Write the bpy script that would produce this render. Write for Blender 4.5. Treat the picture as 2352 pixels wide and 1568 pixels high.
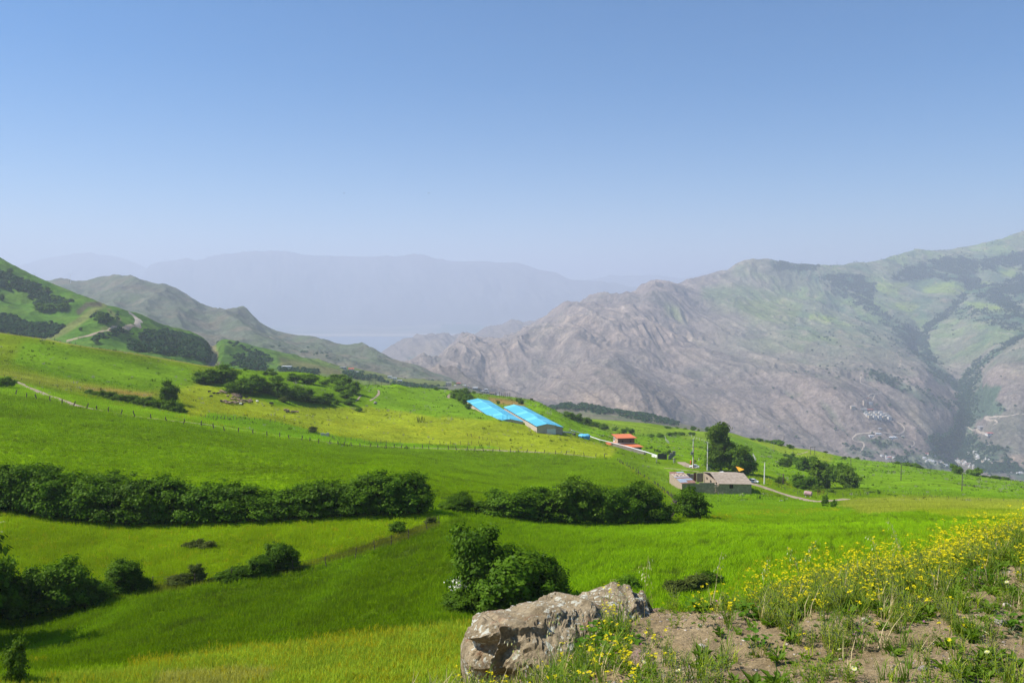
import bpy, bmesh, math, random, time
import numpy as np
T0 = time.time()
for o in list(bpy.data.objects): bpy.data.objects.remove(o)
scn = bpy.context.scene
COL = scn.collection
R = math.radians
# ---------------------------------------------------------------- camera (photo measured in a 2352 x 1568 frame)
F, U0, V0, PITCH = 1829.0, 1176.0, 784.0, 3.25
cam = bpy.data.cameras.new('camera'); cam.lens = 28.0; cam.sensor_width = 36.0
cam.clip_start = 0.1; cam.clip_end = 80000
co = bpy.data.objects.new('camera', cam); COL.objects.link(co)
co.location = (0, 0, 0); co.rotation_euler = (R(90 - PITCH), 0, 0)
scn.camera = co
# ---------------------------------------------------------------- light
SUN_EL, SUN_AZ = 48.0, -88.0          # azimuth from +Y towards +X
w = bpy.data.worlds.new('World'); scn.world = w; w.use_nodes = True
nt = w.node_tree; nt.nodes.clear()
sky = nt.nodes.new('ShaderNodeTexSky'); sky.sky_type = 'NISHITA'; sky.sun_disc = False
sky.sun_elevation = R(SUN_EL); sky.sun_rotation = R(SUN_AZ)
sky.altitude = 1200; sky.air_density = 1.0; sky.dust_density = 0.5; sky.ozone_density = 3.5
bg = nt.nodes.new('ShaderNodeBackground'); bg.inputs[1].default_value = 0.09
out = nt.nodes.new('ShaderNodeOutputWorld')
hs = nt.nodes.new('ShaderNodeHueSaturation'); hs.inputs['Saturation'].default_value = 1.5; hs.inputs['Value'].default_value = 0.9
nt.links.new(sky.outputs[0], hs.inputs['Color']); nt.links.new(hs.outputs[0], bg.inputs[0]); nt.links.new(bg.outputs[0], out.inputs[0])
sl = bpy.data.lights.new('sun', 'SUN'); sl.energy = 5.0; sl.angle = R(0.5); sl.color = (1, 0.955, 0.89)
so = bpy.data.objects.new('sun', sl); COL.objects.link(so)
sd = (math.sin(R(SUN_AZ)) * math.cos(R(SUN_EL)), math.cos(R(SUN_AZ)) * math.cos(R(SUN_EL)), math.sin(R(SUN_EL)))
from mathutils import Vector, Matrix
so.rotation_euler = Vector(sd).to_track_quat('Z', 'Y').to_euler()
vs = scn.view_settings
vs.view_transform = 'Standard'; vs.look = 'None'; vs.exposure = 0.70; vs.gamma = 1.0; vs.use_curve_mapping = False
scn.render.engine = 'CYCLES'
cy = scn.cycles
cy.use_denoising = True; cy.max_bounces = 5; cy.diffuse_bounces = 2; cy.glossy_bounces = 2
cy.transmission_bounces = 3; cy.volume_bounces = 1; cy.transparent_max_bounces = 8
cy.use_adaptive_sampling = False; cy.caustics_reflective = False; cy.caustics_refractive = False

# ---------------------------------------------------------------- projection helpers
CP, SP = math.cos(R(PITCH)), math.sin(R(PITCH))
def ray(u, v):
    """frame point -> (x/y, z/y) of its ray"""
    a = (np.asarray(u, float) - U0) / F; b = -(np.asarray(v, float) - V0) / F
    dy = CP + b * SP; dz = -SP + b * CP
    return a / dy, dz / dy
def proj(x, y, z):
    d = y * CP - z * SP
    b = (y * SP + z * CP) / d
    return U0 + F * x / d, V0 - F * b
# ---------------------------------------------------------------- noise
def _h(ix, iy, s):
    n = (ix.astype(np.int64) * 374761393 + iy.astype(np.int64) * 668265263 + s * 2147483647 + 1013904223) & 0x7fffffff
    n = ((n ^ (n >> 13)) * 1274126177) & 0x7fffffff
    return (n ^ (n >> 16)) & 0xffff
def pn(x, y, s=0):
    x = np.asarray(x, float); y = np.asarray(y, float)
    xi = np.floor(x); yi = np.floor(y); fx = x - xi; fy = y - yi
    wx = fx * fx * fx * (fx * (fx * 6 - 15) + 10); wy = fy * fy * fy * (fy * (fy * 6 - 15) + 10)
    def g(ax, ay):
        a = _h(xi + ax, yi + ay, s) * (2 * math.pi / 65536.0)
        return np.cos(a) * (fx - ax) + np.sin(a) * (fy - ay)
    a = g(0, 0) * (1 - wx) + g(1, 0) * wx; b = g(0, 1) * (1 - wx) + g(1, 1) * wx
    return (a * (1 - wy) + b * wy) * 1.5
def fbm(x, y, o=4, s=0, gain=.5, ridged=False):
    t = 0; a = 1; n = 0
    for i in range(o):
        v = pn(x * 2 ** i, y * 2 ** i, s + i * 17)
        if ridged: v = 1 - 2 * np.abs(v)
        t = t + a * v; n += a; a *= gain
    return t / n
def sstep(a, b, x):
    t = np.clip((x - a) / (b - a), 0, 1); return t * t * (3 - 2 * t)
def pchip(X, Y, x):
    """monotone cubic through (X, Y) along axis 0; X: (K,) or (K, n), Y: (K, n), x: (m, n) or (m,)"""
    X = np.asarray(X, float); Y = np.asarray(Y, float)
    one = Y.ndim == 1
    if one: Y = Y[:, None]; x = np.asarray(x, float)[:, None]
    if X.ndim == 1: X = np.repeat(X[:, None], Y.shape[1], 1)
    x = np.broadcast_to(x, (x.shape[0], Y.shape[1]))
    h = np.diff(X, axis=0); h = np.where(h == 0, 1e-9, h); d = np.diff(Y, axis=0) / h
    m = np.zeros_like(Y); m[0] = d[0]; m[-1] = d[-1]
    if len(Y) > 2:
        w1 = 2 * h[1:] + h[:-1]; w2 = h[1:] + 2 * h[:-1]
        with np.errstate(all='ignore'):
            mm = (w1 + w2) / (w1 / d[:-1] + w2 / d[1:])
        m[1:-1] = np.where(d[:-1] * d[1:] > 0, np.nan_to_num(mm), 0)
    k = np.zeros(x.shape, int)
    for i in range(1, len(X) - 1): k += (x >= X[i][None])
    c = np.broadcast_to(np.arange(Y.shape[1])[None], x.shape)
    X0 = X[k, c]; H = h[k, c]; t = np.clip((x - X0) / H, -0.5, 1.5)
    y0, y1, m0, m1 = Y[k, c], Y[k + 1, c], m[k, c], m[k + 1, c]
    r = (2 * t**3 - 3 * t**2 + 1) * y0 + (t**3 - 2 * t**2 + t) * H * m0 + (-2 * t**3 + 3 * t**2) * y1 + (t**3 - t**2) * H * m1
    return r[:, 0] if one else r
def polyd(u, v, poly):
    """signed distance in frame units to a polygon, inside positive"""
    P = np.array(poly, float); ins = np.zeros(u.shape, bool); D = np.full(u.shape, 1e9)
    for i in range(len(P)):
        x0, y0 = P[i]; x1, y1 = P[(i + 1) % len(P)]
        c = ((y0 > v) != (y1 > v)) & (u < (x1 - x0) * (v - y0) / ((y1 - y0) or 1e-9) + x0); ins ^= c
        L = (x1 - x0)**2 + (y1 - y0)**2 or 1e-9
        t = np.clip(((u - x0) * (x1 - x0) + (v - y0) * (y1 - y0)) / L, 0, 1)
        D = np.minimum(D, np.hypot(u - x0 - t * (x1 - x0), v - y0 - t * (y1 - y0)))
    return np.where(ins, D, -D)
def lined(u, v, line):
    P = np.array(line, float); D = np.full(u.shape, 1e9)
    for i in range(len(P) - 1):
        x0, y0 = P[i]; x1, y1 = P[i + 1]; L = (x1 - x0)**2 + (y1 - y0)**2
        t = np.clip(((u - x0) * (x1 - x0) + (v - y0) * (y1 - y0)) / L, 0, 1)
        D = np.minimum(D, np.hypot(u - x0 - t * (x1 - x0), v - y0 - t * (y1 - y0)))
    return D
# ---------------------------------------------------------------- terrain built from surveyed contour lines
class Land:
    """curves: list of polylines [(u, v, distance)], near to far; sub: rows between curves"""
    def __init__(s, curves, sub, ncol, u0=-330, u1=2682, back=None):
        q0 = ray(u0, 784)[0]; q1 = ray(u1, 784)[0]
        s.q = np.linspace(q0, q1, ncol)
        Ds, Zs = [], []
        for c in curves:
            if isinstance(c, tuple):            # plain level: (distance, height) or arrays over columns
                Ds.append(np.broadcast_to(c[0], (ncol,)).astype(float)); Zs.append(np.broadcast_to(c[1], (ncol,)).astype(float)); continue
            c = np.array(c, float); q, e = ray(c[:, 0], c[:, 1])
            d = pchip(q, c[:, 2], s.q); 
            d = np.where(s.q < q[0], c[0, 2], np.where(s.q > q[-1], c[-1, 2], d))
            ev = pchip(q, e, s.q); ev = np.where(s.q < q[0], e[0], np.where(s.q > q[-1], e[-1], ev))
            Ds.append(d); Zs.append(d * ev)
        if back:
            for dd, dz in back: Ds.append(Ds[-1] + dd); Zs.append(Zs[-1] + dz)
        D = np.array(Ds); Z = np.array(Zs)
        for i in range(1, len(D)): D[i] = np.maximum(D[i], D[i - 1] * 1.002 + .01)
        if isinstance(sub, int): sub = [sub] * (len(D) - 1)
        rows = []
        for i in range(len(D) - 1):
            for k in range(sub[i]): rows.append(D[i] + (D[i + 1] - D[i]) * k / sub[i])
        rows.append(D[-1]); s.D = np.array(rows)
        s.Z = pchip(D, Z, s.D); s.K = D
        s.row_of = np.cumsum([0] + list(sub))
        s.X = s.q[None] * s.D
    def smooth(s, n=2, lo=1):
        for _ in range(n):
            z = s.Z.copy(); z[:, 1:-1] = (s.Z[:, :-2] + 2 * s.Z[:, 1:-1] + s.Z[:, 2:]) / 4
            z[lo:-1] = (z[:-2][lo - 1:] + 2 * z[1:-1][lo - 1:] + z[2:][lo - 1:]) / 4
            s.Z = z
    def uv(s): return proj(s.X, s.D, s.Z)
    def ground(s, x, y):
        x = float(x); y = float(y); q = x / y
        j = (q - s.q[0]) / (s.q[1] - s.q[0]); j0 = int(min(max(math.floor(j), 0), len(s.q) - 2)); f = min(max(j - j0, 0), 1)
        a = np.interp(y, s.D[:, j0], s.Z[:, j0]); b = np.interp(y, s.D[:, j0 + 1], s.Z[:, j0 + 1])
        return a * (1 - f) + b * f
    def at(s, u, v, dmin=0):
        """first point of the surface on the ray through (u, v)"""
        q, e = ray(u, v); q = float(q); e = float(e)
        j = (q - s.q[0]) / (s.q[1] - s.q[0]); j0 = int(min(max(math.floor(j), 0), len(s.q) - 2)); f = j - j0
        d = s.D[:, j0] * (1 - f) + s.D[:, j0 + 1] * f; z = s.Z[:, j0] * (1 - f) + s.Z[:, j0 + 1] * f
        el = z / d; ok = (d >= dmin)
        i = np.where((el >= e) & ok)[0]
        if len(i) == 0:                          # ray passes over the crest: stand on the crest
            i = int(np.argmax(np.where(ok, el, -9))); D = d[i]
        else:
            i = i[0]
            if i == 0 or not ok[i - 1]: D = d[i]
            else: D = d[i - 1] + (d[i] - d[i - 1]) * (e - el[i - 1]) / (el[i] - el[i - 1])
        x = q * D; return Vector((x, D, s.ground(x, D)))
    def mesh(s, name, m, col, attrs=None, label=None, kind='structure'):
        nr, nc = s.Z.shape
        me = bpy.data.meshes.new(name)
        me.vertices.add(nr * nc); me.vertices.foreach_set('co', np.stack([s.X, s.D, s.Z], -1).astype(np.float32).ravel())
        i = np.arange(nr - 1)[:, None] * nc + np.arange(nc - 1)[None]
        f = np.stack([i, i + 1, i + nc + 1, i + nc], -1).reshape(-1, 4)
        me.loops.add(f.size); me.loops.foreach_set('vertex_index', f.ravel().astype(np.int32))
        me.polygons.add(len(f)); me.polygons.foreach_set('loop_start', (np.arange(len(f)) * 4).astype(np.int32))
        me.polygons.foreach_set('use_smooth', np.ones(len(f), bool))
        a = me.attributes.new('Col', 'FLOAT_COLOR', 'POINT')
        c4 = np.ones((nr * nc, 4), np.float32); c4[:, :3] = col.reshape(-1, 3); a.data.foreach_set('color', c4.ravel())
        for k, v in (attrs or {}).items():
            a = me.attributes.new(k, 'FLOAT', 'POINT'); a.data.foreach_set('value', v.astype(np.float32).ravel())
        me.update(calc_edges=True); me.validate()
        o = bpy.data.objects.new(name, me); COL.objects.link(o); me.materials.append(m); o['kind'] = kind
        if label: o['label'] = label
        return o
# ---------------------------------------------------------------- materials
def new_mat(name):
    m = bpy.data.materials.new(name); m.use_nodes = True; nt = m.node_tree
    b = nt.nodes['Principled BSDF']; b.inputs['Specular IOR Level'].default_value = 0.25
    return m, nt, b
def N(nt, t, **k):
    n = nt.nodes.new(t)
    for a, v in k.items():
        if a.startswith('i_'): n.inputs[a[2:].replace('_', ' ')].default_value = v
        else: setattr(n, a, v)
    return n
def noise(nt, scale, detail=4, rough=.6, coord=None, dist=0):
    n = N(nt, 'ShaderNodeTexNoise'); n.inputs['Scale'].default_value = scale; n.inputs['Detail'].default_value = detail
    n.inputs['Roughness'].default_value = rough; n.inputs['Distortion'].default_value = dist
    if coord is not None: nt.links.new(coord, n.inputs['Vector'])
    return n.outputs['Fac']
def maprange(nt, x, a, b, c, d):
    n = N(nt, 'ShaderNodeMapRange'); nt.links.new(x, n.inputs[0])
    for i, v in enumerate((a, b, c, d)): n.inputs[i + 1].default_value = v
    return n.outputs[0]
def mathn(nt, op, a, b=None):
    n = N(nt, 'ShaderNodeMath', operation=op)
    for i, v in enumerate((a, b)):
        if v is None: continue
        if isinstance(v, (int, float)): n.inputs[i].default_value = v
        else: nt.links.new(v, n.inputs[i])
    return n.outputs[0]
def mix(nt, fac, a, b, mode='MIX'):
    n = N(nt, 'ShaderNodeMix', data_type='RGBA', blend_type=mode)
    for s_, v in ((n.inputs[0], fac), (n.inputs[6], a), (n.inputs[7], b)):
        if isinstance(v, (int, float)): s_.default_value = v
        elif isinstance(v, (tuple, list)): s_.default_value = tuple(v) + ((1,) if len(v) == 3 else ())
        else: nt.links.new(v, s_)
    return n.outputs[2]
def simple(name, c, rough=.8, var=.25, scale=3.0, bump=0.0, metal=0.0, c2=None, spec=.25, detail=5, bscale=None):
    """painted, plastered or natural surface: base colour varied by noise in object space"""
    m, nt, b = new_mat(name)
    tc = N(nt, 'ShaderNodeTexCoord').outputs['Object']
    f = noise(nt, scale, detail, .65, tc)
    f = maprange(nt, f, .3, .7, 0, 1)
    lo = tuple(x * (1 - var) for x in c); hi = tuple(min(1, x * (1 + var)) for x in c)
    if c2: hi = c2
    nt.links.new(mix(nt, f, lo, hi), b.inputs['Base Color'])
    b.inputs['Roughness'].default_value = rough; b.inputs['Metallic'].default_value = metal; b.inputs['Specular IOR Level'].default_value = spec
    if bump:
        bn = N(nt, 'ShaderNodeBump'); bn.inputs['Strength'].default_value = min(bump, 1); bn.inputs['Distance'].default_value = bump * .05
        nt.links.new(noise(nt, bscale or scale * 4, 5, .7, tc), bn.inputs['Height']); nt.links.new(bn.outputs[0], b.inputs['Normal'])
    return m
def land_mat(name, scales, amp, bumps, rough=1.0, flowers=False, rows=False):
    """terrain: region colour attribute x world-space noise; bumps [(scale, metres)]"""
    m, nt, b = new_mat(name)
    b.inputs['Roughness'].default_value = rough; b.inputs['Specular IOR Level'].default_value = 0.0
    geo = N(nt, 'ShaderNodeNewGeometry').outputs['Position']
    col = N(nt, 'ShaderNodeAttribute', attribute_name='Col').outputs['Color']
    for sc_, am in zip(scales, amp):
        f = maprange(nt, noise(nt, sc_, 4, .65, geo), .25, .75, 1 - am, 1 + am)
        n = N(nt, 'ShaderNodeVectorMath', operation='SCALE'); nt.links.new(col, n.inputs[0]); nt.links.new(f, n.inputs['Scale']); col = n.outputs[0]
    if flowers:
        fl = N(nt, 'ShaderNodeAttribute', attribute_name='Fl').outputs['Fac']
        a = noise(nt, .35, 4, .7, geo); a2 = noise(nt, 3.0, 3, .7, geo)
        s_ = mathn(nt, 'ADD', mathn(nt, 'MULTIPLY', a, .6), mathn(nt, 'MULTIPLY', a2, .6))
        th = mathn(nt, 'SUBTRACT', 1.05, mathn(nt, 'MULTIPLY', fl, .62))
        k = maprange(nt, mathn(nt, 'SUBTRACT', s_, th), -.03, .09, 0, 1)
        k = mathn(nt, 'MULTIPLY', k, .85)
        col = mix(nt, k, col, (.50, .44, .012))
    nt.links.new(col, b.inputs['Base Color'])
    if bumps:
        prev = None
        for sc_, d in bumps:
            bn = N(nt, 'ShaderNodeBump'); bn.inputs['Strength'].default_value = 1.0; bn.inputs['Distance'].default_value = d
            nt.links.new(noise(nt, sc_, 5, .65, geo), bn.inputs['Height'])
            if prev: nt.links.new(prev, bn.inputs['Normal'])
            prev = bn.outputs[0]
        nt.links.new(prev, b.inputs['Normal'])
    return m
def lay(col, mask, c):
    return col * (1 - mask[..., None]) + np.array(c)[None, None] * mask[..., None]
# ================================================================ the near fields
near_curves = [
 (np.float64(8.0), np.float64(-10.0)),
 [(-330,1568,36),(0,1568,36),(600,1568,37),(1176,1568,38),(1800,1568,38),(2352,1568,38),(2682,1568,38)],
 [(-330,1430,58),(0,1420,62),(350,1360,67),(680,1310,75),(850,1262,82),(1010,1205,93),(1176,1330,66),(1500,1290,72),(1800,1260,80),(2100,1240,90),(2352,1200,110),(2682,1190,120)],
 [(-330,1150,100),(0,1172,96),(200,1195,95),(330,1203,95),(600,1196,96),(900,1178,100),(1010,1170,106),(1130,1180,112),(1300,1198,116),(1530,1196,124),(1620,1186,130),(1800,1190,150),(2100,1170,150),(2352,1165,150),(2682,1160,155)],
 [(-330,880,230),(0,905,235),(175,934,230),(376,968,225),(600,1000,240),(850,1026,290),(1130,1037,330),(1318,1044,340),(1419,1058,332),(1540,1112,300),(1640,1132,288),(1728,1136,284),(1856,1142,288),(2100,1140,300),(2352,1150,290),(2682,1155,290)],
 [(-330,850,285),(0,866,290),(200,897,300),(400,925,310),(600,975,310),(760,1000,320),(900,1008,350),(1100,1000,380),(1290,1012,385),(1420,1038,380),(1500,1060,370),(1640,1078,345),(1740,1097,330),(1900,1108,370),(2100,1105,380),(2352,1125,370),(2682,1135,370)],
 [(-330,810,325),(0,830,330),(200,862,345),(380,890,350),(600,935,360),(800,955,400),(1000,958,425),(1140,966,428),(1202,978,424),(1267,990.7,420),(1300,996,420),(1352,1010,425),(1470,1036,425),(1600,1050,430),(1750,1070,425),(1900,1084,435),(2100,1088,440),(2352,1116,440),(2682,1125,440)],
 [(-330,770,370),(0,797,365),(200,830,380),(380,860,400),(600,880,420),(800,905,460),(1000,925,500),(1085,937,500),(1150,944,490),(1230,952,485),(1294,975,470),(1352,992,500),(1470,1010,520),(1600,1025,540),(1750,1045,540),(1900,1065,530),(2100,1082,510),(2352,1110,485),(2682,1120,480)],
 [(-330,720,430),(0,762.5,400),(88,774,400),(150,786,402),(215,797,410),(295,807,425),(376,821,440),(483,840,460),(550,846,490),(632,853,520),(668,852,540),(810,877,570),(843,882,580),(880,882.5,585),(896,881.5,590),(910,879.3,590),(934,885,595),(993,890.6,610),(1044,896,630),(1085,901,650),(1138,908,660),(1206,916,650),(1237,922.5,630),(1258,931.7,610),(1294,951,640),(1349,963.6,740),(1416,967.6,780),(1484,972,790),(1564,984,790),(1618,990.5,780),(1672,992,770),(1712,1004,760),(1752,1013,740),(1806,1025,720),(1886,1037,700),(1926,1046,680),(1989,1057,660),(2072,1064,640),(2120,1074,620),(2181,1082.6,600),(2254,1092,580),(2315,1102,560),(2352,1106,550),(2682,1125,520)],
]
near = Land(near_curves, [16, 60, 75, 110, 50, 34, 30, 36, 6, 4], 760, back=[(60, -16), (160, -60)])
near.Z_raw = near.Z.copy(); near.smooth(3)
near.Z += fbm(near.X / 55, near.D / 55, 4, 3) * 0.0016 * near.D * sstep(60, 200, near.D) + fbm(near.X / 14, near.D / 14, 3, 9) * .18
u, v = near.uv()
mx = [(u > 1050) & (u < 1310) & (v > 955) & (v < 1000)]
nz = fbm(near.X / 30, near.D / 30, 4, 5); nz2 = fbm(near.X / 8, near.D / 8, 3, 6); nzu = 6 * nz + 3 * nz2
G_CROP, G_DEEP, G_OLIVE, G_PAST, G_SLOPE, G_YEL = (.092,.165,.002), (.048,.110,.002), (.112,.178,.004), (.095,.165,.004), (.108,.158,.008), (.17,.205,.008)
c = np.ones(u.shape + (3,)) * np.array(G_PAST)
fl = np.zeros(u.shape)
def m_(poly, soft=3, jit=1.0): return sstep(-soft, soft, polyd(u, v, poly) + nzu * jit)
# upper left slope, grazed
ms = m_([(-500,700),(0,760),(483,838),(560,850),(470,872),(400,900),(330,912),(200,900),(0,868),(-500,830)], 6)
c = lay(c, ms, G_SLOPE)
c = lay(c, m_([(60,790),(430,850),(440,870),(330,892),(150,862),(40,830)], 25), (.075,.185,.008))
c = lay(c, m_([(-500,820),(0,848),(180,880),(330,900),(440,895),(470,870),(500,880),(420,915),(330,920),(200,905),(0,872),(-500,850)], 8) * .8, (.165,.195,.035))
c = lay(c, m_([(190,888),(350,905),(345,915),(200,903)], 5) * .7, (.22,.17,.08))
c = lay(c, sstep(2.2, .6, lined(u, v, [(-300,718),(0,764),(88,776),(150,788),(215,799),(295,810),(376,824),(483,842)])) * .7, (.19,.17,.07))
# shoulder and strip with yellow bloom between track and ravine
strip = [(-400,850),(20,868),(130,905),(300,928),(420,955),(620,985),(760,1010),(860,1018),(1180,1030),(1180,1037),(850,1026),(640,1003),(376,966),(175,933),(0,905),(-400,880)]
c = lay(c, m_(strip, 3), (.125,.215,.008)); fl = np.maximum(fl, .45 * m_([(150,895),(330,930),(450,960),(600,985),(590,992),(420,966),(300,945),(150,905)], 4, .5))
# grazed sheep pasture
past = [(400,900),(460,880),(560,905),(640,935),(830,935),(1000,930),(1100,950),(1140,966),(1300,997),(1420,1030),(1400,1050),(1200,1036),(1130,1033),(860,1015),(740,998),(640,968),(430,955)]
c = lay(c, m_(past, 5), (.170,.215,.014))
fl = np.maximum(fl, .62 * m_([(560,950),(700,948),(850,960),(1000,965),(1140,985),(1180,1020),(1100,1022),(900,1008),(780,996),(680,970)], 18))
fl = np.maximum(fl, .45 * m_(past, 10)); fl = np.maximum(fl, .5 * m_([(1180,985),(1290,998),(1400,1022),(1420,1048),(1200,1030)], 12))
c = lay(c, m_([(480,950),(620,965),(740,998),(860,1017),(1000,1022),(1140,1024),(1150,1030),(860,1023),(640,998),(470,962)], 3), (.075,.20,.006))
# green mound and banks round the shrubs
c = lay(c, m_([(560,850),(650,853),(810,878),(850,890),(830,930),(640,925),(560,900),(530,880)], 8), (.055,.150,.006))
c = lay(c, m_([(840,884),(900,882),(990,892),(1040,900),(1080,935),(1130,962),(1000,955),(860,935)], 6), (.100,.190,.012))
c = lay(c, m_([(905,878),(930,884),(960,925),(1010,958),(920,935),(900,900)], 8), (.075,.195,.006))
fl = np.maximum(fl, .5 * m_([(1055,905),(1075,930),(1130,962),(1090,955),(1060,930)], 5))
# slope right of the barns
c = lay(c, m_([(1190,917),(1240,924),(1294,952),(1380,985),(1400,1000),(1340,1000),(1295,985),(1210,935)], 2, .4), (.062,.220,.005))
c = lay(c, m_([(1085,903),(1140,909),(1205,917),(1190,925),(1150,922),(1090,915)], 4), (.085,.15,.012))
c = lay(c, m_([(1122,912),(1195,921),(1212,932),(1165,930),(1125,922)], 4, .7) * .85, (.19,.12,.065))
# far right fields
c = lay(c, m_([(1290,950),(1420,966),(1620,990),(1700,998),(1760,1016),(1600,1010),(1480,1000),(1360,985)], 5), (.125,.195,.018))
c = lay(c, m_([(1440,1000),(1560,1000),(1580,1035),(1500,1030)], 4), (.055,.16,.006))
rowsv = np.sin((near.X * .35 + near.D * .94) / 9.0 + nz * 1.2)
mr = m_([(1390,1000),(1500,1005),(1640,1020),(1700,1040),(1640,1070),(1500,1040)], 4)
c = lay(c, mr, (.055,.185,.005)); fl = np.maximum(fl, mr * sstep(.82, 1, rowsv) * .75)
c = lay(c, m_([(1650,1000),(1720,1010),(1850,1045),(1740,1050),(1640,1030)], 3), (.055,.175,.010))
c = lay(c, m_([(1710,1005),(1890,1038),(1990,1060),(1900,1060),(1790,1042)], 4), (.145,.205,.018))
c = lay(c, m_([(1730,1050),(1860,1060),(1870,1110),(1760,1100)], 5), (.07,.20,.006))
mf = m_([(1920,1040),(2120,1070),(2352,1104),(2700,1120),(2700,1160),(2352,1148),(2100,1135),(1960,1120),(1900,1080)], 4)
c = lay(c, mf, (.085,.190,.010))
rv = fbm(near.X / 220, near.D / 13, 3, 31)
c = lay(c, mf * sstep(.05, .35, rv) * .7, (.145,.225,.012)); c = lay(c, mf * sstep(-.05, -.35, rv) * .5, (.055,.165,.006))
# around the farmhouse
c = lay(c, m_([(1420,1055),(1640,1075),(1700,1100),(1730,1140),(1560,1155),(1530,1120),(1490,1090)], 4), (.105,.180,.012))
c = lay(c, m_([(1560,1135),(1730,1135),(1800,1150),(1900,1160),(2000,1160),(1900,1195),(1600,1185)], 5), (.060,.190,.006))
fl = np.maximum(fl, .72 * sstep(9, 1, lined(u, v, [(1640,1189),(1700,1180),(1800,1178),(1930,1172)]) + 9 * nz2 + 5 * nz))
fl = np.maximum(fl, .6 * sstep(6, 1, lined(u, v, [(1720,1150),(1780,1168),(1850,1185)]) + 3 * nz2))
fl = np.maximum(fl, .65 * sstep(7, 1, lined(u, v, [(1419,1060),(1457,1084),(1500,1111),(1535,1140),(1545,1165)]) + 2 * nz2))
fl = np.maximum(fl, .6 * m_([(1640,1050),(1700,1060),(1800,1095),(1880,1130),(1760,1115),(1640,1068)], 6))
# pale band by the right track
c = lay(c, m_([(1940,1148),(2100,1140),(2400,1152),(2400,1172),(2120,1172),(2000,1182),(1920,1165)], 5), (.150,.190,.030))
# the two crop fields
cropU = [(-500,890),(0,908),(91,923),(175,936),(258,953),(376,971),(500,988),(640,1009),(760,1025),(900,1034),(1060,1039),(1200,1044),(1318,1052),(1419,1066),(1457,1090),(1500,1116),(1535,1145),(1553,1165),(1540,1205),(1300,1210),(1000,1182),(900,1190),(330,1212),(0,1182),(-500,1160)]
mU = m_(cropU, 2, .3); c = lay(c, mU, G_CROP); fl = fl * (1 - mU)
olive = [(-500,1165),(0,1172),(330,1207),(900,1182),(990,1180),(1010,1202),(850,1262),(680,1312),(520,1335),(350,1365),(0,1425),(-500,1480)]
mO = m_(olive, 3, .5); c = lay(c, mO, G_OLIVE); fl = fl * (1 - mO) + mO * .33
fl = np.maximum(fl, .55 * sstep(10, 1, lined(u, v, [(0,1168),(200,1200),(330,1210),(500,1205),(900,1182),(960,1182)]) + 4 * nz2))
cropL = [(-500,1480),(0,1432),(350,1372),(520,1342),(680,1320),(850,1270),(1010,1210),(1060,1178),(1300,1200),(1540,1206),(1800,1198),(2000,1182),(2120,1176),(2352,1200),(2700,1200),(2700,1300),(1800,1420),(1100,1430),(700,1480),(300,1530),(-500,1600)]
mL = m_(cropL, 3, .6)
gl = sstep(900, 1500, u + 30 * nz)
c = c * (1 - mL[..., None]) + mL[..., None] * (np.array(G_DEEP) * (1 - gl[..., None]) + np.array((.080,.185,.004)) * gl[..., None]); fl = fl * (1 - mL)
c = lay(c, m_([(2110,1172),(2352,1172),(2700,1180),(2700,1192),(2352,1190),(2180,1190)], 3) , (.16,.22,.015))
c = lay(c, mL * sstep(.1, .45, fbm(near.X / 9, near.D / 30, 3, 41)) * .35, (.085,.21,.006))
fl = np.maximum(fl, .42 * m_([(1700,1290),(2352,1180),(2352,1215),(1900,1290),(1650,1400)], 12))
fl = np.maximum(fl, mL * .75 * sstep(.40, .62, fbm(near.X / 5, near.D / 5, 3, 43)) * sstep(1330, 1400, v))
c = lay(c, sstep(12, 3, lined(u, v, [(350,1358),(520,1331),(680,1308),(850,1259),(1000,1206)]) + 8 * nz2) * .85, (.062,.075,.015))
# ploughed-drill soil and shadow streaks of the lower crop
# bottom flower meadow
bot = [(-500,1600),(250,1545),(480,1500),(760,1470),(960,1440),(1100,1425),(1350,1420),(1800,1400),(2352,1340),(2700,1300),(2700,1700),(-500,1700)]
mB = m_(bot, 5); c = lay(c, mB, (.125,.185,.018)); fl = fl * (1 - mB) + mB * .50
fl = np.maximum(fl, .80 * sstep(24, 0, lined(u, v, [(300,1532),(480,1500),(650,1492),(800,1470),(960,1450),(1060,1432)]) + 22 * nz2 + 12 * nz))
c = lay(c, sstep(0, 10, polyd(u, v, [(360,1545),(520,1532),(680,1535),(620,1568),(540,1600),(330,1600)]) + 8 * nz2) * .6, (.17,.17,.07)); 
bare = m_([(1290,1085),(1330,1075),(1400,1100),(1370,1110)], 5)
c *= (1 + .26 * nz[..., None] + .20 * nz2[..., None] + .14 * fbm(near.X / 3, near.D / 3, 2, 7)[..., None])
near_fl = fl
c = c * np.array([1.28, 1.24, .8]); c[..., 0] = np.maximum(c[..., 0], c[..., 1] * .55)
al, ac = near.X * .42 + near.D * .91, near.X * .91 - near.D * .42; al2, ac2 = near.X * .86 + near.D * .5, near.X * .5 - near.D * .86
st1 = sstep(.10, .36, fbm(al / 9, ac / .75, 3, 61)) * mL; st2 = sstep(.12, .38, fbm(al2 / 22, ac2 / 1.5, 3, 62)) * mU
streak = np.clip(st1 + st2, 0, 1); c = lay(c, streak * .6, (.035, .050, .008))  # dark drill strips: bare soil, with the shade between rows painted in
c = np.clip(c, 0, .6)
M_near = land_mat('meadow grass', (.9, 3.0, .06), (.45, .38, .26), [(1.6, .22), (.12, .8)], flowers=True)
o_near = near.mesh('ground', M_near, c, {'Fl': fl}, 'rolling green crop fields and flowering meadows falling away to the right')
print('near', time.time() - T0)
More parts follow.
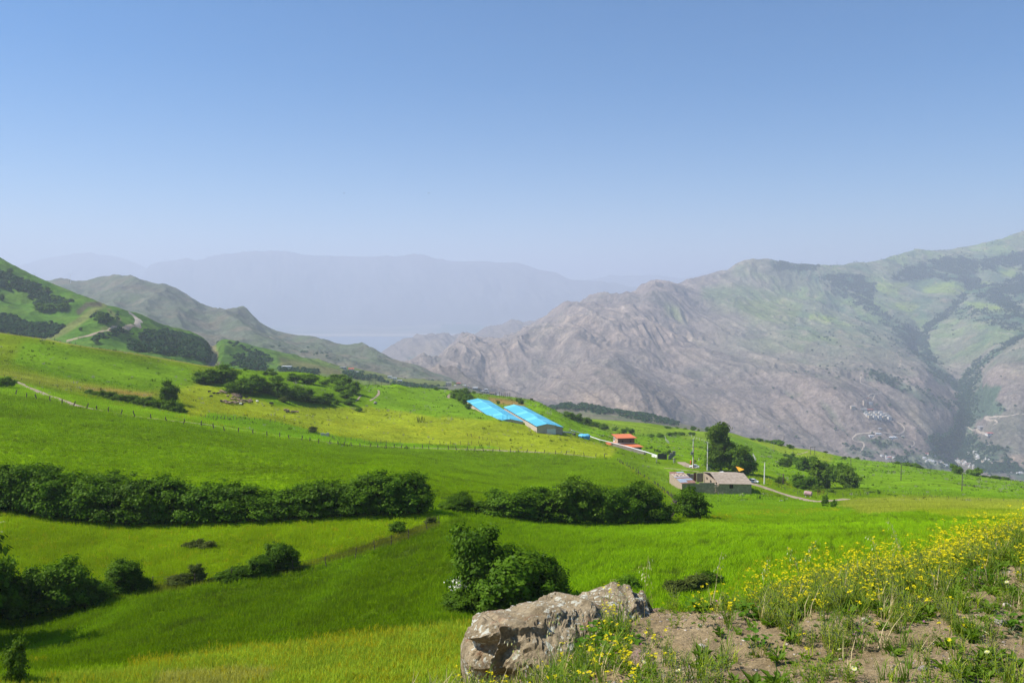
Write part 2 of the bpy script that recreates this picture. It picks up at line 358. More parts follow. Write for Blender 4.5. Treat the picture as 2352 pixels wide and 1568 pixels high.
# ================================================================ green shrubby hill on the left
hill_curves = [
 [(-330,860,620),(0,830,640),(300,850,680),(632,880,820),(900,905,1000),(1060,915,1100),(1300,990,1200),(2682,1150,1200)],
 [(-330,760,900),(0,790,900),(150,800,860),(240,795,880),(330,800,950),(440,830,950),(490,850,960),(560,850,1040),(700,862,1150),(850,880,1300),(1060,905,1400),(1300,980,1500),(2682,1140,1500)],
 [(-330,600,1150),(0,700,1120),(100,735,1080),(180,745,1020),(233,725,1060),(290,745,1080),(330,757,1120),(400,775,1180),(455,790,1150),(487,815,1060),(520,800,1250),(600,815,1350),(720,840,1450),(850,866,1500),(1060,893,1600),(1300,970,1700),(2682,1130,1700)],
 [(-330,480,1400),(0,592.5,1330),(13,600.6,1325),(30,610,1320),(54,623,1310),(81,635.5,1300),(107,646,1300),(129,655.6,1300),(161,667.7,1290),(188,680,1280),(215,692,1260),(234,701,1250),(269,706.6,1250),(295,717,1260),(322,725.4,1280),(354,737.5,1300),(389,749.6,1330),(419,760,1350),(456,771,1380),(478,782,1400),(510,782,1430),(550,786,1460),(591,795,1500),(632,804.5,1550),(682,818,1600),(735,831.5,1650),(784,842,1700),(816,849,1720),(843,858.4,1750),(896,871.8,1800),(950,878.5,1850),(1031,884,1900),(1060,890,1900),(1300,960,1900),(2682,1120,1900)],
]
hill = Land(hill_curves, [30, 60, 70, 6], 560, u0=-330, u1=1330, back=[(200, -60)])
hill.smooth(2)
cr = sstep(hill.row_of[3] + 2, hill.row_of[3] - 20, np.arange(hill.Z.shape[0])[:, None] * np.ones((1, hill.Z.shape[1])))
hill.Z += cr * (fbm(hill.X / 130, hill.D / 160, 4, 21, ridged=True) - .3) * 12 + fbm(hill.X / 22, hill.D / 22, 3, 23) * 1.3
u, v = hill.uv(); hn = fbm(hill.X / 60, hill.D / 60, 4, 8)
gully = lined(u, v, [(487,782),(495,800),(488,830),(500,860)])
hill.Z -= sstep(22, 0, gully) * 10; u, v = hill.uv()
c = np.ones(u.shape + (3,)) * np.array((.070,.150,.016))
c = lay(c, sstep(-.1, .3, hn) * .6, (.10,.165,.022))
c = lay(c, sstep(560, 900, u) * .75, (.130,.135,.045))
c = lay(c, sstep(0, 8, polyd(u, v, [(640,815),(850,862),(780,868),(640,848)]) + 6 * hn) * .5, (.17,.12,.07))
c = lay(c, sstep(-4, 6, polyd(u, v, [(780,862),(900,885),(840,892),(740,870)])), (.13,.18,.03))
c = lay(c, sstep(12, 4, lined(u, v, [(238,700),(215,712),(190,733),(150,758),(105,778)]) + 4 * hn) * .8, (.165,.175,.055)); c = lay(c, sstep(7, 2, lined(u, v, [(250,712),(275,735),(268,748),(235,755)]) + 4 * hn) * .7, (.16,.16,.06)); c = lay(c, sstep(8, 3, lined(u, v, [(182,716),(200,700),(230,698)]) + 5 * hn) * .8, (.11,.085,.065)); c = lay(c, sstep(9, 4, gully + 5 * hn), (.20,.175,.085)); c = lay(c, sstep(-3, 5, polyd(u, v, [(476,830),(505,830),(515,870),(475,860)])+4*hn), (.15,.125,.095))
hill_wood = [
 ([(-330,600),(0,622),(40,640),(90,660),(110,672),(110,690),(70,688),(50,672),(0,662),(-330,670)], .9),
 ([(100,676),(165,690),(170,705),(110,712),(75,700)], .5),
 ([(-330,720),(0,722),(35,730),(60,745),(120,745),(150,750),(120,770),(95,778),(0,765),(-330,740)], 1.0),
 ([(210,722),(240,722),(260,735),(240,745),(210,742)], .7),
 ([(240,715),(275,720),(270,735),(245,728)], .25),
 ([(205,778),(245,768),(262,758),(300,758),(300,768),(250,780),(215,790)], .8),
 ([(290,800),(300,775),(330,760),(370,760),(440,772),(472,790),(482,812),(478,830),(430,820),(370,812),(310,808)], 1.0),
 ([(500,805),(545,812),(590,825),(620,850),(560,855),(505,850)], 1.0),
 ([(495,786),(545,790),(540,805),(500,800)], .7),
 ([(550,795),(600,810),(625,828),(600,835),(560,815)], .5),
 ([(640,845),(680,850),(735,852),(720,862),(640,860)], .9), ([(790,856),(830,858),(836,870),(800,872),(788,866)], 1.0),
 ([(900,880),(1025,892),(1020,905),(900,892)], .9), ([(836,862),(870,868),(890,880),(840,870)], .5),
]
c = lay(c, sstep(1.5, .4, lined(u, v, [(153,784.5),(215,766),(269,754),(313,748)])) * .9, (.34,.27,.17))
c *= (1 + .15 * hn[..., None])
M_hill = land_mat('hill grass', (.25, .03), (.35, .25), [(.12, 1.2)])
hill.mesh('green_hill', M_hill, c, None, 'green hill with dark scrub woods on the left')
# ================================================================ bare brown hill with the turbine
bh_curves = [
 [(-330,800,1900),(200,800,1900),(600,870,2000),(900,890,2000),(1060,910,2000),(1330,990,2000)],
 [(-330,720,2800),(120,715,2700),(330,730,2600),(480,770,2500),(640,800,2400),(850,850,2300),(990,872,2200),(1060,895,2200),(1330,980,2200)],
 [(-330,660,4000),(121,651,4000),(161,651.6,4000),(228,645,3900),(277,641.6,3800),(303,641,3800),(336,646,3750),(381,661,3700),(416,675.7,3650),(443,690.5,3600),(470,704,3550),(505,712,3500),(524,711.5,3500),(545,710,3500),(564,717.4,3450),(591,736,3300),(615,750,3200),(632,757.7,3100),(682,768.4,3000),(716,771,2950),(762,787,2900),(816,800.6,2850),(856,808.7,2800),(896,825,2750),(961,838,2700),(993,854,2650),(1031,865,2600),(1052,878.5,2550),(1080,892,2500),(1330,970,2500)],
]
bh = Land(bh_curves, [70, 90, 6], 420, u0=-330, u1=1330, back=[(300, -120)])
bh.smooth(2)
cr = sstep(bh.row_of[2] + 1, bh.row_of[2] - 25, np.arange(bh.Z.shape[0])[:, None] * np.ones((1, bh.Z.shape[1])))
bh.Z += cr * (fbm((bh.X + .5 * bh.D) / 420, bh.D / 900, 5, 51, ridged=True) - .3) * 55 + fbm(bh.X / 60, bh.D / 60, 4, 53, .6) * 5 * (.4 + .6 * cr)
u, v = bh.uv(); hn = fbm(bh.X / 160, bh.D / 160, 5, 58, .6); h2 = fbm(bh.X / 50, bh.D / 50, 4, 59, .7)
c = np.ones(u.shape + (3,)) * np.array((.098,.112,.075))
c = lay(c, sstep(-.05, .3, hn) * .7, (.155,.130,.090)); c = lay(c, sstep(.0, .3, -hn) * .6, (.085,.110,.050))
rk = sstep(16, 4, lined(u, v, [(260,660),(330,655),(400,680),(450,700),(500,716),(560,720)]) + 12 * h2)
c = lay(c, rk * sstep(-.1, .25, h2) * .8, (.055,.055,.050)); c *= (1 + .3 * h2[..., None])
c = lay(c, sstep(.35, .5, h2) * .7, (.035,.05,.028))
M_rock = land_mat('bare mountain', (.02, .09), (.25, .3), [(.015, 9), (.06, 3)])
bh.mesh('brown_hill', M_rock, c, None, 'bare brown hill rising beyond the green hill on the left')
# ================================================================ pine knoll below the crest
pk_curves = [
 [(1180,990,1100),(1300,1010,1100),(1500,1020,1100),(1700,1035,1100),(1800,1060,1100)],
 [(1180,965,1400),(1258,966,1400),(1300,962,1400),(1400,968,1400),(1500,985,1400),(1600,1000,1400),(1700,1020,1400),(1800,1050,1400)],
 [(1180,935,1700),(1262,935,1700),(1300,931,1720),(1330,932,1750),(1380,940,1750),(1440,950,1800),(1500,958,1850),(1560,975,1900),(1620,990,1900),(1700,1010,1900),(1800,1040,1900)],
]
pk = Land(pk_curves, [10, 30, 4], 150, u0=1150, u1=1830, back=[(150, -60)]); pk.smooth(1)
pk.Z += fbm(pk.X / 80, pk.D / 80, 4, 71) * 5
u, v = pk.uv(); hn = fbm(pk.X / 60, pk.D / 60, 4, 72)
c = np.ones(u.shape + (3,)) * np.array((.15,.135,.09)); c = lay(c, sstep(0, .3, hn), (.11,.13,.06))
c = lay(c, sstep(-1, 3, polyd(u, v, [(1255,950),(1330,951),(1420,958),(1350,966),(1255,960)])), (.17,.17,.09)); c *= (1 + .2 * hn[..., None])
pk.mesh('pine_knoll', M_rock, c, None, 'low bare knoll carrying a belt of dark pines')
# ================================================================ the great mountain on the right
mt_curves = [
 (np.float64(2150.0), np.float64(-600.0)),
 [(820,930,2500),(1000,925,2450),(1180,960,2450),(1400,1010,2500),(1600,1050,2550),(1800,1085,2600),(2000,1080,2700),(2352,1085,2700),(2682,1085,2700)],
 [(820,900,3600),(1000,868,3700),(1100,868,3800),(1200,868,3700),(1300,862,3600),(1400,860,3500),(1550,880,3400),(1700,905,3300),(1850,905,3300),(1980,880,3400),(2100,880,3500),(2180,935,3400),(2230,930,3500),(2300,880,3300),(2352,880,3200),(2682,850,3200)],
 [(820,880,4600),(940,855,4800),(1000,833,4800),(1060,815,4600),(1150,800,4500),(1200,790,4500),(1280,775,4400),(1350,770,4400),(1450,765,4400),(1550,775,4500),(1650,780,4500),(1750,780,4500),(1850,780,4500),(1950,770,4600),(2060,780,4700),(2110,790,4800),(2180,790,4800),(2240,780,4600),(2300,760,4500),(2352,745,4500),(2682,700,4500)],
 [(820,860,5200),(940,850,5200),(972,841,5200),(1004,830,5200),(1031,814,5200),(1047,803,5200),(1071,790,5200),(1111,784.5,5200),(1152,774,5200),(1175,772,5200),(1215,747.8,5250),(1264,730,5300),(1288,721,5300),(1320,707.5,5300),(1358,699.4,5300),(1385,694,5300),(1417,695.4,5300),(1441,690,5300),(1468,695.4,5300),(1484,683,5300),(1503,676,5300),(1524,677,5300),(1551,684.6,5300),(1600,695,5400),(1700,690,5500),(1800,690,5600),(1900,680,5700),(2000,680,5800),(2100,680,5900),(2200,660,5900),(2352,640,5900),(2682,600,5900)],
 [(820,856,6000),(972,848,6000),(1004,838,6000),(1047,815,6000),(1111,800,6000),(1175,785,6000),(1264,745,6000),(1358,725,6000),(1430,706,6200),(1454,692.7,6500),(1497,670,6500),(1551,653.8,6500),(1605,636,6500),(1645,629.6,6500),(1669,628,6500),(1691,610.8,6500),(1734,599.5,6500),(1761,598,6500),(1780,599.5,6500),(1841,609.4,6500),(1922,611.3,6600),(1954,606,6700),(2010,602,6800),(2048,589,6900),(2075,584,7000),(2110,576,7100),(2134,578.6,7100),(2161,576,7200),(2177,575.3,7200),(2206,569.7,7200),(2244,566.5,7200),(2282,555.7,7200),(2308,549,7200),(2333,539.6,7200),(2352,533,7200),(2682,470,7000)],
]
mt = Land(mt_curves, [8, 80, 115, 85, 110, 8], 780, u0=780, u1=2682, back=[(500, -260)])
mt.smooth(6)
# the relief is refined by erosion: spurs run down towards the river
ri = np.arange(mt.Z.shape[0])[:, None] * np.ones((1, mt.Z.shape[1]))
amp = sstep(mt.row_of[5] + 1, mt.row_of[5] - 30, ri) * sstep(0, 40, ri)
u, v = mt.uv()
wx = fbm(mt.X / 900, mt.D / 900, 3, 81) * 260; wy = fbm(mt.X / 900, mt.D / 900, 3, 82) * 260
X, Y = mt.X + wx, mt.D + wy
sp = fbm((X * .9 + Y * .35) / 780, (Y * .9 - X * .35) / 2600, 3, 83, .42, ridged=True)
cliffm = sstep(-15, 15, polyd(u, v, [(1000,850),(1080,795),(1180,775),(1290,722),(1400,700),(1560,720),(1600,800),(1450,800),(1320,790),(1180,810),(1060,850)]))
sp2 = fbm((X * .95 + Y * .2) / 150, (Y) / 700, 4, 91, .6, ridged=True)
steep = np.abs(np.gradient(mt.Z, axis=0)) / (np.gradient(mt.D, axis=0) + 1e-6)
rocky = sstep(1800, 1500, u) * .6 + .4
mt.Z += amp * ((sp - .35) * 150 * rocky + (sp2 - .3) * (24 + 30 * cliffm) + fbm(X / 45, Y / 60, 4, 97, .7) * 7)
crest_j = fbm(mt.X / 150, mt.D / 150, 4, 99, .6) * sstep(mt.row_of[3], mt.row_of[4], ri) * (16 - 8 * sstep(1500, 1800, u))
mt.Z += crest_j * sstep(2400, 1900, u + 0)
# the inner rocky ridge stands clear of the slope behind it
g = polyd(u, v, [(2352,1100),(2180,1050),(2130,1000),(2180,960),(2215,900),(2200,850),(2150,800),(2120,760),(2180,740),(2240,830),(2270,870),(2330,890),(2290,940),(2310,990),(2400,1060)])
vl = lined(u, v, [(2230,1080),(2190,1000),(2225,940),(2200,880),(2150,815),(2110,780),(2060,745),(1990,720),(1930,700)])
mt.Z -= amp * sstep(60, 0, vl) * 60
vl2 = lined(u, v, [(2200,870),(2240,830),(2300,790),(2352,760)])
mt.Z -= amp * sstep(40, 0, vl2) * 40
vl3 = lined(u, v, [(2110,780),(2115,745),(2180,710),(2220,660),(2250,640)])
mt.Z -= amp * sstep(30, 0, vl3) * 35
u, v = mt.uv()
n1 = fbm(mt.X / 330, mt.D / 330, 5, 101, .6); n2 = fbm(mt.X / 90, mt.D / 90, 4, 102, .65); n3 = fbm(mt.X / 40, mt.D / 60, 3, 103, .7)
slope = np.hypot(np.gradient(mt.Z, axis=1) / (np.gradient(mt.X, axis=1)), np.gradient(mt.Z, axis=0) / (np.gradient(mt.D, axis=0) + 1e-6))
c = np.ones(u.shape + (3,)) * np.array((.158,.128,.112))
c = lay(c, sstep(-.1, .35, n1) * .8, (.215,.165,.130)); c = lay(c, sstep(.05, .4, -n1) * .7, (.105,.102,.080))
c = lay(c, sstep(.5, .9, slope) * .45, (.21,.17,.15))
# cliff band of the inner ridge
cl = sstep(-15, 15, polyd(u, v, [(1000,850),(1080,795),(1180,775),(1290,722),(1400,700),(1560,720),(1600,800),(1450,800),(1320,790),(1180,810),(1060,850)]) + 20 * n1)
c = lay(c, cl * sstep(-.05, .35, n2) * .6, (.33,.25,.185)); c = lay(c, cl * sstep(.1, .4, -n2) * .5, (.10,.085,.08))
# soft grass of the upper slopes
gr = sstep(1550, 1950, u + 120 * n1) * sstep(900, 720, v + 40 * n1)
c = lay(c, gr * .70, (.115,.170,.075)); c = lay(c, gr * sstep(.02, .2, fbm(mt.X / 260, mt.D / 420, 3, 120)) * .55, (.15,.225,.06)); c = lay(c, gr * sstep(.05, .3, -fbm(mt.X / 200, mt.D / 300, 4, 121)) * .6, (.06,.115,.065))
c = lay(c, sstep(-10, 12, polyd(u, v, [(1610,660),(1700,650),(1790,680),(1790,720),(1740,735),(1660,700),(1610,690)]) + 12 * n1) * .8, (.105,.145,.055))
c = lay(c, sstep(-8, 12, polyd(u, v, [(1520,690),(1560,700),(1575,745),(1530,725)]) + 10 * n1) * .6, (.13,.18,.05))
c = lay(c, sstep(-6, 10, polyd(u, v, [(1690,690),(1800,680),(1850,700),(1820,745),(1760,740),(1700,720)]) + 12 * n2) * .6, (.165,.20,.055))
c = lay(c, sstep(.22, .4, n2) * gr * .5, (.24,.165,.10))
for P in ([(2120,660),(2200,640),(2290,650),(2260,672),(2180,678),(2120,672)], [(2010,648),(2090,650),(2060,672),(2010,668)], [(2290,615),(2352,610),(2352,640),(2300,635)], [(2060,690),(2120,700),(2090,720),(2050,706)], [(2200,690),(2320,700),(2352,720),(2240,712)],[(1860,720),(1930,728),(1900,742),(1850,736)]):
    c = lay(c, sstep(-3, 6, polyd(u, v, P) + 8 * n2) * .85, (.19,.25,.045))
mt_wood = [
 ([(2050,640),(2080,615),(2160,595),(2200,590),(2250,600),(2240,625),(2250,650),(2300,665),(2330,700),(2352,720),(2420,760),(2352,745),(2290,700),(2240,680),(2200,650),(2150,640),(2090,645)], .95),
 ([(2250,600),(2300,585),(2420,575),(2420,700),(2352,690),(2290,690),(2250,660),(2330,640),(2345,610),(2290,625),(2255,620)], .8),
 ([(1770,605),(1820,602),(1880,612),(1860,622),(1780,618)], .9),
 ([(1870,640),(1930,630),(1990,640),(2010,660),(2000,690),(1960,670),(1900,655)], .75),
 ([(1930,660),(1990,690),(2060,740),(2110,790),(2130,815),(2090,800),(2050,760),(1980,705),(1910,672)], .55),
 ([(2110,790),(2125,745),(2180,705),(2220,662),(2235,665),(2190,715),(2135,760),(2125,800)], .85),
 ([(2075,745),(2120,770),(2150,830),(2190,880),(2160,880),(2120,830),(2080,790),(2060,760)], .8),
 ([(2150,830),(2200,880),(2230,840),(2300,795),(2352,760),(2420,750),(2352,775),(2290,815),(2250,850),(2260,885),(2300,885),(2290,920),(2310,945),(2270,960),(2240,965),(2235,1000),(2270,1020),(2320,1030),(2300,1050),(2352,1075),(2352,1095),(2250,1080),(2190,1050),(2150,1040),(2120,1010),(2180,990),(2205,940),(2195,905)], .95),
 ([(1990,868),(2060,890),(2130,925),(2170,935),(2200,930),(2140,905),(2080,880),(2000,850)], .5),
 ([(1955,960),(1990,955),(2030,975),(2000,985),(1960,975)], .0),
 ([(1940,1030),(1990,1025),(2030,1045),(1980,1060)], .5), ([(1970,1005),(2035,1012),(2070,1020),(2080,1035),(2020,1030)], .6),
 ([(2080,1035),(2160,1045),(2200,1070),(2180,1085),(2100,1075),(2060,1060)], .6),
 ([(2190,705),(2352,720),(2420,740),(2420,780),(2352,775),(2260,745),(2190,730)], .45),
 ([(1860,760),(1900,765),(1930,790),(1890,785)], .15), ([(1990,720),(2050,770),(2080,800),(2020,790),(1960,740)], .2),
 ([(2370,1060),(2352,1078),(2330,1100),(2420,1110)], .6),
]
wm = np.zeros(u.shape)
for P, d in mt_wood: wm = np.maximum(wm, sstep(-4, 5, polyd(u, v, P) + 16 * n2 + 9 * n3) * min(1, d + .15) * sstep(-.5, -.1, n2 + n1 * .6 + (d - .55)))
c = lay(c, wm * .8, (.030,.085,.040))
for ln, wd in (([(2088,795),(2058,810),(2070,830),(2065,842)],1.2),):
    c = lay(c, sstep(wd, .3, lined(u, v, ln)), (.30,.24,.18))
c = lay(c, sstep(.02, -.22, sp2 + .25 * n2) * amp * .5, (.105,.125,.075)); c = lay(c, sstep(.55, .85, sp2 + .2 * n2) * amp * .35, (.33,.27,.215)); c = lay(c, sstep(.0, -.3, sp) * amp * .35, (.12,.135,.085))
# quarry scars near the foot
for P in ([(1330,900),(1375,905),(1400,940),(1430,945),(1445,960),(1410,965),(1370,940),(1345,925)], [(1390,920),(1450,925),(1480,950),(1440,955)], [(2260,1060),(2352,1040),(2420,1040),(2420,1075),(2290,1075)]):
    c = lay(c, sstep(-4, 10, polyd(u, v, P) + 14 * n2) * .7, (.31,.235,.17))
c *= (1 + .16 * n1[..., None] + .22 * n2[..., None] + .2 * n3[..., None])
M_mt = land_mat('eroded mountain', (.006, .03, .09), (.16, .30, .50), [(.012, 7), (.05, 7)])
o_mt = mt.mesh('mountain', M_mt, np.clip(c, .01, .6), None, 'long bare purple brown mountain with wooded valley on the right')
# ================================================================ low ridge by the lake
lr_curves = [
 (np.float64(6200.0), np.float64(-640.0)),
 [(780,860,7000),(867,814,7200),(891,799,7300),(923,788.6,7500),(945,776.5,7600),(972,770.6,7700),(993,772.4,7700),(1017,770.6,7800),(1039,776.5,7900),(1071,773.8,8000),(1090,767,8200),(1114,755,8400),(1152,747.5,8600),(1186,740,8800),(1206,744,8800),(1264,725,9000),(1330,720,9000)],
]
lr = Land(lr_curves, [60, 6], 200, u0=840, u1=1400, back=[(700, -200)])
ri = np.arange(lr.Z.shape[0])[:, None] * np.ones((1, lr.Z.shape[1]))
lr.Z += sstep(61, 52, ri) * sstep(0, 10, ri) * (fbm((lr.X + .4 * lr.D) / 600, lr.D / 1500, 5, 111, .55, ridged=True) - .3) * 120
u, v = lr.uv(); n1 = fbm(lr.X / 300, lr.D / 300, 4, 112)
c = np.ones(u.shape + (3,)) * np.array((.16,.13,.11)); c = lay(c, sstep(0, .3, n1), (.21,.165,.12))
c = lay(c, sstep(-3, 6, polyd(u, v, [(930,820),(1010,815),(1040,840),(960,850)]) + 5 * n1), (.07,.10,.06))
lr.mesh('lakeside_ridge', M_mt, c, None, 'low bare ridge standing in front of the lake')
# ================================================================ plain, lake and the far ranges
def far(name, crest, foot_d, foot_z, seed, ampz, col, sub=50, ncol=260, u0=-330, u1=2682, label=None, rid=2600):
    L = Land([(np.float64(foot_d), np.float64(foot_z)), crest], [sub, 3], ncol, u0=u0, u1=u1, back=[(1500, -500)])
    ri = np.arange(L.Z.shape[0])[:, None] * np.ones((1, L.Z.shape[1]))
    L.Z += sstep(sub - 1, sub - 18, ri) * sstep(0, 12, ri) * (fbm((L.X + .3 * L.D) / rid, L.D / (rid * 2), 6, seed, .58, ridged=True) - .3) * ampz
    n1 = fbm(L.X / 900, L.D / 900, 4, seed + 5)
    c = np.ones(L.Z.shape + (3,)) * np.array(col); c = lay(c, sstep(-.1, .3, n1) * .7, tuple(x * 1.5 for x in col))
    return L.mesh(name, M_mt, c, None, label)
far('far_mountain', [(-330,640,22500),(-100,625,22500),(48,611,22500),(89,598,22500),(121,590.6,22500),(166,585,22500),(209,580.4,22500),(228,585.8,22500),(263,588.5,22500),(295,598,22500),(322,608.6,22500),(360,625,22500),(450,640,22500)], 17000, -600, 131, 380, (.09,.085,.08), ncol=120, u1=460, label='hazy peak at the far left of the horizon')
far('far_mountain', [(322,640,19000),(349,606,19000),(389,599,19000),(430,594.4,19000),(456,599,19000),(483,592.5,19000),(510,588,19000),(548,582.6,19000),(591,580,19000),(632,579,19000),(641,577.7,19000),(663,579,19000),(703,585.8,19000),(735,587,19000),(843,589.8,19000),(910,591,19000),(950,588.5,19000),(990,593.8,19000),(1058,600.6,19000),(1111,600,19000),(1148,603,19000),(1180,602.7,19000),(1210,609.5,19000),(1237,619,19000),(1277,628,19000),(1310,641.7,19000),(1352,646,19000),(1420,660,19000),(1500,668,19000),(1560,680,19000)], 15500, -600, 137, 420, (.085,.082,.08), ncol=380, u0=300, u1=1580, label='broad hazy mountain range beyond the lake')
far('far_mountain', [(1300,650,25000),(1352,644,25000),(1390,640,25000),(1438,632.8,25000),(1503,632,25000),(1567,639,25000),(1594,633.6,25000),(1632,628,25000),(1700,622,25000),(1900,620,25000),(2300,620,25000)], 23000, -500, 141, 500, (.085,.082,.08), ncol=120, u0=1290, u1=2000, label='faintest hazy range in the saddle beside the right mountain')
pl = Land([(np.float64(2000.0), np.float64(-660.0)), (np.float64(12900.0), np.float64(-660.0)), (np.float64(13300.0), np.float64(-650.0)), (np.float64(17000.0), np.float64(-560.0)), (np.float64(36000.0), np.float64(-400.0))], [10, 6, 50, 20], 300)
pl.Z += sstep(13100, 14500, pl.D) * fbm(pl.X / 1500, pl.D / 1500, 4, 151) * 90
bay = fbm(pl.X / 1200, pl.D / 1200, 3, 155)
u, v = pl.uv(); n1 = fbm(pl.X / 2500, pl.D / 1200, 4, 152)
c = np.ones(u.shape + (3,)) * np.array((.15,.135,.11)); c = lay(c, sstep(.05, .25, n1) * .9, (.045,.085,.055)); c = lay(c, sstep(-.15, -.3, n1) * .6, (.26,.21,.17))
c = lay(c, sstep(-3, 4, polyd(u, v, [(1010,742),(1080,740),(1130,752),(1150,765),(1060,766),(1020,755)])), (.035,.075,.055))
c = lay(c, sstep(4, 1, np.abs(v - 769)) , (.34,.29,.24))
pl.mesh('plain', M_hill, c, None, 'hazy plain on the far side of the lake')
m, nt_, b_ = new_mat('lake water'); b_.inputs['Base Color'].default_value = (.07, .13, .20, 1); b_.inputs['Roughness'].default_value = .18; b_.inputs['IOR'].default_value = 1.33
b_.inputs['Specular IOR Level'].default_value = .5
bn = N(nt_, 'ShaderNodeBump'); bn.inputs['Distance'].default_value = .6; nt_.links.new(noise(nt_, .03, 4, .6, N(nt_, 'ShaderNodeNewGeometry').outputs['Position']), bn.inputs['Height']); nt_.links.new(bn.outputs[0], b_.inputs['Normal'])
xs = np.linspace(-5200, 1500, 60); me = bpy.data.meshes.new('lake')
yn = 7000 + 0 * xs; yf = 12950 + 260 * pn(xs / 900, xs * 0, 3) + 90 * pn(xs / 250, xs * 0, 4) - 1800 * sstep(-3000, -4800, xs)
me.from_pydata([(x, y, -655) for x, y in zip(xs, yn)] + [(x, y, -655) for x, y in zip(xs, yf)], [], [(i, i + 1, 61 + i, 60 + i) for i in range(59)])
me.materials.append(m); o = bpy.data.objects.new('lake', me); COL.objects.link(o); o['kind'] = 'structure'; o['label'] = 'pale blue reservoir lake in the hazy valley'
# ================================================================ the air
me = bpy.data.meshes.new('haze'); x0, x1, y0, y1, z0, z1 = -42000, 42000, -3000, 39000, -720, 1240
me.from_pydata([(x0,y0,z0),(x1,y0,z0),(x1,y1,z0),(x0,y1,z0),(x0,y0,z1),(x1,y0,z1),(x1,y1,z1),(x0,y1,z1)], [], [(0,3,2,1),(4,5,6,7),(0,1,5,4),(1,2,6,5),(2,3,7,6),(3,0,4,7)])
m = bpy.data.materials.new('haze air'); m.use_nodes = True; m.node_tree.nodes.clear()
pv = m.node_tree.nodes.new('ShaderNodeVolumePrincipled'); mo = m.node_tree.nodes.new('ShaderNodeOutputMaterial')
pv.inputs['Color'].default_value = (.695, .76, .90, 1); pv.inputs['Density'].default_value = 1.22e-4; pv.inputs['Anisotropy'].default_value = 0.1
m.node_tree.links.new(pv.outputs[0], mo.inputs['Volume']); m.cycles.homogeneous_volume = True
me.materials.append(m); o = bpy.data.objects.new('haze', me); COL.objects.link(o); o['kind'] = 'stuff'; o['label'] = 'pale valley haze'
print('land', time.time() - T0)
# ================================================================ mesh tools
rnd = random.Random(7)
class MB:
    def __init__(s): s.v = []; s.f = []; s.m = []; s.k = 0
    def mat(s, k): s.k = k; return s
    def add(s, vs_, fs):
        b = len(s.v); s.v += [tuple(p) for p in vs_]; s.f += [tuple(b + i for i in f) for f in fs]; s.m += [s.k] * len(fs); return s
    def box(s, c, d, rz=0, tilt=None):
        x, y, z = (q / 2 for q in d)
        P = [Vector((a * x, b * y, e * z)) for e in (-1, 1) for a, b in ((-1, -1), (1, -1), (1, 1), (-1, 1))]
        M = Matrix.Rotation(rz, 3, 'Z')
        if tilt: M = M @ Matrix.Rotation(tilt[0], 3, 'X') @ Matrix.Rotation(tilt[1], 3, 'Y')
        return s.add([M @ p + Vector(c) for p in P], [(0,3,2,1),(4,5,6,7),(0,1,5,4),(1,2,6,5),(2,3,7,6),(3,0,4,7)])
    def hexa(s, P):  # 4 bottom, 4 top
        return s.add(P, [(0,3,2,1),(4,5,6,7),(0,1,5,4),(1,2,6,5),(2,3,7,6),(3,0,4,7)])
    def slab(s, P, t):  # quad sheet P (ccw from above) thickened downwards
        Q = [Vector(p) for p in P]; return s.hexa([q - Vector((0, 0, t)) for q in Q] + Q)
    def tube(s, p0, p1, r0, r1=None, n=6, caps=True):
        r1 = r0 if r1 is None else r1; p0 = Vector(p0); p1 = Vector(p1); d = (p1 - p0)
        if d.length < 1e-6: return s
        q = d.to_track_quat('Z', 'Y'); P = []
        for p, r in ((p0, r0), (p1, r1)):
            for i in range(n): a = 2 * math.pi * i / n; P.append(p + q @ Vector((math.cos(a) * r, math.sin(a) * r, 0)))
        F = [(i, (i + 1) % n, n + (i + 1) % n, n + i) for i in range(n)]
        if caps: F += [tuple(range(n - 1, -1, -1)), tuple(range(n, 2 * n))]
        return s.add(P, F)
    def path(s, pts, rs, n=6):
        for i in range(len(pts) - 1): s.tube(pts[i], pts[i + 1], rs[i], rs[i + 1], n)
        return s
    def lathe(s, prof, n=10, c=(0, 0, 0), axis='Z', sx=1):
        P = []
        for r, h in prof:
            for i in range(n):
                a = 2 * math.pi * i / n; x, y, z = math.cos(a) * r * sx, math.sin(a) * r, h
                if axis == 'X': x, y, z = h, x, y
                if axis == 'Y': x, y, z = x, h, y
                P.append((x + c[0], y + c[1], z + c[2]))
        F = [(k * n + i, k * n + (i + 1) % n, (k + 1) * n + (i + 1) % n, (k + 1) * n + i) for k in range(len(prof) - 1) for i in range(n)]
        return s.add(P, F + [tuple(range(n - 1, -1, -1)), tuple(range((len(prof) - 1) * n, len(prof) * n))])
    def mesh(s, name, mats, smooth=False):
        me = bpy.data.meshes.new(name); me.from_pydata(s.v, [], s.f)
        for m in (mats if isinstance(mats, (list, tuple)) else [mats]): me.materials.append(m)
        me.polygons.foreach_set('material_index', s.m)
        if smooth: me.polygons.foreach_set('use_smooth', [True] * len(s.f))
        me.update(); return me
    def build(s, name, mats, parent=None, loc=None, smooth=False):
        return obj(name, s.mesh(name, mats, smooth), parent, loc)
def obj(name, me, parent=None, loc=None, rz=0, scale=None):
    o = bpy.data.objects.new(name, me); COL.objects.link(o)
    if parent is not None: o.parent = parent
    if loc is not None: o.location = loc
    if rz: o.rotation_euler = (0, 0, rz)
    if scale is not None: o.scale = scale if isinstance(scale, (tuple, list)) else (scale,) * 3
    return o
def tag(o, label, cat, group=None):
    o['label'] = label; o['category'] = cat
    if group: o['group'] = group
    return o
def thing(name, label, cat, loc=(0, 0, 0), rz=0, group=None, scale=None):
    return tag(obj(name, None, None, loc, rz, scale), label, cat, group)
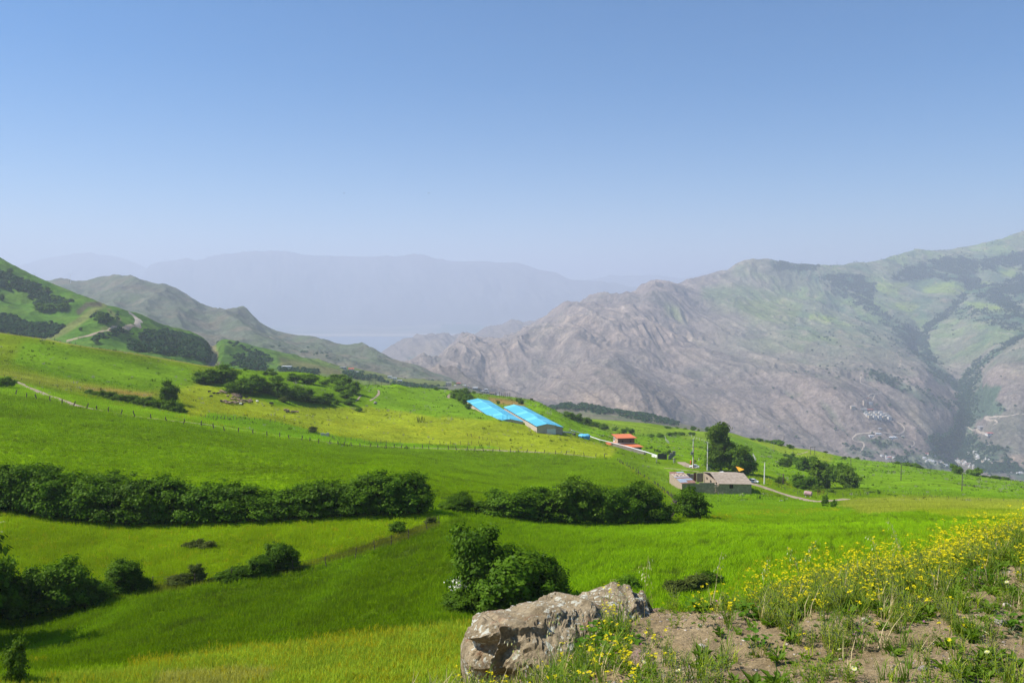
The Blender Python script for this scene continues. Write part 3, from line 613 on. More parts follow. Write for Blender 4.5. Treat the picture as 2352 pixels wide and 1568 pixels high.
def copy_tree(o, parent=None):
    c = o.copy(); COL.objects.link(c)
    if parent is not None: c.parent = parent
    for ch in list(o.children): copy_tree(ch, c)
    return c
ORD = 'first second third fourth fifth sixth seventh eighth ninth tenth eleventh twelfth thirteenth fourteenth fifteenth sixteenth seventeenth eighteenth nineteenth twentieth'.split()
def nth(i):
    if i < 20: return ORD[i]
    t = ['twenty', 'thirty', 'forty', 'fifty', 'sixty', 'seventy', 'eighty'][(i + 1) // 10 - 2]; r = (i + 1) % 10
    return t + '-' + ORD[r - 1] if r else {'twenty': 'twentieth', 'thirty': 'thirtieth', 'forty': 'fortieth', 'fifty': 'fiftieth', 'sixty': 'sixtieth'}[t]
def big_mesh(name, V, Fq, mats, mi=None, attrs=None):
    """numpy verts (n,3), quads or tris (m,k)"""
    me = bpy.data.meshes.new(name); k = Fq.shape[1]
    me.vertices.add(len(V)); me.vertices.foreach_set('co', V.astype(np.float32).ravel())
    me.loops.add(Fq.size); me.loops.foreach_set('vertex_index', Fq.astype(np.int32).ravel())
    me.polygons.add(len(Fq)); me.polygons.foreach_set('loop_start', (np.arange(len(Fq)) * k).astype(np.int32))
    for m in (mats if isinstance(mats, (list, tuple)) else [mats]): me.materials.append(m)
    if mi is not None: me.polygons.foreach_set('material_index', mi.astype(np.int32))
    for nme, val in (attrs or {}).items():
        a = me.attributes.new(nme, 'FLOAT_COLOR', 'POINT'); c4 = np.ones((len(V), 4), np.float32); c4[:, :3] = val; a.data.foreach_set('color', c4.ravel())
    me.update(calc_edges=True); return me
def tris_of(mb):
    """MB -> (V, triangles, material index)"""
    T, M = [], []
    for f, m in zip(mb.f, mb.m):
        for i in range(1, len(f) - 1): T.append((f[0], f[i], f[i + 1])); M.append(m)
    return np.array(mb.v, float), np.array(T), np.array(M)
def scatter_mesh(name, protos, pos, rz, sc, mats, pick, lean=None):
    """join many transformed copies of prototypes into one mesh"""
    VV, FF, MM, base = [], [], [], 0
    for k, (V, T, M) in enumerate(protos):
        idx = np.where(pick == k)[0]
        if len(idx) == 0: continue
        c, s_ = np.cos(rz[idx]), np.sin(rz[idx]); S = sc[idx]
        if S.ndim == 1: S = np.stack([S, S, S], 1)
        x = V[None, :, 0] * S[:, 0:1]; y = V[None, :, 1] * S[:, 1:2]; z = V[None, :, 2] * S[:, 2:3]
        if lean is not None: x = x + z * lean[idx, 0:1]; y = y + z * lean[idx, 1:2]
        P = np.stack([x * c[:, None] - y * s_[:, None] + pos[idx, 0:1], x * s_[:, None] + y * c[:, None] + pos[idx, 1:2], z + pos[idx, 2:3]], -1)
        n = len(V); VV.append(P.reshape(-1, 3)); FF.append((T[None] + (np.arange(len(idx)) * n)[:, None, None]).reshape(-1, 3) + base)
        MM.append(np.tile(M, len(idx))); base += n * len(idx)
    return big_mesh(name, np.concatenate(VV), np.concatenate(FF), mats, np.concatenate(MM))
# ================================================================ leaves, bushes and trees
def leaf_mat(name, c, c2, trans=.3, scale=.6, gloss=.5):
    m = bpy.data.materials.new(name); m.use_nodes = True; nt = m.node_tree; nt.nodes.clear()
    geo = N(nt, 'ShaderNodeNewGeometry'); oi = N(nt, 'ShaderNodeObjectInfo')
    f = maprange(nt, noise(nt, scale, 3, .7, geo.outputs['Position']), .3, .7, 0, 1)
    f2 = mathn(nt, 'MULTIPLY', f, .65); f2 = mathn(nt, 'ADD', f2, mathn(nt, 'MULTIPLY', geo.outputs['Random Per Island'], .35))
    col = mix(nt, f2, c, c2)
    k = maprange(nt, oi.outputs['Random'], 0, 1, .82, 1.18)
    n = N(nt, 'ShaderNodeVectorMath', operation='SCALE'); nt.links.new(col, n.inputs[0]); nt.links.new(k, n.inputs['Scale']); col = n.outputs[0]
    d = N(nt, 'ShaderNodeBsdfDiffuse'); t = N(nt, 'ShaderNodeBsdfTranslucent'); g = N(nt, 'ShaderNodeBsdfGlossy'); g.inputs['Roughness'].default_value = gloss
    nt.links.new(col, d.inputs[0])
    tc = N(nt, 'ShaderNodeMix', data_type='RGBA', blend_type='MULTIPLY'); tc.inputs[0].default_value = 1; nt.links.new(col, tc.inputs[6]); tc.inputs[7].default_value = (1.5, 1.6, .5, 1)
    nt.links.new(tc.outputs[2], t.inputs[0]); g.inputs[0].default_value = (.8, .9, .7, 1)
    a = N(nt, 'ShaderNodeMixShader'); a.inputs[0].default_value = trans; nt.links.new(d.outputs[0], a.inputs[1]); nt.links.new(t.outputs[0], a.inputs[2])
    b = N(nt, 'ShaderNodeMixShader'); b.inputs[0].default_value = .006; nt.links.new(a.outputs[0], b.inputs[1]); nt.links.new(g.outputs[0], b.inputs[2])
    o = N(nt, 'ShaderNodeOutputMaterial'); nt.links.new(b.outputs[0], o.inputs[0]); return m
M_dark = leaf_mat('hedge leaves', (.018, .058, .003), (.125, .225, .010), .3)
M_mid = leaf_mat('shrub leaves', (.034, .088, .005), (.150, .245, .012), .32)
M_light = leaf_mat('young leaves', (.060, .120, .008), (.120, .185, .012), .35)
M_olive = leaf_mat('olive leaves', (.055, .085, .015), (.105, .125, .022), .3)
M_far = leaf_mat('distant leaves', (.008, .036, .012), (.036, .085, .022), .15, .05)
M_bark = simple('bark', (.09, .065, .045), .9, .35, 6, .6)
def leaf_quads(C, Nn, size, rng, asp=1.6):
    """C (n,3) centres, Nn (n,3) normals, size (n,) -> quads bent rhombus"""
    n = len(C); Nn = Nn / (np.linalg.norm(Nn, axis=1, keepdims=True) + 1e-9)
    a = np.cross(Nn, rng.normal(size=(n, 3))); a /= np.linalg.norm(a, axis=1, keepdims=True) + 1e-9; b = np.cross(Nn, a)
    s = size[:, None]
    V = np.stack([C - a * s * .5 * asp, C + b * s * .5, C + a * s * .5 * asp + Nn * s * .15, C - b * s * .5], 1).reshape(-1, 3)
    return V, np.arange(n * 4).reshape(-1, 4)
def crown_mesh(name, lobes, n, leaf, seed, m, ncl=90, spread=.2, fill=.3, upness=.5, flat=1.0, zmin=None):
    rng = np.random.default_rng(seed); L = np.array(lobes, float); ns_ = 9; kk = rng.integers(0, len(L), ns_); dd_ = rng.normal(size=(ns_, 3)); dd_ /= np.linalg.norm(dd_, axis=1, keepdims=True); dd_[:, 2] = np.abs(dd_[:, 2]) * .9
    sm_ = np.concatenate([L[kk, :3] + dd_ * L[kk, 3:6] * 1.02, np.repeat(rng.uniform(.09, .17, (ns_, 1)), 3, 1)], 1); L = np.concatenate([L, sm_])
    wgt = (L[:, 3] * L[:, 4] + L[:, 3] * L[:, 5] + L[:, 4] * L[:, 5]); wgt /= wgt.sum()
    nc = ncl; li = rng.choice(len(L), nc, p=wgt)
    d = rng.normal(size=(nc, 3)); d /= np.linalg.norm(d, axis=1, keepdims=True); d[:, 2] = np.where(d[:, 2] < -.35, -d[:, 2] * .6, d[:, 2])
    rr = np.where(rng.random(nc) < .20, rng.uniform(1.08, 1.42, nc), rng.uniform(.72, 1.08, nc))[:, None]
    cc = L[li, :3] + d * L[li, 3:6] * rr; cr = rng.uniform(.5, 1.4, nc) * spread; cr = np.where(rr[:, 0] > 1.08, cr * .6, cr)
    k = rng.choice(nc, n, p=cr**2 / (cr**2).sum()); off = rng.normal(size=(n, 3)) * cr[k][:, None] * .55; off[:, 2] *= .6 * flat
    C = cc[k] + off; out = d[k] * .7 + off / (cr[k][:, None] + 1e-6) * .4
    nf = int(n * fill); lf = rng.choice(len(L), nf, p=wgt); df = rng.normal(size=(nf, 3)); df /= np.linalg.norm(df, axis=1, keepdims=True)
    Cf = L[lf, :3] + df * L[lf, 3:6] * rng.uniform(.35, .88, nf)[:, None]
    C = np.concatenate([C, Cf]); out = np.concatenate([out, df * .6])
    Nn = out + np.array([0, 0, upness]) + rng.normal(size=C.shape) * .42
    if zmin is not None: C[:, 2] = np.maximum(C[:, 2], zmin + rng.uniform(0, .1, len(C)))
    size = leaf * rng.uniform(.6, 1.35, len(C)); size[n:] *= 1.5
    V, Fq = leaf_quads(C, Nn, size, rng); return big_mesh(name, V, Fq, m)
def trunk_mesh(name, h, r, seed, limbs=5, lean=.1, m=None):
    rg = random.Random(seed); mb = MB(); p = Vector((0, 0, -.15)); pts = [p]; n = 5
    for i in range(n): p = p + Vector((rg.uniform(-lean, lean) * h / n, rg.uniform(-lean, lean) * h / n, (h + .15) / n)); pts.append(p)
    mb.path(pts, [r * (1.25 - .9 * i / n) for i in range(n + 1)], 7)
    for k in range(limbs):
        i = rg.randint(1, n - 1); a = rg.uniform(0, 6.28); q = pts[i]; L = h * rg.uniform(.3, .55); dd = Vector((math.cos(a), math.sin(a), rg.uniform(.5, 1.1))).normalized()
        q1 = q + dd * L * .5; q2 = q1 + (dd + Vector((0, 0, .35))).normalized() * L * .5
        mb.path([q, q1, q2], [r * .45, r * .28, r * .1], 5)
    return mb.mesh(name, m or M_bark, True)
B3 = lambda *a: [tuple(x) for x in a]
# unit prototypes: about 1 wide radius, height 1 stands for the full plant height
LB = {
 'a': [(0,0,.24,.47,.45,.25),(0,0,.48,.42,.42,.44),(.22,.1,.62,.3,.3,.32),(-.25,-.08,.45,.3,.3,.38),(.05,-.25,.34,.33,.28,.32)],
 'b': [(0,0,.22,.48,.46,.24),(0,0,.42,.46,.44,.4),(-.2,.15,.62,.28,.3,.33),(.3,0,.38,.27,.3,.36),(-.3,-.2,.3,.25,.25,.28),(.1,-.2,.6,.25,.25,.3)],
 'c': [(0,0,.22,.42,.40,.22),(0,0,.5,.36,.36,.46),(.25,-.1,.36,.28,.28,.34),(-.25,0,.36,.3,.3,.34),(0,.2,.7,.22,.22,.27)],
 'tall': [(0,0,.3,.30,.30,.26),(.03,0,.5,.27,.27,.26),(-.03,.02,.7,.19,.19,.2),(.02,0,.88,.1,.1,.13),(.14,.05,.36,.18,.18,.2),(-.15,0,.4,.17,.17,.2)],
 'wide': [(0,0,.35,.6,.4,.33),(.4,0,.3,.3,.3,.28),(-.4,.1,.32,.3,.3,.3),(.15,.1,.62,.3,.3,.3),(-.2,-.05,.55,.28,.28,.28)],
}
PRO = {}
def proto(kind, quality, m, mname):
    key = (kind, quality, mname)
    if key not in PRO:
        seed = abs(hash(kind)) % 1 + {'a': 3, 'b': 5, 'c': 8, 'tall': 13, 'wide': 21}[kind] * 7 + {'hi': 1, 'mid': 2, 'lo': 3}[quality]
        n, leaf, ncl, sp = {'hi': (8500, .036, 150, .115), 'mid': (2600, .060, 70, .16), 'lo': (700, .10, 36, .19)}[quality]
        if kind == 'tall': leaf *= .8; sp *= .7
        cm = crown_mesh('crown', LB[kind], n, leaf, seed, m, ncl, sp, .28, zmin=.02)
        tm = trunk_mesh('trunk', .72 if kind != 'tall' else .85, .022 if quality != 'lo' else .03, seed, 6)
        PRO[key] = (cm, tm)
    return PRO[key]
MATS = {'dark': M_dark, 'mid': M_mid, 'light': M_light, 'olive': M_olive}
def plant(name, cat, label, loc, wd, ht, kind='a', quality='mid', mname='mid', group=None, rz=None, part='crown'):
    cm, tm = proto(kind, quality, MATS[mname], mname)
    t = thing(name, label, cat, loc, 0, group)
    wref = {'a': .95, 'b': 1.0, 'c': .95, 'tall': .62, 'wide': 1.3}[kind]
    r = rnd.uniform(0, 6.28) if rz is None else rz
    for nm, me in ((part, cm), ('trunk' if 'tree' in name or name == 'conifer' else 'stem', tm)):
        o = obj(nm, me, t, None, r, (wd / wref, wd / wref, ht))
    return t
def mpp(p): return p.y * CP / F        # metres per frame unit at a point
# ================================================================ bushes and trees, each a thing
def row(items, name, cat, adj, where, group, quality, mname, kinds='abc', land=None, dmin=0, conv=None, sink=.0):
    items = sorted(items, key=lambda t: t[0]); out = []
    for i, it in enumerate(items):
        u, v, w_, h_ = it[:4]; mn = it[4] if len(it) > 4 else mname
        if conv: u, v, w_, h_ = conv[0] + u / conv[2], conv[1] + v / conv[2], w_ / conv[2], h_ / conv[2]
        p = (land or near).at(u, v, dmin); s = mpp(p)
        k = kinds[i % len(kinds)]
        if len(it) > 5: k = it[5]
        p.z -= sink * h_ * s
        lab = '%s, %s from the left %s' % (adj if mn == mname else {'light': 'bright green bush', 'dark': 'dark green bush', 'olive': 'greyish olive bush', 'mid': 'green bush'}[mn], nth(i), where)
        out.append(plant(name, cat, lab, p, w_ * s, h_ * s * (1 + sink), k, quality, mn, group))
    return out
hedge = [(-90,1160,110,100),(-30,1166,115,104),(30,1172,115,106),(82,1180,105,116),(140,1188,110,108),(200,1196,115,104),(262,1200,110,104),(325,1204,120,112),(385,1203,110,104),(445,1200,110,100),(505,1199,110,92),(560,1198,105,84),(610,1196,100,70),(660,1193,105,74),(712,1190,100,78),(762,1187,105,86),(815,1184,100,84),(862,1182,105,92),(912,1180,115,100),(955,1180,85,88),
         (60,1150,110,85),(250,1168,110,78),(120,1155,110,80)]
row(hedge, 'hedge_bush', 'bush', 'dark leafy bush', 'in the long dark hedge across the left field', 'bushes of the long left hedge', 'hi', 'dark', 'abc')
row([(1036,1172,60,26),(1055,1170,60,40)], 'hedge_bush', 'bush', 'small dark bush', 'of the two in the gap between the hedges', 'bushes in the hedge gap', 'hi', 'dark', 'ba')
row([(1120,1182,60,36),(1160,1188,95,64),(1212,1193,95,70),(1262,1199,100,78),(1322,1204,110,114,'mid'),(1382,1204,90,84),(1425,1203,95,84),(1468,1201,95,100),(1500,1197,70,66),(1518,1196,50,36)], 'hedge_bush', 'bush', 'dark leafy bush', 'in the right hedge below the farmhouse', 'bushes of the right hedge', 'hi', 'dark', 'bac')
P = near.at(1584, 1190); plant('tree', 'tree', 'round dark tree standing alone below the grey farmhouse', P, 74 * mpp(P), 74 * mpp(P), 'a', 'hi', 'dark', None, 1.0)
cl = [('tall left bush of the big central clump, pale blossom at its foot', 1108, 1388, 140, 180, 'c'), ('broad round bush in the middle of the big central clump', 1180, 1394, 180, 142, 'a'), ('right-hand bush of the big central clump, behind the rock', 1245, 1380, 105, 112, 'b'),
      ('low bush skirting the left foot of the central clump', 1062, 1396, 95, 46, 'b'), ('low bush skirting the front foot of the central clump', 1150, 1408, 110, 42, 'wide')]
for lb, u_, v_, w_, h_, k in cl:
    P = near.at(u_, v_); plant('bush', 'bush', lb, P, w_ * mpp(P), h_ * mpp(P), k, 'hi', 'dark', 'bushes of the central clump')
# blossom on the tall bush
rg = np.random.default_rng(5); P = near.at(1085, 1385); s_ = mpp(P)
C = np.array([P.x, P.y - 28 * s_, P.z]) + rg.normal(size=(260, 3)) * np.array([13, 9, 9]) * s_ + np.array([-22 * s_, 0, 52 * s_])
V_, F_ = leaf_quads(C, rg.normal(size=C.shape) + [0, -1, 1], np.full(260, .09), rg)
M_white = simple('white petals', (.75, .74, .60), .6, .1)
o = obj('blossom', big_mesh('blossom', V_, F_, M_white)); tag(o, 'cluster of cream blossom on the left side of the central clump', 'blossom'); o['kind'] = 'stuff'
row([(-95,1425,120,170),(-22,1424,120,170),(40,1420,90,95),(92,1412,100,115),(150,1400,115,122),(205,1388,80,60),(285,1360,85,76),(325,1354,50,30)], 'bush', 'bush', 'dark bush', 'at the lower left edge of the olive meadow', 'bushes along the lower left ditch', 'hi', 'dark', 'cab')
row([(410,1344,50,26,'olive'),(455,1336,36,42,'olive'),(520,1333,50,22),(562,1327,60,32),(600,1322,60,46),(638,1308,64,68),(662,1306,50,60)], 'bush', 'bush', 'dark bush', 'along the ditch below the olive meadow', 'bushes along the middle ditch', 'hi', 'dark', 'bca')
row([(915,1222,40,28),(990,1205,26,20,'olive'),(478,1260,34,17,'olive'),(452,1257,30,19,'olive'),(432,1258,22,14,'olive')], 'bush', 'bush', 'low dark scrub', 'in the olive meadow', 'scrub in the olive meadow', 'mid', 'dark', 'bac')
P = near.at(38, 1568); plant('young_tree', 'tree', 'thin sunlit sapling at the bottom left corner', P, 52 * mpp(P), 96 * mpp(P), 'c', 'mid', 'light')
P = near.at(-215, 1480); plant('tree', 'tree', 'tall tree just outside the left edge, casting the long shadow', P, 8.5, 12.5, 'a', 'hi', 'dark')
row([(1445,1352,50,30),(1560,1360,60,30,'olive'),(1600,1352,60,34,'olive'),(1632,1342,44,32)], 'bush', 'bush', 'dark low bush', 'in the field just right of the rock', 'low bushes right of the rock', 'mid', 'dark', 'ab')
# middle distance
row([(1050,520,90,60),(1130,535,120,60),(1220,560,130,80),(1300,575,140,90),(1390,600,140,90),(1480,615,120,80),(1560,625,140,100),(1650,650,140,110),(1730,665,150,110),(1820,685,150,110),(1910,700,150,120),(2000,720,150,120),(2080,735,130,110),(2150,748,90,70)], 'bush', 'bush', 'green bush', 'in the low hedge beside the left track', 'bushes of the left track hedge', 'mid', 'mid', 'abc', conv=(0, 803.9, 5.12))
P = near.at(389, 925, 292); plant('tree', 'tree', 'bright green tree above the low hedge beside the track', P, 38 * mpp(P), 48 * mpp(P), 'c', 'mid', 'mid')
P = near.at(6, 890); plant('bush', 'bush', 'green bush at the left edge where the track begins', P, 56 * mpp(P), 26 * mpp(P), 'wide', 'mid', 'mid')
clump = [(60,390,200,150),(190,380,180,160),(300,378,240,180),(370,500,150,110),(470,500,170,140),(590,500,220,190),(700,485,180,180),(780,500,140,110),(860,520,130,110),(930,545,160,160),(900,375,120,80),(1020,565,150,130),(1120,575,180,140),(1230,565,150,120),(1100,365,130,80),(1290,395,160,120),(1300,605,160,70),(1400,612,140,70),(1500,632,90,50),(1570,385,120,70),(1620,345,150,60),(1700,430,180,100),(1800,510,150,120),(1720,560,120,80),(1740,633,120,60),(1600,633,60,40),(1460,405,80,50),(1500,565,120,60),(1650,485,120,70),(770,295,60,40),(860,295,80,40),(830,248,80,35),(530,238,40,25),(1180,335,80,50),(990,612,70,65,'olive'),(1870,718,60,40),(1180,590,120,70)]
clump = [(a_, b_, c_ * 1.18, d_ * 1.08) + tuple(e_) for a_, b_, c_, d_, *e_ in clump]
row(clump, 'shrub', 'shrub', 'dark green shrub', 'in the shrubby clump above the sheep', 'shrubs of the clump above the sheep', 'mid', 'mid', 'abc', conv=(459.4, 803.9, 5.12))
P = near.at(718, 994); plant('shrub', 'shrub', 'lone shrub by the broken wall in the yellow meadow', P, 26 * mpp(P), 17 * mpp(P), 'wide', 'mid', 'olive')
row([(400,455,110,70),(430,485,160,110),(500,525,150,130),(560,565,130,120),(575,625,90,90),(520,445,150,100),(600,470,80,50),(1290,555,80,70),(1250,525,60,50),(1430,505,40,30,'olive'),(150,368,60,40),(655,412,50,30),(985,555,40,50)], 'shrub', 'shrub', 'dark green shrub', 'on the bank behind the blue roofed barns', 'shrubs behind the barns', 'mid', 'mid', 'bac', conv=(976.2, 832.6, 5.851))
row([(1930,745,130,90),(2000,770,90,70),(2060,795,130,100),(2150,825,130,90),(2240,850,120,70),(2320,862,90,45)], 'shrub', 'shrub', 'dark green shrub', 'in the shrub line right of the barns', 'shrubs right of the barns', 'mid', 'mid', 'abc', conv=(976.2, 832.6, 5.851))
row([(15,95,40,55),(80,115,60,40),(140,147,80,50),(235,152,50,30),(310,177,50,45),(340,147,30,20),(375,182,60,50),(545,212,50,35),(620,210,60,35),(700,197,50,35),(745,195,50,32),(800,192,60,30),(880,192,30,30),(908,197,30,35),(1030,222,30,15),(685,134,60,20),(765,134,30,14),(835,140,30,12)], 'shrub', 'shrub', 'dark green shrub', 'on the slope above the red roofed house', 'shrubs above the red roofed house', 'lo', 'mid', 'abc', conv=(1349.4, 947.5, 3.7236))
for i, (u_, v_, w_, h_, k) in enumerate([(900,151,45,36,'a'),(950,155,18,18,'c'),(1025,163,42,46,'tall'),(1060,165,30,25,'a'),(1205,167,26,20,'a'),(1410,232,40,18,'b'),(1475,247,55,30,'a'),(1535,252,40,22,'b'),(1580,262,50,30,'a'),(1620,274,70,46,'b'),(1655,285,50,42,'a'),(1733,307,55,38,'a')]):
    P = near.at(1349.4 + u_ / 3.7236, 947.5 + v_ / 3.7236); s_ = mpp(P) / 3.7236
    plant('tree', 'tree', 'small dark tree on the skyline of the right slope, %s from the left' % nth(i), P, w_ * s_, h_ * s_, k, 'lo', 'dark', 'skyline trees of the right slope')
P = near.at(1655, 1081, 320); plant('tree', 'tree', 'tall ragged tree, highest of all, behind the grey farmhouse', P, 56 * mpp(P), 106 * mpp(P), 'tall', 'hi', 'light', None, .4)
P = near.at(1688, 1085, 320); plant('tree', 'tree', 'broad dark tree right of the tallest one behind the farmhouse', P, 64 * mpp(P), 72 * mpp(P), 'a', 'hi', 'mid')
P = near.at(1712, 1088, 318); plant('tree', 'tree', 'round dark tree above the car beside the farmhouse', P, 52 * mpp(P), 52 * mpp(P), 'b', 'hi', 'dark')
P = near.at(1641, 1080, 320); plant('tree', 'tree', 'leafy green tree at the left foot of the tallest one', P, 46 * mpp(P), 60 * mpp(P), 'c', 'hi', 'mid')
row([(1697,372,42,28),(1745,402,70,50),(1780,420,60,40),(1695,462,100,75),(1840,492,120,110),(1930,440,60,80),(1935,500,110,100),(2020,520,90,110),(1975,645,180,235,'light','c'),(1840,645,160,115),(1800,650,100,80),(2130,590,120,160),(2190,600,130,180,'mid'),(2240,645,150,165,'light'),(2050,650,60,80,'light')], 'tree', 'tree', 'dark leafy tree', 'in the grove on the right slope', 'trees of the right grove', 'mid', 'dark', 'abc', conv=(1349.4, 947.5, 3.7236))
row([(2030,790,56,90,'mid','c'),(2028,812,50,28),(2105,815,48,74),(1625,605,50,45,'light'),(1655,600,60,55,'light'),(1900,660,60,40,'light'),(1955,680,70,45,'light'),(2080,690,60,40,'light'),(1245,862,25,14),(1110,805,14,14)], 'shrub', 'shrub', 'small dark shrub', 'around the bend of the right road', 'shrubs by the right road', 'lo', 'dark', 'abc', conv=(1349.4, 947.5, 3.7236))
row([(480,722,40,18,'olive'),(630,792,22,12),(655,792,40,27),(700,782,20,16),(775,792,40,20),(1155,840,60,26),(1240,855,60,36),(1320,868,90,36),(1370,876,50,20),(1700,928,90,88),(1740,930,60,60),(1900,950,100,75),(1840,938,70,50),(1985,962,60,16),(2100,978,80,30),(2180,988,60,30),(2050,970,40,16)], 'bush', 'bush', 'dark green bush', 'along the far edge of the right field', 'bushes along the far edge of the right field', 'lo', 'mid', 'abc', conv=(1780, 861.3, 4.1126))
row([(890,1120,60,24),(935,1118,40,20),(975,1130,28,50),(1090,1140,60,18),(1140,1146,50,16)], 'shrub', 'shrub', 'small green shrub', 'by the fence of the right field', 'shrubs by the right field fence', 'lo', 'mid', 'bca', conv=(1780, 861.3, 4.1126))
row([(1250,640,50,50),(1270,625,40,50,'light'),(1390,700,60,60),(1440,720,60,50),(1520,760,80,50),(1590,770,80,60),(1660,770,90,110),(1150,640,70,40),(1010,610,60,40),(1340,700,30,60)], 'shrub', 'shrub', 'small green shrub', 'between the red roofed house and the block wall', 'shrubs near the block wall', 'lo', 'mid', 'cab', conv=(1366.6, 964.6, 9.752), dmin=400)
# ================================================================ far woods that read as one mass
def woods(name, land, patches, n, h, label, mat=M_far, seed=1, dens=True, hv=.35, jit=6, tri=16, brk=0):
    rg = np.random.default_rng(seed); u, v = land.uv(); tot = []
    nr, nc = u.shape; r0 = 2; 
    noi = fbm(land.X / 60, land.D / 60, 4, seed + 70, .6)
    mask = np.zeros(u.shape)
    for P, d in patches:
        if d > 0: mask = np.maximum(mask, sstep(-3, 4, polyd(u, v, P) + jit * noi) * d * (1 if d > .9 else sstep(-.35, .25, noi + (d - .5))))
    if brk: noi2 = fbm(land.X / 330, land.D / 330, 5, 101, .6); mask = mask * sstep(-.28, .12, fbm(land.X / 150, land.D / 190, 4, 333, .6) + .5 * noi2 + .12) + .004 * sstep(1650, 2000, u)
    area = np.zeros(u.shape); area[:-1, :-1] = (land.D[1:, :-1] - land.D[:-1, :-1]) * (land.X[:-1, 1:] - land.X[:-1, :-1])
    crest = land.row_of[-2] if False else nr - 1
    vis = np.zeros(u.shape, bool); el = land.Z / land.D; vis[:] = el >= np.maximum.accumulate(el, 0) - .002
    w_ = (mask * area * vis).ravel(); w_[w_ < 0] = 0
    n = min(n, int(w_.sum() / (h * h * .38)) + 10)
    idx = rg.choice(len(w_), n, p=w_ / w_.sum()); i, j = idx // nc, idx % nc; i = np.minimum(i, nr - 2); j = np.minimum(j, nc - 2)
    a, b = rg.random(n), rg.random(n)
    def bl(A): return (A[i, j] * (1 - a) + A[i + 1, j] * a) * (1 - b) + (A[i, j + 1] * (1 - a) + A[i + 1, j + 1] * a) * b
    pos = np.stack([bl(land.X), bl(land.D), bl(land.Z)], 1)
    protos = []
    for k in range(4):                                  # a knobbly low tree: a few leaf sheets round a core
        q = np.random.default_rng(seed * 10 + k); d = q.normal(size=(tri, 3)); d /= np.linalg.norm(d, axis=1, keepdims=True); d[:, 2] = np.abs(d[:, 2]) * .9
        C = d * q.uniform(.25, .5, (tri, 1)) + [0, 0, .42]
        V_, F_ = leaf_quads(C, d + [0, 0, .3], np.full(tri, .62), q, 1.1); T = np.concatenate([F_[:, [0, 1, 2]], F_[:, [0, 2, 3]]])
        protos.append((V_, T, np.zeros(len(T), int)))
    S = h * rg.uniform(1 - hv, 1 + hv, n) ; sc = np.stack([S * 1.1, S * 1.1, S], 1)
    me = scatter_mesh(name, protos, pos, rg.uniform(0, 6.28, n), sc, mat, rg.integers(0, 4, n))
    o = obj(name, me); o['kind'] = 'stuff'; o['label'] = label; print(name, n, len(me.polygons)); return o
woods('scrub_wood', hill, hill_wood, 9000, 4.2, 'dark scrub woods on the green left hill', M_far, 3)
row([(480,545,75,45),(570,560,60,35),(335,620,75,60),(370,640,60,60),(430,625,90,60),(530,620,80,60),(85,300,45,45),(20,540,40,60),(690,795,26,32),(860,715,80,70),(400,470,50,60),(560,585,60,30)], 'shrub', 'shrub', 'round dark shrub', 'on the open grass of the green hill', 'lone shrubs on the green hill', 'lo', 'dark', 'abc', land=hill, dmin=900, conv=(0, 545.5, 3.7236))
woods('mountain_wood', mt, mt_wood, 26000, 9.5, 'blue green woods in the gullies of the great mountain', M_far, 5, tri=8, jit=17, brk=1)
pines = [([(1262,935),(1300,930),(1340,932),(1400,942),(1430,952),(1380,950),(1300,941),(1262,940)], .62), ([(1400,942),(1500,958),(1560,976),(1540,980),(1470,968),(1420,956)], .5), ([(1270,945),(1400,955),(1460,968),(1340,962)], .06)]
woods('pine_belt', pk, pines, 700, 7.0, 'belt of dark pines on the low knoll behind the right slope', M_far, 8)
woods('tree_scatter', bh, [([(600,790),(700,800),(800,830),(850,850),(780,850),(680,820)], .12), ([(820,870),(1000,880),(1060,895),(1000,900),(850,890)], .5)], 400, 7, 'scattered dark trees on the brown hill', M_far, 9)
print('veg', time.time() - T0)
# ================================================================ grass standing on the nearer fields
def tuft_proto(name, n, h, w_, spread, seed, m, head=None):
    rg = np.random.default_rng(seed); mb = MB()
    for i in range(n):
        a = rg.uniform(0, 6.28); r = spread * math.sqrt(rg.random()); x, y = r * math.cos(a), r * math.sin(a); hh = h * rg.uniform(.6, 1.15)
        b = rg.uniform(0, 6.28); lx, ly = math.cos(b) * hh * rg.uniform(.1, .45), math.sin(b) * hh * rg.uniform(.1, .45); c = rg.uniform(0, 3.14); dx, dy = math.cos(c) * w_, math.sin(c) * w_
        mb.add([(x - dx, y - dy, -.03), (x + dx, y + dy, -.03), (x + lx * .4 + dx * .8, y + ly * .4 + dy * .8, hh * .6), (x + lx * .4 - dx * .8, y + ly * .4 - dy * .8, hh * .6), (x + lx, y + ly, hh)], [(0,1,2,3),(3,2,4)])
    me = mb.mesh(name, m); return bpy.data.objects.new(name, me)
def tint_mat(name, trans=.3):
    m = bpy.data.materials.new(name); m.use_nodes = True; nt = m.node_tree; nt.nodes.clear()
    at_ = N(nt, 'ShaderNodeAttribute', attribute_name='tint', attribute_type='INSTANCER'); geo = N(nt, 'ShaderNodeNewGeometry')
    k = maprange(nt, geo.outputs['Random Per Island'], 0, 1, .75, 1.3)
    n = N(nt, 'ShaderNodeVectorMath', operation='SCALE'); nt.links.new(at_.outputs['Color'], n.inputs[0]); nt.links.new(k, n.inputs['Scale'])
    d = N(nt, 'ShaderNodeBsdfDiffuse'); t = N(nt, 'ShaderNodeBsdfTranslucent'); nt.links.new(n.outputs[0], d.inputs[0]); nt.links.new(n.outputs[0], t.inputs[0])
    a = N(nt, 'ShaderNodeMixShader'); a.inputs[0].default_value = trans; nt.links.new(d.outputs[0], a.inputs[1]); nt.links.new(t.outputs[0], a.inputs[2])
    o = N(nt, 'ShaderNodeOutputMaterial'); nt.links.new(a.outputs[0], o.inputs[0]); return m
M_tuft = tint_mat('grass blades')
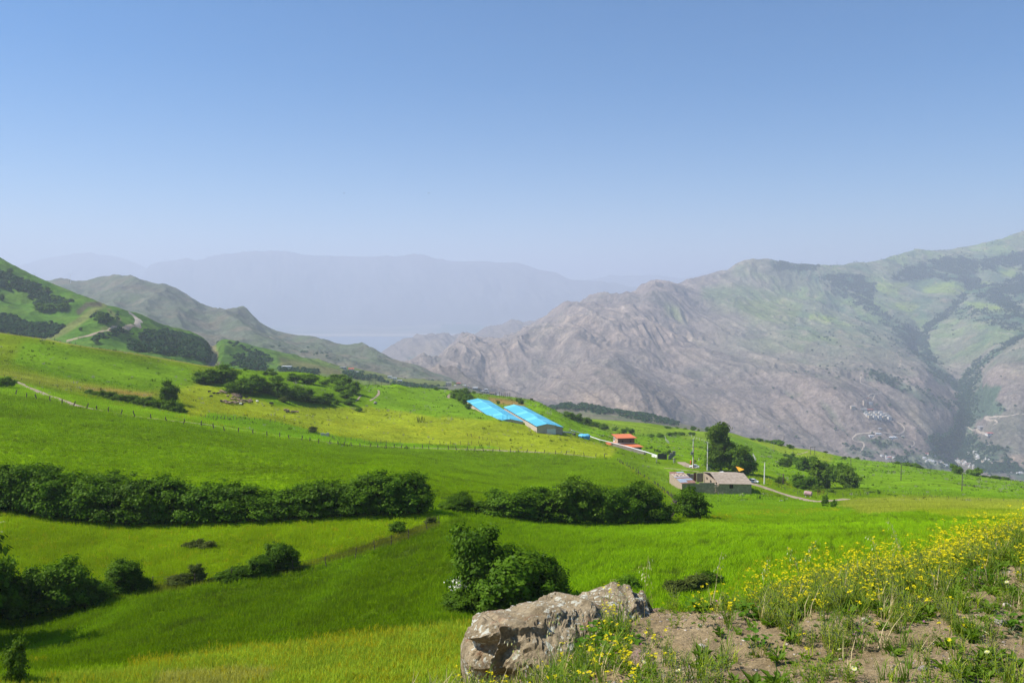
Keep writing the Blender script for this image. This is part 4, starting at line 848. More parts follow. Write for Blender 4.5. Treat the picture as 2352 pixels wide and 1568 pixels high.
def instance_field(name, pos, rz, sc, tint, proto_ob, label):
    me = bpy.data.meshes.new(name); me.vertices.add(len(pos)); me.vertices.foreach_set('co', pos.astype(np.float32).ravel())
    for nme, typ, val in (('rotz', 'FLOAT', rz), ('scl', 'FLOAT', sc)):
        a = me.attributes.new(nme, typ, 'POINT'); a.data.foreach_set('value', val.astype(np.float32))
    a = me.attributes.new('tint', 'FLOAT_COLOR', 'POINT'); c4 = np.ones((len(pos), 4), np.float32); c4[:, :3] = tint; a.data.foreach_set('color', c4.ravel())
    o = obj(name, me); o['kind'] = 'stuff'; o['label'] = label
    g = bpy.data.node_groups.new(name, 'GeometryNodeTree'); g.interface.new_socket('Geometry', in_out='INPUT', socket_type='NodeSocketGeometry'); g.interface.new_socket('Geometry', in_out='OUTPUT', socket_type='NodeSocketGeometry')
    gi = g.nodes.new('NodeGroupInput'); go = g.nodes.new('NodeGroupOutput'); ip = g.nodes.new('GeometryNodeInstanceOnPoints'); oi = g.nodes.new('GeometryNodeObjectInfo')
    oi.inputs['Object'].default_value = proto_ob; oi.inputs['As Instance'].default_value = True
    na = []
    for nme in ('rotz', 'scl'):
        n = g.nodes.new('GeometryNodeInputNamedAttribute'); n.data_type = 'FLOAT'; n.inputs['Name'].default_value = nme; na.append(n)
    cx = g.nodes.new('ShaderNodeCombineXYZ'); g.links.new(na[0].outputs['Attribute'], cx.inputs[2])
    er = g.nodes.new('FunctionNodeEulerToRotation'); g.links.new(cx.outputs[0], er.inputs[0])
    g.links.new(gi.outputs[0], ip.inputs['Points']); g.links.new(oi.outputs['Geometry'], ip.inputs['Instance']); g.links.new(er.outputs[0], ip.inputs['Rotation']); g.links.new(na[1].outputs['Attribute'], ip.inputs['Scale'])
    g.links.new(ip.outputs[0], go.inputs[0]); md = o.modifiers.new('grass', 'NODES'); md.node_group = g; return o
def sample_land(land, col_, n, wfun, seed, cols2=None):
    rg = np.random.default_rng(seed); u, v = land.uv(); nr, nc = u.shape
    area = np.zeros(u.shape); area[:-1, :-1] = (land.D[1:, :-1] - land.D[:-1, :-1]) * (land.X[:-1, 1:] - land.X[:-1, :-1])
    w_ = np.clip(area * wfun(u, v), 0, None).ravel(); idx = rg.choice(len(w_), n, p=w_ / w_.sum()); i, j = idx // nc, idx % nc; i = np.minimum(i, nr - 2); j = np.minimum(j, nc - 2); a, b = rg.random(n), rg.random(n)
    bl = lambda A: (A[i, j] * (1 - a) + A[i + 1, j] * a) * (1 - b) + (A[i, j + 1] * (1 - a) + A[i + 1, j + 1] * a) * b
    pos = np.stack([bl(land.X), bl(land.D), bl(land.Z)], 1)
    out = [pos, rg]
    if col_ is not None: out.append(np.stack([bl(col_[..., k]) for k in range(3)], 1))
    if cols2 is not None: out.append(bl(cols2))
    return out
inframe = lambda u, v: ((u > -60) & (u < 2412) & (v < 1640)).astype(float)
un, vn = near.uv()
near_col = np.zeros(near.Z.shape + (3,)); near.col_tmp = None
a_ = o_near.data.attributes['Col'].data; buf = np.zeros(len(a_) * 4, np.float32); a_.foreach_get('color', buf); near_col = buf.reshape(near.Z.shape + (4,))[..., :3]
trk = np.full(un.shape, 99.0)
for ln_, sc_ in (([(20,871),(60,888),(89,900),(129,914),(161,927),(180,933)], .35), ([(180,933),(300,955),(376,964),(450,972),(560,988),(640,1000),(760,1016),(850,1024),(980,1029),(1130,1033),(1260,1039),(1370,1051)], .55), ([(1712,1106),(1765,1122),(1806,1135.5),(1846,1146),(1880,1152),(1913,1149),(1948,1145)], .2), ([(1560,1058),(1580,1067),(1600,1075)], .3), ([(1525,1074),(1570,1080),(1614,1084)], .9)):
    trk = np.minimum(trk, lined(un, vn, ln_) * sc_)
offtrack = sstep(.9, 1.6, trk)
t1 = tuft_proto('grass_tuft', 12, .34, .016, .26, 1, M_tuft); t2 = tuft_proto('grass_tuft', 12, .62, .045, .55, 2, M_tuft)
def yellow(tint, f, rg, th=1.0):
    k = rg.random(len(f)) < np.clip((f - .28) * th, 0, .55); tint[k] = np.array([.46, .42, .015]) * rg.uniform(.8, 1.1, (k.sum(), 1)); return tint
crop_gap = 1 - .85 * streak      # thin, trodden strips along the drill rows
wn = lambda u, v: inframe(u, v) * (near.D < 112) * (near.D > 24) * (70 / near.D) ** 1.1 * crop_gap * (1 - bare)
pos, rg, tn, f = sample_land(near, near_col, 120000, wn, 11, near_fl)
instance_field('field_grass', pos, rg.uniform(0, 6.28, len(pos)), rg.uniform(.6, 1.3, len(pos)) * (.75 + pos[:, 1] / 220), yellow(tn * np.array([2.2, 1.98, 2.0]), f, rg, .9), t1, 'dense standing grass of the nearer fields')
wn = lambda u, v: inframe(u, v) * (near.D >= 108) * (near.D < 330) * (200 / near.D) ** 1.2 * crop_gap * sstep(1300, 900, u + .0 * v + 400 * (v > 1100))
wn2 = lambda u, v: inframe(u, v) * (near.D >= 108) * (near.D < 340) * (200 / near.D) ** 1.3 * crop_gap * offtrack
pos, rg, tn, f = sample_land(near, near_col, 90000, wn2, 12, near_fl)
instance_field('field_grass', pos, rg.uniform(0, 6.28, len(pos)), rg.uniform(.5, 1.15, len(pos)) * np.clip(pos[:, 1] / 230, .5, 1.1), yellow(tn * np.array([2.0, 1.8, 1.8]), f, rg, .6), t2, 'standing grass of the farther fields')
dk = sstep(.05, .4, fbm(near.X / 40, near.D / 40, 3, 66))
pos, rg, tn, f = sample_land(near, near_col, 9000, lambda u, v: inframe(u, v) * (near.D > 260) * (near.D < 640) * (.25 + dk) * (1 - mU) * offtrack, 13, near_fl)
kk_ = rg.random(len(pos)); tn2 = np.where(kk_[:, None] < .22, np.array([[.34, .32, .24]]), np.where(kk_[:, None] < .65, tn * .35, tn * 1.5))
instance_field('pasture_tussocks', pos, rg.uniform(0, 6.28, len(pos)), rg.lognormal(-.2, .45, len(pos)), tn2, t2, 'tussocks and pale seed heads dotted over the pastures')
# ================================================================ the foreground bank
bank_curves = [(np.float64(.7), np.float64(-1.66)), (np.float64(2.6), np.float64(-1.95)),
 [(-330,1850,3.2),(700,1800,3.6),(1100,1690,4.0),(1500,1568,4.6),(2352,1568,4.3),(2682,1568,4.3)],
 [(-330,1750,3.8),(400,1690,4.2),(730,1604,4.6),(950,1612,4.8),(1060,1606,5.0),(1200,1596,5.15),(1280,1548,5.5),(1350,1478,6.2),(1395,1430,6.6),(1420,1406,6.8),(1500,1402,7.0),(1562,1409,7.0),(1665,1396,7.2),(1797,1373,7.6),(1924,1336,8.0),(2082,1310,8.6),(2209,1272,9.0),(2352,1224,9.4),(2682,1130,9.6)]]
bank = Land(bank_curves, [4, 20, 150, 6, 10, 6], 700, u0=-330, u1=2682, back=[(.8, -.5), (2.5, -2.6), (5, -5)])
bank.smooth(6)
bank.Z += fbm(bank.X / 1.1, bank.D / 1.1, 3, 201) * .07 + fbm(bank.X / .22, bank.D / .22, 4, 202, .65) * .028 + np.maximum(0, fbm(bank.X / .07, bank.D / .07, 2, 203, .7)) * .016
u, v = bank.uv(); b1 = fbm(bank.X / .6, bank.D / .6, 4, 205); b2 = fbm(bank.X / .09, bank.D / .09, 3, 206, .7)
c = np.ones(u.shape + (3,)) * np.array((.30,.222,.118)); c = lay(c, sstep(0, .4, b1) * .6, (.40,.305,.17)); c = lay(c, sstep(.05, .35, -b1) * .6, (.20,.142,.07)); c *= (1 + .35 * b2[..., None])
m, nt_, bb = new_mat('stony soil'); geo = N(nt_, 'ShaderNodeNewGeometry').outputs['Position']; colr = N(nt_, 'ShaderNodeAttribute', attribute_name='Col').outputs['Color']
f1 = maprange(nt_, noise(nt_, 38, 5, .7, geo), .3, .7, .6, 1.45); n_ = N(nt_, 'ShaderNodeVectorMath', operation='SCALE'); nt_.links.new(colr, n_.inputs[0]); nt_.links.new(f1, n_.inputs['Scale'])
vo = N(nt_, 'ShaderNodeTexVoronoi'); vo.inputs['Scale'].default_value = 45; nt_.links.new(geo, vo.inputs['Vector']); k_ = maprange(nt_, vo.outputs['Distance'], .12, .2, .55, 0); 
nt_.links.new(mix(nt_, k_, n_.outputs[0], (.50, .41, .30)), bb.inputs['Base Color']); bb.inputs['Roughness'].default_value = .95; bb.inputs['Specular IOR Level'].default_value = .1
bn = N(nt_, 'ShaderNodeBump'); bn.inputs['Distance'].default_value = .02; nt_.links.new(noise(nt_, 60, 5, .75, geo), bn.inputs['Height']); nt_.links.new(bn.outputs[0], bb.inputs['Normal'])
bank.mesh('earth_bank', m, np.clip(c, 0.02, .6), None, 'bare brown earth bank in the right foreground')
# ---- stones
M_rockf = None
def rock_mat():
    m, nt, b = new_mat('lichened rock'); geo = N(nt, 'ShaderNodeNewGeometry').outputs['Position']
    f = maprange(nt, noise(nt, 3.5, 6, .7, geo), .3, .7, 0, 1); col = mix(nt, f, (.24, .185, .105), (.47, .375, .235))
    f2 = maprange(nt, noise(nt, 28, 5, .75, geo), .3, .7, .72, 1.3); s_ = N(nt, 'ShaderNodeVectorMath', operation='SCALE'); nt.links.new(col, s_.inputs[0]); nt.links.new(f2, s_.inputs['Scale']); col = s_.outputs[0]
    rd = maprange(nt, noise(nt, 6, 4, .7, geo), .58, .68, 0, .6); col = mix(nt, rd, col, (.27, .12, .06))
    for sc_, th, amt in ((9, .30, .9), (26, .27, .8)):
        nd = N(nt, 'ShaderNodeTexNoise'); nd.inputs['Scale'].default_value = sc_ * 2; nt.links.new(geo, nd.inputs['Vector'])
        mx_ = N(nt, 'ShaderNodeVectorMath', operation='MULTIPLY_ADD'); nt.links.new(nd.outputs['Color'], mx_.inputs[0]); mx_.inputs[1].default_value = (.9 / sc_,) * 3; nt.links.new(geo, mx_.inputs[2])
        vo = N(nt, 'ShaderNodeTexVoronoi'); vo.inputs['Scale'].default_value = sc_; nt.links.new(mx_.outputs[0], vo.inputs['Vector'])
        gate = maprange(nt, noise(nt, 2.2 if sc_ < 15 else 4, 3, .6, geo), .44, .50, 0, 1)
        k = mathn(nt, 'MULTIPLY', mathn(nt, 'MULTIPLY', maprange(nt, vo.outputs['Distance'], th - .03, th, 1, 0), gate), amt)
        col = mix(nt, k, col, (.66, .66, .54))
    nt.links.new(col, b.inputs['Base Color']); b.inputs['Roughness'].default_value = .92; b.inputs['Specular IOR Level'].default_value = .15
    b1 = N(nt, 'ShaderNodeBump'); b1.inputs['Distance'].default_value = .05; nt.links.new(noise(nt, 9, 7, .75, geo, .6), b1.inputs['Height'])
    b2 = N(nt, 'ShaderNodeBump'); b2.inputs['Distance'].default_value = .012; nt.links.new(noise(nt, 70, 4, .8, geo), b2.inputs['Height']); nt.links.new(b1.outputs[0], b2.inputs['Normal']); nt.links.new(b2.outputs[0], b.inputs['Normal'])
    return m
M_rockf = rock_mat()
RK = np.array([(1058,1486,1490,1500,6.45),(1066,1466,1478,1540,6.35),(1080,1440,1462,1556,6.2),(1092,1420,1452,1562,6.1),(1120,1403,1436,1566,6.0),(1181,1389,1422,1570,5.95),(1254,1375,1408,1560,6.0),(1300,1370,1402,1530,6.1),(1345,1361,1394,1505,6.25),(1385,1347,1386,1480,6.4),(1416,1338,1378,1460,6.5),(1436,1350,1374,1450,6.6),(1457,1360,1376,1445,6.7),(1472,1360,1376,1445,6.8),(1489,1380,1390,1440,6.9),(1499,1405,1408,1440,6.95)], float)
NU, NV = 200, 110
uu = np.linspace(1058, 1499, NU); ctl = np.stack([pchip(RK[:, 0], RK[:, k], uu) for k in range(1, 5)])
tt = np.linspace(0, 1, NV); V_ = []
for k in range(NU):
    vt, vm, vb, D0 = ctl[:, k]; D1 = D0 + .34; D2 = D0 + .62
    ends = min(1, min(uu[k] - 1052, 1505 - uu[k]) / 40)
    sl = float(sstep(1110, 1260, uu[k])); D1 = D0 + .38 + .30 * sl; D2 = D0 + 1.0; prof = [(D0 + .10 - .5 * sl, vb + 30), (D0 + .0 - .36 * sl, (vb * .7 + vm * .3)), (D0 - .03 * ends - .16 * sl, vb * .35 + vm * .65), (D0 + .03, vm), (D1 * .5 + D0 * .5, vm * .42 + vt * .58), (D1, vt)]
    pts = []
    for d_, v__ in prof: q_, e_ = ray(uu[k], v__); pts.append((q_ * d_, d_, e_ * d_))
    q_, e_ = ray(uu[k], vt); zt = e_ * D1; pts += [(q_ * (D1 + .12), D1 + .12, zt - .03), (q_ * (D1 + .3), D1 + .3, zt - .35), (q_ * D2, D2 + .1, zt - .9)]
    pts = np.array(pts); s_ = np.concatenate([[0], np.cumsum(np.linalg.norm(np.diff(pts, axis=0), axis=1))]); s_ /= s_[-1]
    V_.append(np.stack([np.interp(tt, s_, pts[:, i]) for i in range(3)], 1))
V_ = np.array(V_)
for _ in range(2):
    V_[:, 1:-1] = (V_[:, :-2] + 2 * V_[:, 1:-1] + V_[:, 2:]) / 4
dU = np.gradient(V_, axis=0); dV = np.gradient(V_, axis=1); nn = np.cross(dU, dV); nn /= np.linalg.norm(nn, axis=2, keepdims=True) + 1e-9
x_, z_ = V_[..., 0] + V_[..., 1] * .5, V_[..., 2] - V_[..., 0] * .32                 # strata tilt with the slab
edge = sstep(0, 12, np.minimum(np.arange(NU), NU - 1 - np.arange(NU)))[:, None]
fac = np.round(fbm(x_ / .30, z_ / .16, 2, 301) * 4) / 4 * .065                     # broken planes
dsp = fac + fbm(x_ / .16, z_ / .07, 4, 302, .6) * .03 + fbm(x_ / .04, z_ / .03, 3, 303, .6) * .008
u3, v3 = proj(V_[..., 0], V_[..., 1], V_[..., 2])
crk = lined(u3, v3, [(1085,1462),(1110,1466),(1140,1462),(1175,1452),(1210,1452),(1250,1440)]); dsp -= .075 * sstep(11, 0, crk + 4 * fbm(x_ / .1, z_ / .1, 2, 7))
crk = lined(u3, v3, [(1172,1450),(1160,1478),(1148,1500),(1150,1540)]); dsp -= .08 * sstep(9, 0, crk + 4 * fbm(x_ / .1, z_ / .1, 2, 8))
crk = lined(u3, v3, [(1436,1352),(1448,1372),(1452,1400)]); dsp -= .05 * sstep(7, 0, crk)
V_ = V_ + nn * -1 * 0 + nn * (dsp * edge)[..., None] * (-1 if nn[NU // 2, NV // 3, 1] > 0 else 1)
i_ = np.arange(NU - 1)[:, None] * NV + np.arange(NV - 1)[None]; F_ = np.stack([i_, i_ + NV, i_ + NV + 1, i_ + 1], -1).reshape(-1, 4)
me = big_mesh('boulder', V_.reshape(-1, 3), F_, M_rockf); me.polygons.foreach_set('use_smooth', [True] * len(F_))
try: me.set_sharp_from_angle(angle=R(32))
except Exception: pass
tag(obj('boulder', me), 'large brown lichen spotted rock slab jutting from the bank', 'rock')
def stone_mesh(seed, m, flat=.7, n=3):
    bm = bmesh.new(); bmesh.ops.create_icosphere(bm, subdivisions=n, radius=.5); rg = random.Random(seed); ox = rg.uniform(0, 50)
    for vv in bm.verts:
        p = vv.co * 3; d = float(fbm(np.array([p.x + ox]), np.array([p.y + p.z * .7 + ox]), 3, seed)[0]); d2 = round(float(pn(np.array([p.x * .8 + ox + 9]), np.array([p.z * .8 + p.y * .5]), seed)[0]) * 4) / 4
        vv.co *= 1 + .22 * d + .3 * d2; vv.co.z *= flat
    me = bpy.data.meshes.new('stone'); bm.to_mesh(me); bm.free(); me.materials.append(m); return me
M_red = simple('reddish stone', (.26, .13, .085), .9, .35, 9, .6, c2=(.40, .30, .23)); M_grey = simple('grey stone', (.30, .26, .22), .9, .3, 12, .6); M_pale = simple('pale stone', (.50, .44, .36), .9, .2, 14, .4)
stn = [(766,1566,76,46,M_red,'reddish stone at the bottom edge, left of the big rock'),(1352,1552,46,34,M_red,'rusty red stone in the soil under the big rock'),(1476,1504,62,22,M_red,'flat reddish stone plate in the bare soil'),(2222,1262,60,44,M_grey,'grey brown rock half hidden by flowers at the bank crest'),(2206,1284,64,22,M_grey,'flat rock below the one at the bank crest'),
 (2312,1388,22,12,M_pale,'small pale stone near the right edge'),(2122,1534,26,18,M_grey,'dark blue grey stone among the weeds at the bottom'),(2300,1428,36,14,M_grey,'flat brown stone near the right edge'),(2110,1372,10,8,M_pale,'white pebble below the crest flowers'),(1860,1510,16,12,M_red,'small orange brown stone in the middle of the bank'),
 (1612,1482,20,10,M_pale,'pale flake of stone left of the weeds'),(1660,1540,20,12,M_red,'rusty stone at the bottom of the bank'),(1390,1510,24,12,M_red,'small brown stone beside the leafy plant'),(2030,1440,16,9,M_grey,'little grey stone in the bare patch'),(1985,1420,14,8,M_pale,'little pale stone in the bare patch')]
for k, (u_, v_, w_, h_, m, lb) in enumerate(stn):
    P = bank.at(u_, min(v_ + h_ * .2, 1640)); s_ = mpp(P); o = obj('stone', stone_mesh(40 + k, m), None, P, rnd.uniform(0, 3), (w_ * s_, w_ * s_ * .8, h_ * s_ * 1.6)); tag(o, lb, 'stone')
# ---- pebbles and grit
protos = []
for k in range(5):
    q = stone_mesh(70 + k, M_grey, .6, 1); Vq = np.array([tuple(x.co) for x in q.vertices]); T0_ = np.array([tuple(p.vertices) for p in q.polygons]); protos.append((Vq, T0_, np.full(len(T0_), k % 3)))
pos, rg = sample_land(bank, None, 5500, lambda u, v: ((u > 1040) & (u < 2420) & (v < 1620) & (bank.D < 9.8)) * (1 + 2 * (b1 > .1)), 21)
o = obj('gravel', scatter_mesh('gravel', protos, pos, rg.uniform(0, 6.28, len(pos)), rg.lognormal(-4.6, .55, len(pos))[:, None] * np.array([1.3, 1, 1]), [M_red, M_grey, M_pale], rg.integers(0, 5, len(pos)))); o['kind'] = 'stuff'; o['label'] = 'grit and pebbles strewn over the earth bank'
# ================================================================ wild flowers and weeds of the bank
M_stem = leaf_mat('weed stems', (.30, .38, .030), (.44, .50, .05), .35, 8); M_leafw = leaf_mat('weed leaves', (.075, .15, .014), (.17, .26, .025), .35, 5)
M_sage = leaf_mat('sage leaves', (.085, .12, .055), (.14, .17, .075), .3, 6); M_yel = leaf_mat('yellow petals', (.72, .60, .010), (.85, .74, .02), .3, 9); M_straw = leaf_mat('dry stalks', (.42, .33, .17), (.58, .48, .28), .3, 9); M_oat = leaf_mat('oat spikelets', (.62, .60, .38), (.75, .72, .52), .4, 9)
FM = [M_stem, M_leafw, M_yel, M_sage, M_straw, M_oat]
def rib(mb, pts, w_, k):           # thin three-sided stem
    mb.mat(k); mb.path(pts, list(np.linspace(w_, w_ * .6, len(pts))), 3)
def petals(mb, c, r, n, k, up=.25, rg=rnd, nrm=None):
    mb.mat(k); q = (nrm or Vector((rg.uniform(-.5, .5), rg.uniform(-.5, .5), 1))).to_track_quat('Z', 'Y'); a0 = rg.uniform(0, 6)
    for i in range(n):
        a = a0 + 6.283 * i / n; w_ = 2.2 / n
        d0 = q @ Vector((math.cos(a), math.sin(a), up)) * r; d1 = q @ Vector((math.cos(a - w_) * .75, math.sin(a - w_) * .75, up * .8)) * r; d2 = q @ Vector((math.cos(a + w_) * .75, math.sin(a + w_) * .75, up * .8)) * r
        mb.add([c, c + d1, c + d0, c + d2], [(0, 1, 2, 3)])
def leafp(mb, c, d, L, w_, k):
    mb.mat(k); d = Vector(d).normalized(); s_ = d.cross(Vector((0, 0, 1))).normalized() * w_; m_ = c + d * L * .5 + Vector((0, 0, L * .12)); mb.add([c, m_ - s_, c + d * L - Vector((0, 0, L * .1)), m_ + s_], [(0, 1, 2, 3)])
def mustard(seed, h=.42, nb=5, lean=.15):
    rg = random.Random(seed); mb = MB(); p = Vector((0, 0, -.02)); pts = [p]; bend = Vector((rg.uniform(-lean, lean), rg.uniform(-lean, lean), 0))
    for i in range(4): p = p + Vector((bend.x * h * .25 + rg.uniform(-.02, .02), bend.y * h * .25 + rg.uniform(-.02, .02), h * .25)); pts.append(p)
    rib(mb, pts, .0024, 0); tips = [pts[-1]]
    for b in range(nb):
        i = rg.randint(1, 3); a = rg.uniform(0, 6.28); L = h * rg.uniform(.28, .55); q = pts[i]; e = q + Vector((math.cos(a) * L * .45, math.sin(a) * L * .45, L * .55)); e2 = e + Vector((math.cos(a) * L * .12, math.sin(a) * L * .12, L * .35)); rib(mb, [q, e, e2], .0017, 0); tips.append(e2)
    for t in tips:
        for f in range(rg.randint(4, 7)): petals(mb, t + Vector((rg.gauss(0, .009), rg.gauss(0, .009), rg.gauss(0, .005))), rg.uniform(.007, .0105), 4, 2, .3, rg)
    for f in range(7):
        a = rg.uniform(0, 6.28); z = h * rg.uniform(.02, .4); leafp(mb, Vector((bend.x * z, bend.y * z, z)), (math.cos(a), math.sin(a), .4), rg.uniform(.03, .07), rg.uniform(.006, .012), 1)
    return mb
def weed(seed, r=.09, n=16, k=1, w_=.012):
    rg = random.Random(seed); mb = MB()
    for i in range(n):
        a = rg.uniform(0, 6.28); e = rg.uniform(.15, 1.2); leafp(mb, Vector((rg.gauss(0, r * .2), rg.gauss(0, r * .2), rg.uniform(0, r * .3))), (math.cos(a), math.sin(a), e), r * rg.uniform(.5, 1.1), w_ * rg.uniform(.6, 1.3), k)
    return mb
def sprig(seed, h=.16, n=9, k=3):
    rg = random.Random(seed); mb = MB()
    for s_ in range(n):
        a = rg.uniform(0, 6.28); p = Vector((rg.gauss(0, .02), rg.gauss(0, .02), -.01)); e = p + Vector((math.cos(a) * h * rg.uniform(.1, .5), math.sin(a) * h * rg.uniform(.1, .5), h * rg.uniform(.6, 1.1))); rib(mb, [p, e], .0016, 0)
        for j in range(7):
            t = rg.uniform(.25, 1); b = rg.uniform(0, 6.28); leafp(mb, p.lerp(e, t), (math.cos(b), math.sin(b), .5), rg.uniform(.014, .028), .004, k)
    return mb
def tuftf(seed, h=.2, n=16, k=1, w_=.0025, sp=.03):
    rg = random.Random(seed); mb = MB().mat(k)
    for i in range(n):
        a = rg.uniform(0, 6.28); b = rg.uniform(0, 6.28); p = Vector((math.cos(b) * sp * rg.random(), math.sin(b) * sp * rg.random(), -.01)); hh = h * rg.uniform(.5, 1.1); o1 = rg.uniform(.05, .3) * hh; o2 = rg.uniform(.3, .75) * hh; s_ = Vector((-math.sin(a), math.cos(a), 0)) * w_
        m1 = p + Vector((math.cos(a) * o1, math.sin(a) * o1, hh * .6)); m2 = p + Vector((math.cos(a) * o2, math.sin(a) * o2, hh)); mb.add([p - s_, p + s_, m1 + s_ * .9, m1 - s_ * .9, m2], [(0,1,2,3),(3,2,4)])
    return mb
def oat(seed, h=.55):
    rg = random.Random(seed); mb = MB(); a = rg.uniform(0, 6.28); pts = [Vector((0, 0, 0))]
    for i in range(1, 6): t = i / 5; pts.append(Vector((math.cos(a) * h * .28 * t**2, math.sin(a) * h * .28 * t**2, h * t)))
    rib(mb, pts, .0018, 4)
    for i in range(14):
        t = rg.uniform(.62, 1); p = Vector((math.cos(a) * h * .28 * t**2, math.sin(a) * h * .28 * t**2, h * t)); b = rg.uniform(0, 6.28); e = p + Vector((math.cos(b) * .035, math.sin(b) * .035, -.005)); rib(mb, [p, e], .0008, 4)
        mb.mat(5); d = Vector((math.cos(b) * .3, math.sin(b) * .3, -1)).normalized() * .028; s_ = Vector((-math.sin(b), math.cos(b), 0)) * .0045; mb.add([e, e + d * .4 - s_, e + d, e + d * .4 + s_], [(0,1,2,3)])
    return mb
uB, vB = bank.uv()
crest_v = pchip(np.array([c_[0] for c_ in bank_curves[3]], float), np.array([c_[1] for c_ in bank_curves[3]], float), np.clip(uB.ravel(), -330, 2682)).reshape(uB.shape)
below = vB - crest_v; bn1 = fbm(bank.X / .5, bank.D / .5, 3, 210); isb = (bank.D < 9.9) * (uB > 930) * (uB < 2450) * (vB < 1650)
def scat(name, mk, n, wf, seed, label, smin=.75, smax=1.25, lean=.12):
    protos = [tris_of(m_) for m_ in mk]; pos, rg = sample_land(bank, None, n, wf, seed); ln = rg.normal(0, lean, (len(pos), 2))
    pos[:, 2] -= .005
    o = obj(name, scatter_mesh(name, protos, pos, rg.uniform(0, 6.28, len(pos)), rg.uniform(smin, smax, len(pos)), FM, rg.integers(0, len(protos), len(pos)), ln)); o['kind'] = 'stuff'; o['label'] = label; return o
band = (sstep(1700, 1850, uB) + .12 * sstep(1560, 1640, uB) * (uB < 1760)) * sstep(100, 15, below)
bareZ = 1 - .93 * sstep(-10, 25, polyd(uB, vB, [(1395,1380),(1560,1395),(1770,1385),(1800,1420),(1760,1500),(1600,1530),(1450,1490),(1400,1440)])) ; bareZ = bareZ * (1 - .45 * sstep(-10, 30, polyd(uB, vB, [(1500,1500),(1900,1440),(2400,1390),(2400,1600),(1450,1600)]))) 
fw = lambda u, v: isb * (band * (1.0 + .8 * bn1) * 1.35 + .09 * sstep(-.2, .3, bn1) * bareZ + .13 * (vB > 1540) * (uB < 1350) + .20 * (sstep(1600, 1500, uB) * (vB > 1440) * (uB > 1330)))
scat('yellow_flowers', [mustard(i, h_, nb) for i, (h_, nb) in enumerate([(.27, 5), (.22, 4), (.33, 5), (.17, 3), (.24, 5), (.42, 3), (.14, 3), (.20, 4)])], 950, fw, 31, 'bank of small yellow wildflowers along the crest', .6, 1.15)
scat('weeds', [weed(11, .07, 12), weed(12, .10, 18), sprig(13), sprig(14, .2, 12), weed(15, .05, 10, 3, .008), sprig(16, .13, 8, 1)], 3800, lambda u, v: isb * (band * 1.0 + bareZ * (.75 * sstep(-.1, .3, bn1) + .10)) , 32, 'low green and grey leaved weeds on the bank')
scat('grass', [tuftf(21), tuftf(22, .26, 14), tuftf(23, .14, 22, 1, .002, .05), tuftf(24, .2, 8, 4), tuftf(25, .16, 14, 0)], 1500, lambda u, v: isb * (band * .6 + bareZ * (.8 * sstep(.1, .4, fbm(bank.X / .35, bank.D / .35, 2, 222)) + .10) + .5 * ((uB < 1330) & (vB > 1500))), 33, 'grass tufts and dry blades on the bank')
scat('small_weeds', [weed(17, .03, 8, 1, .006), weed(18, .025, 7, 3, .005), tuftf(19, .06, 9, 1, .0015, .02)], 3600, lambda u, v: isb * bareZ * (.5 + .8 * sstep(-.1, .3, bn1)), 35, 'tiny sprouts in the soil of the bank')
# wild oats and single blossoms, each a thing
om = [oat(i, h_).mesh('oat_stalk', FM) for i, h_ in ((1, .5), (2, .42), (3, .6))]
for k, (u_, v_) in enumerate([(1640,1400),(1750,1378),(1838,1362),(1840,1366),(2020,1322),(2068,1314),(2075,1316),(2050,1318),(1260,1520),(1300,1510),(1206,1540),(1480,1420),(1500,1418),(1450,1470)]):
    P = bank.at(u_, v_); o = obj('wild_oat', om[k % 3], None, P, rnd.uniform(0, 6.28), rnd.uniform(.75, 1.05)); tag(o, 'pale nodding wild oat stalk, %s from the left on the bank' % nth(sorted([1640,1750,1838,1840,2020,2068,2075,2050,1260,1300,1206,1480,1500,1450]).index(u_)), 'grass stalk', 'wild oat stalks on the bank')
M_pink = leaf_mat('pink petals', (.52, .20, .42), (.66, .32, .58), .3, 20)
def thistle():
    mb = MB(); rib(mb, [Vector((0, 0, -.02)), Vector((.01, 0, .1)), Vector((.0, .01, .2))], .002, 0)
    for i in range(26):
        a = rnd.uniform(0, 6.28); e = rnd.uniform(.1, 1.3); d = Vector((math.cos(a) * math.cos(e), math.sin(a) * math.cos(e), math.sin(e))) * .017; s_ = Vector((-math.sin(a), math.cos(a), 0)) * .0022; c0 = Vector((0, .01, .2)); mb.mat(1); mb.add([c0, c0 + d * .8 - s_, c0 + d, c0 + d * .8 + s_], [(0,1,2,3)])
    return mb
tm_ = [thistle().mesh('thistle', [M_stem, M_pink]) for _ in range(2)]
pk_ = [(1639,1526,'at the bottom centre of the bank, largest'),(1986,1330,'standing highest in the yellow flowers'),(1991,1334,'just beside the highest one'),(2202,1332,'leftmost of the pink patch at right'),(2215,1326,'in the middle of the pink patch at right'),(2236,1318,'rightmost of the pink patch at right'),(1644,1390,'by the left end of the flower band'),(1960,1463,'in the middle weeds'),(1472,1492,'by the flat reddish stone'),(1518,1478,'small, in the bare soil'),(2122,1452,'right of the bare patch'),(2232,1524,'at the bottom right'),(2218,1250,'near the crest at right'),(1655,1436,'left of the weeds')]
for u_, v_, lb in pk_:
    P = bank.at(u_, min(v_ + 30, 1640)); o = obj('pink_flower', tm_[rnd.randint(0, 1)], None, P, rnd.uniform(0, 6), rnd.uniform(.5, .8)); tag(o, 'pink thistle flower ' + lb, 'flower', 'pink thistle flowers')
def daisy():
    mb = MB(); rib(mb, [Vector((0, 0, -.02)), Vector((.005, 0, .07)), Vector((.0, .006, .12))], .0018, 0); petals(mb, Vector((0, .006, .12)), .021, 13, 1, .15, rnd, Vector((.1, -.5, 1))); petals(mb, Vector((0, .005, .123)), .008, 6, 2, .3, rnd, Vector((.1, -.5, 1))); return mb
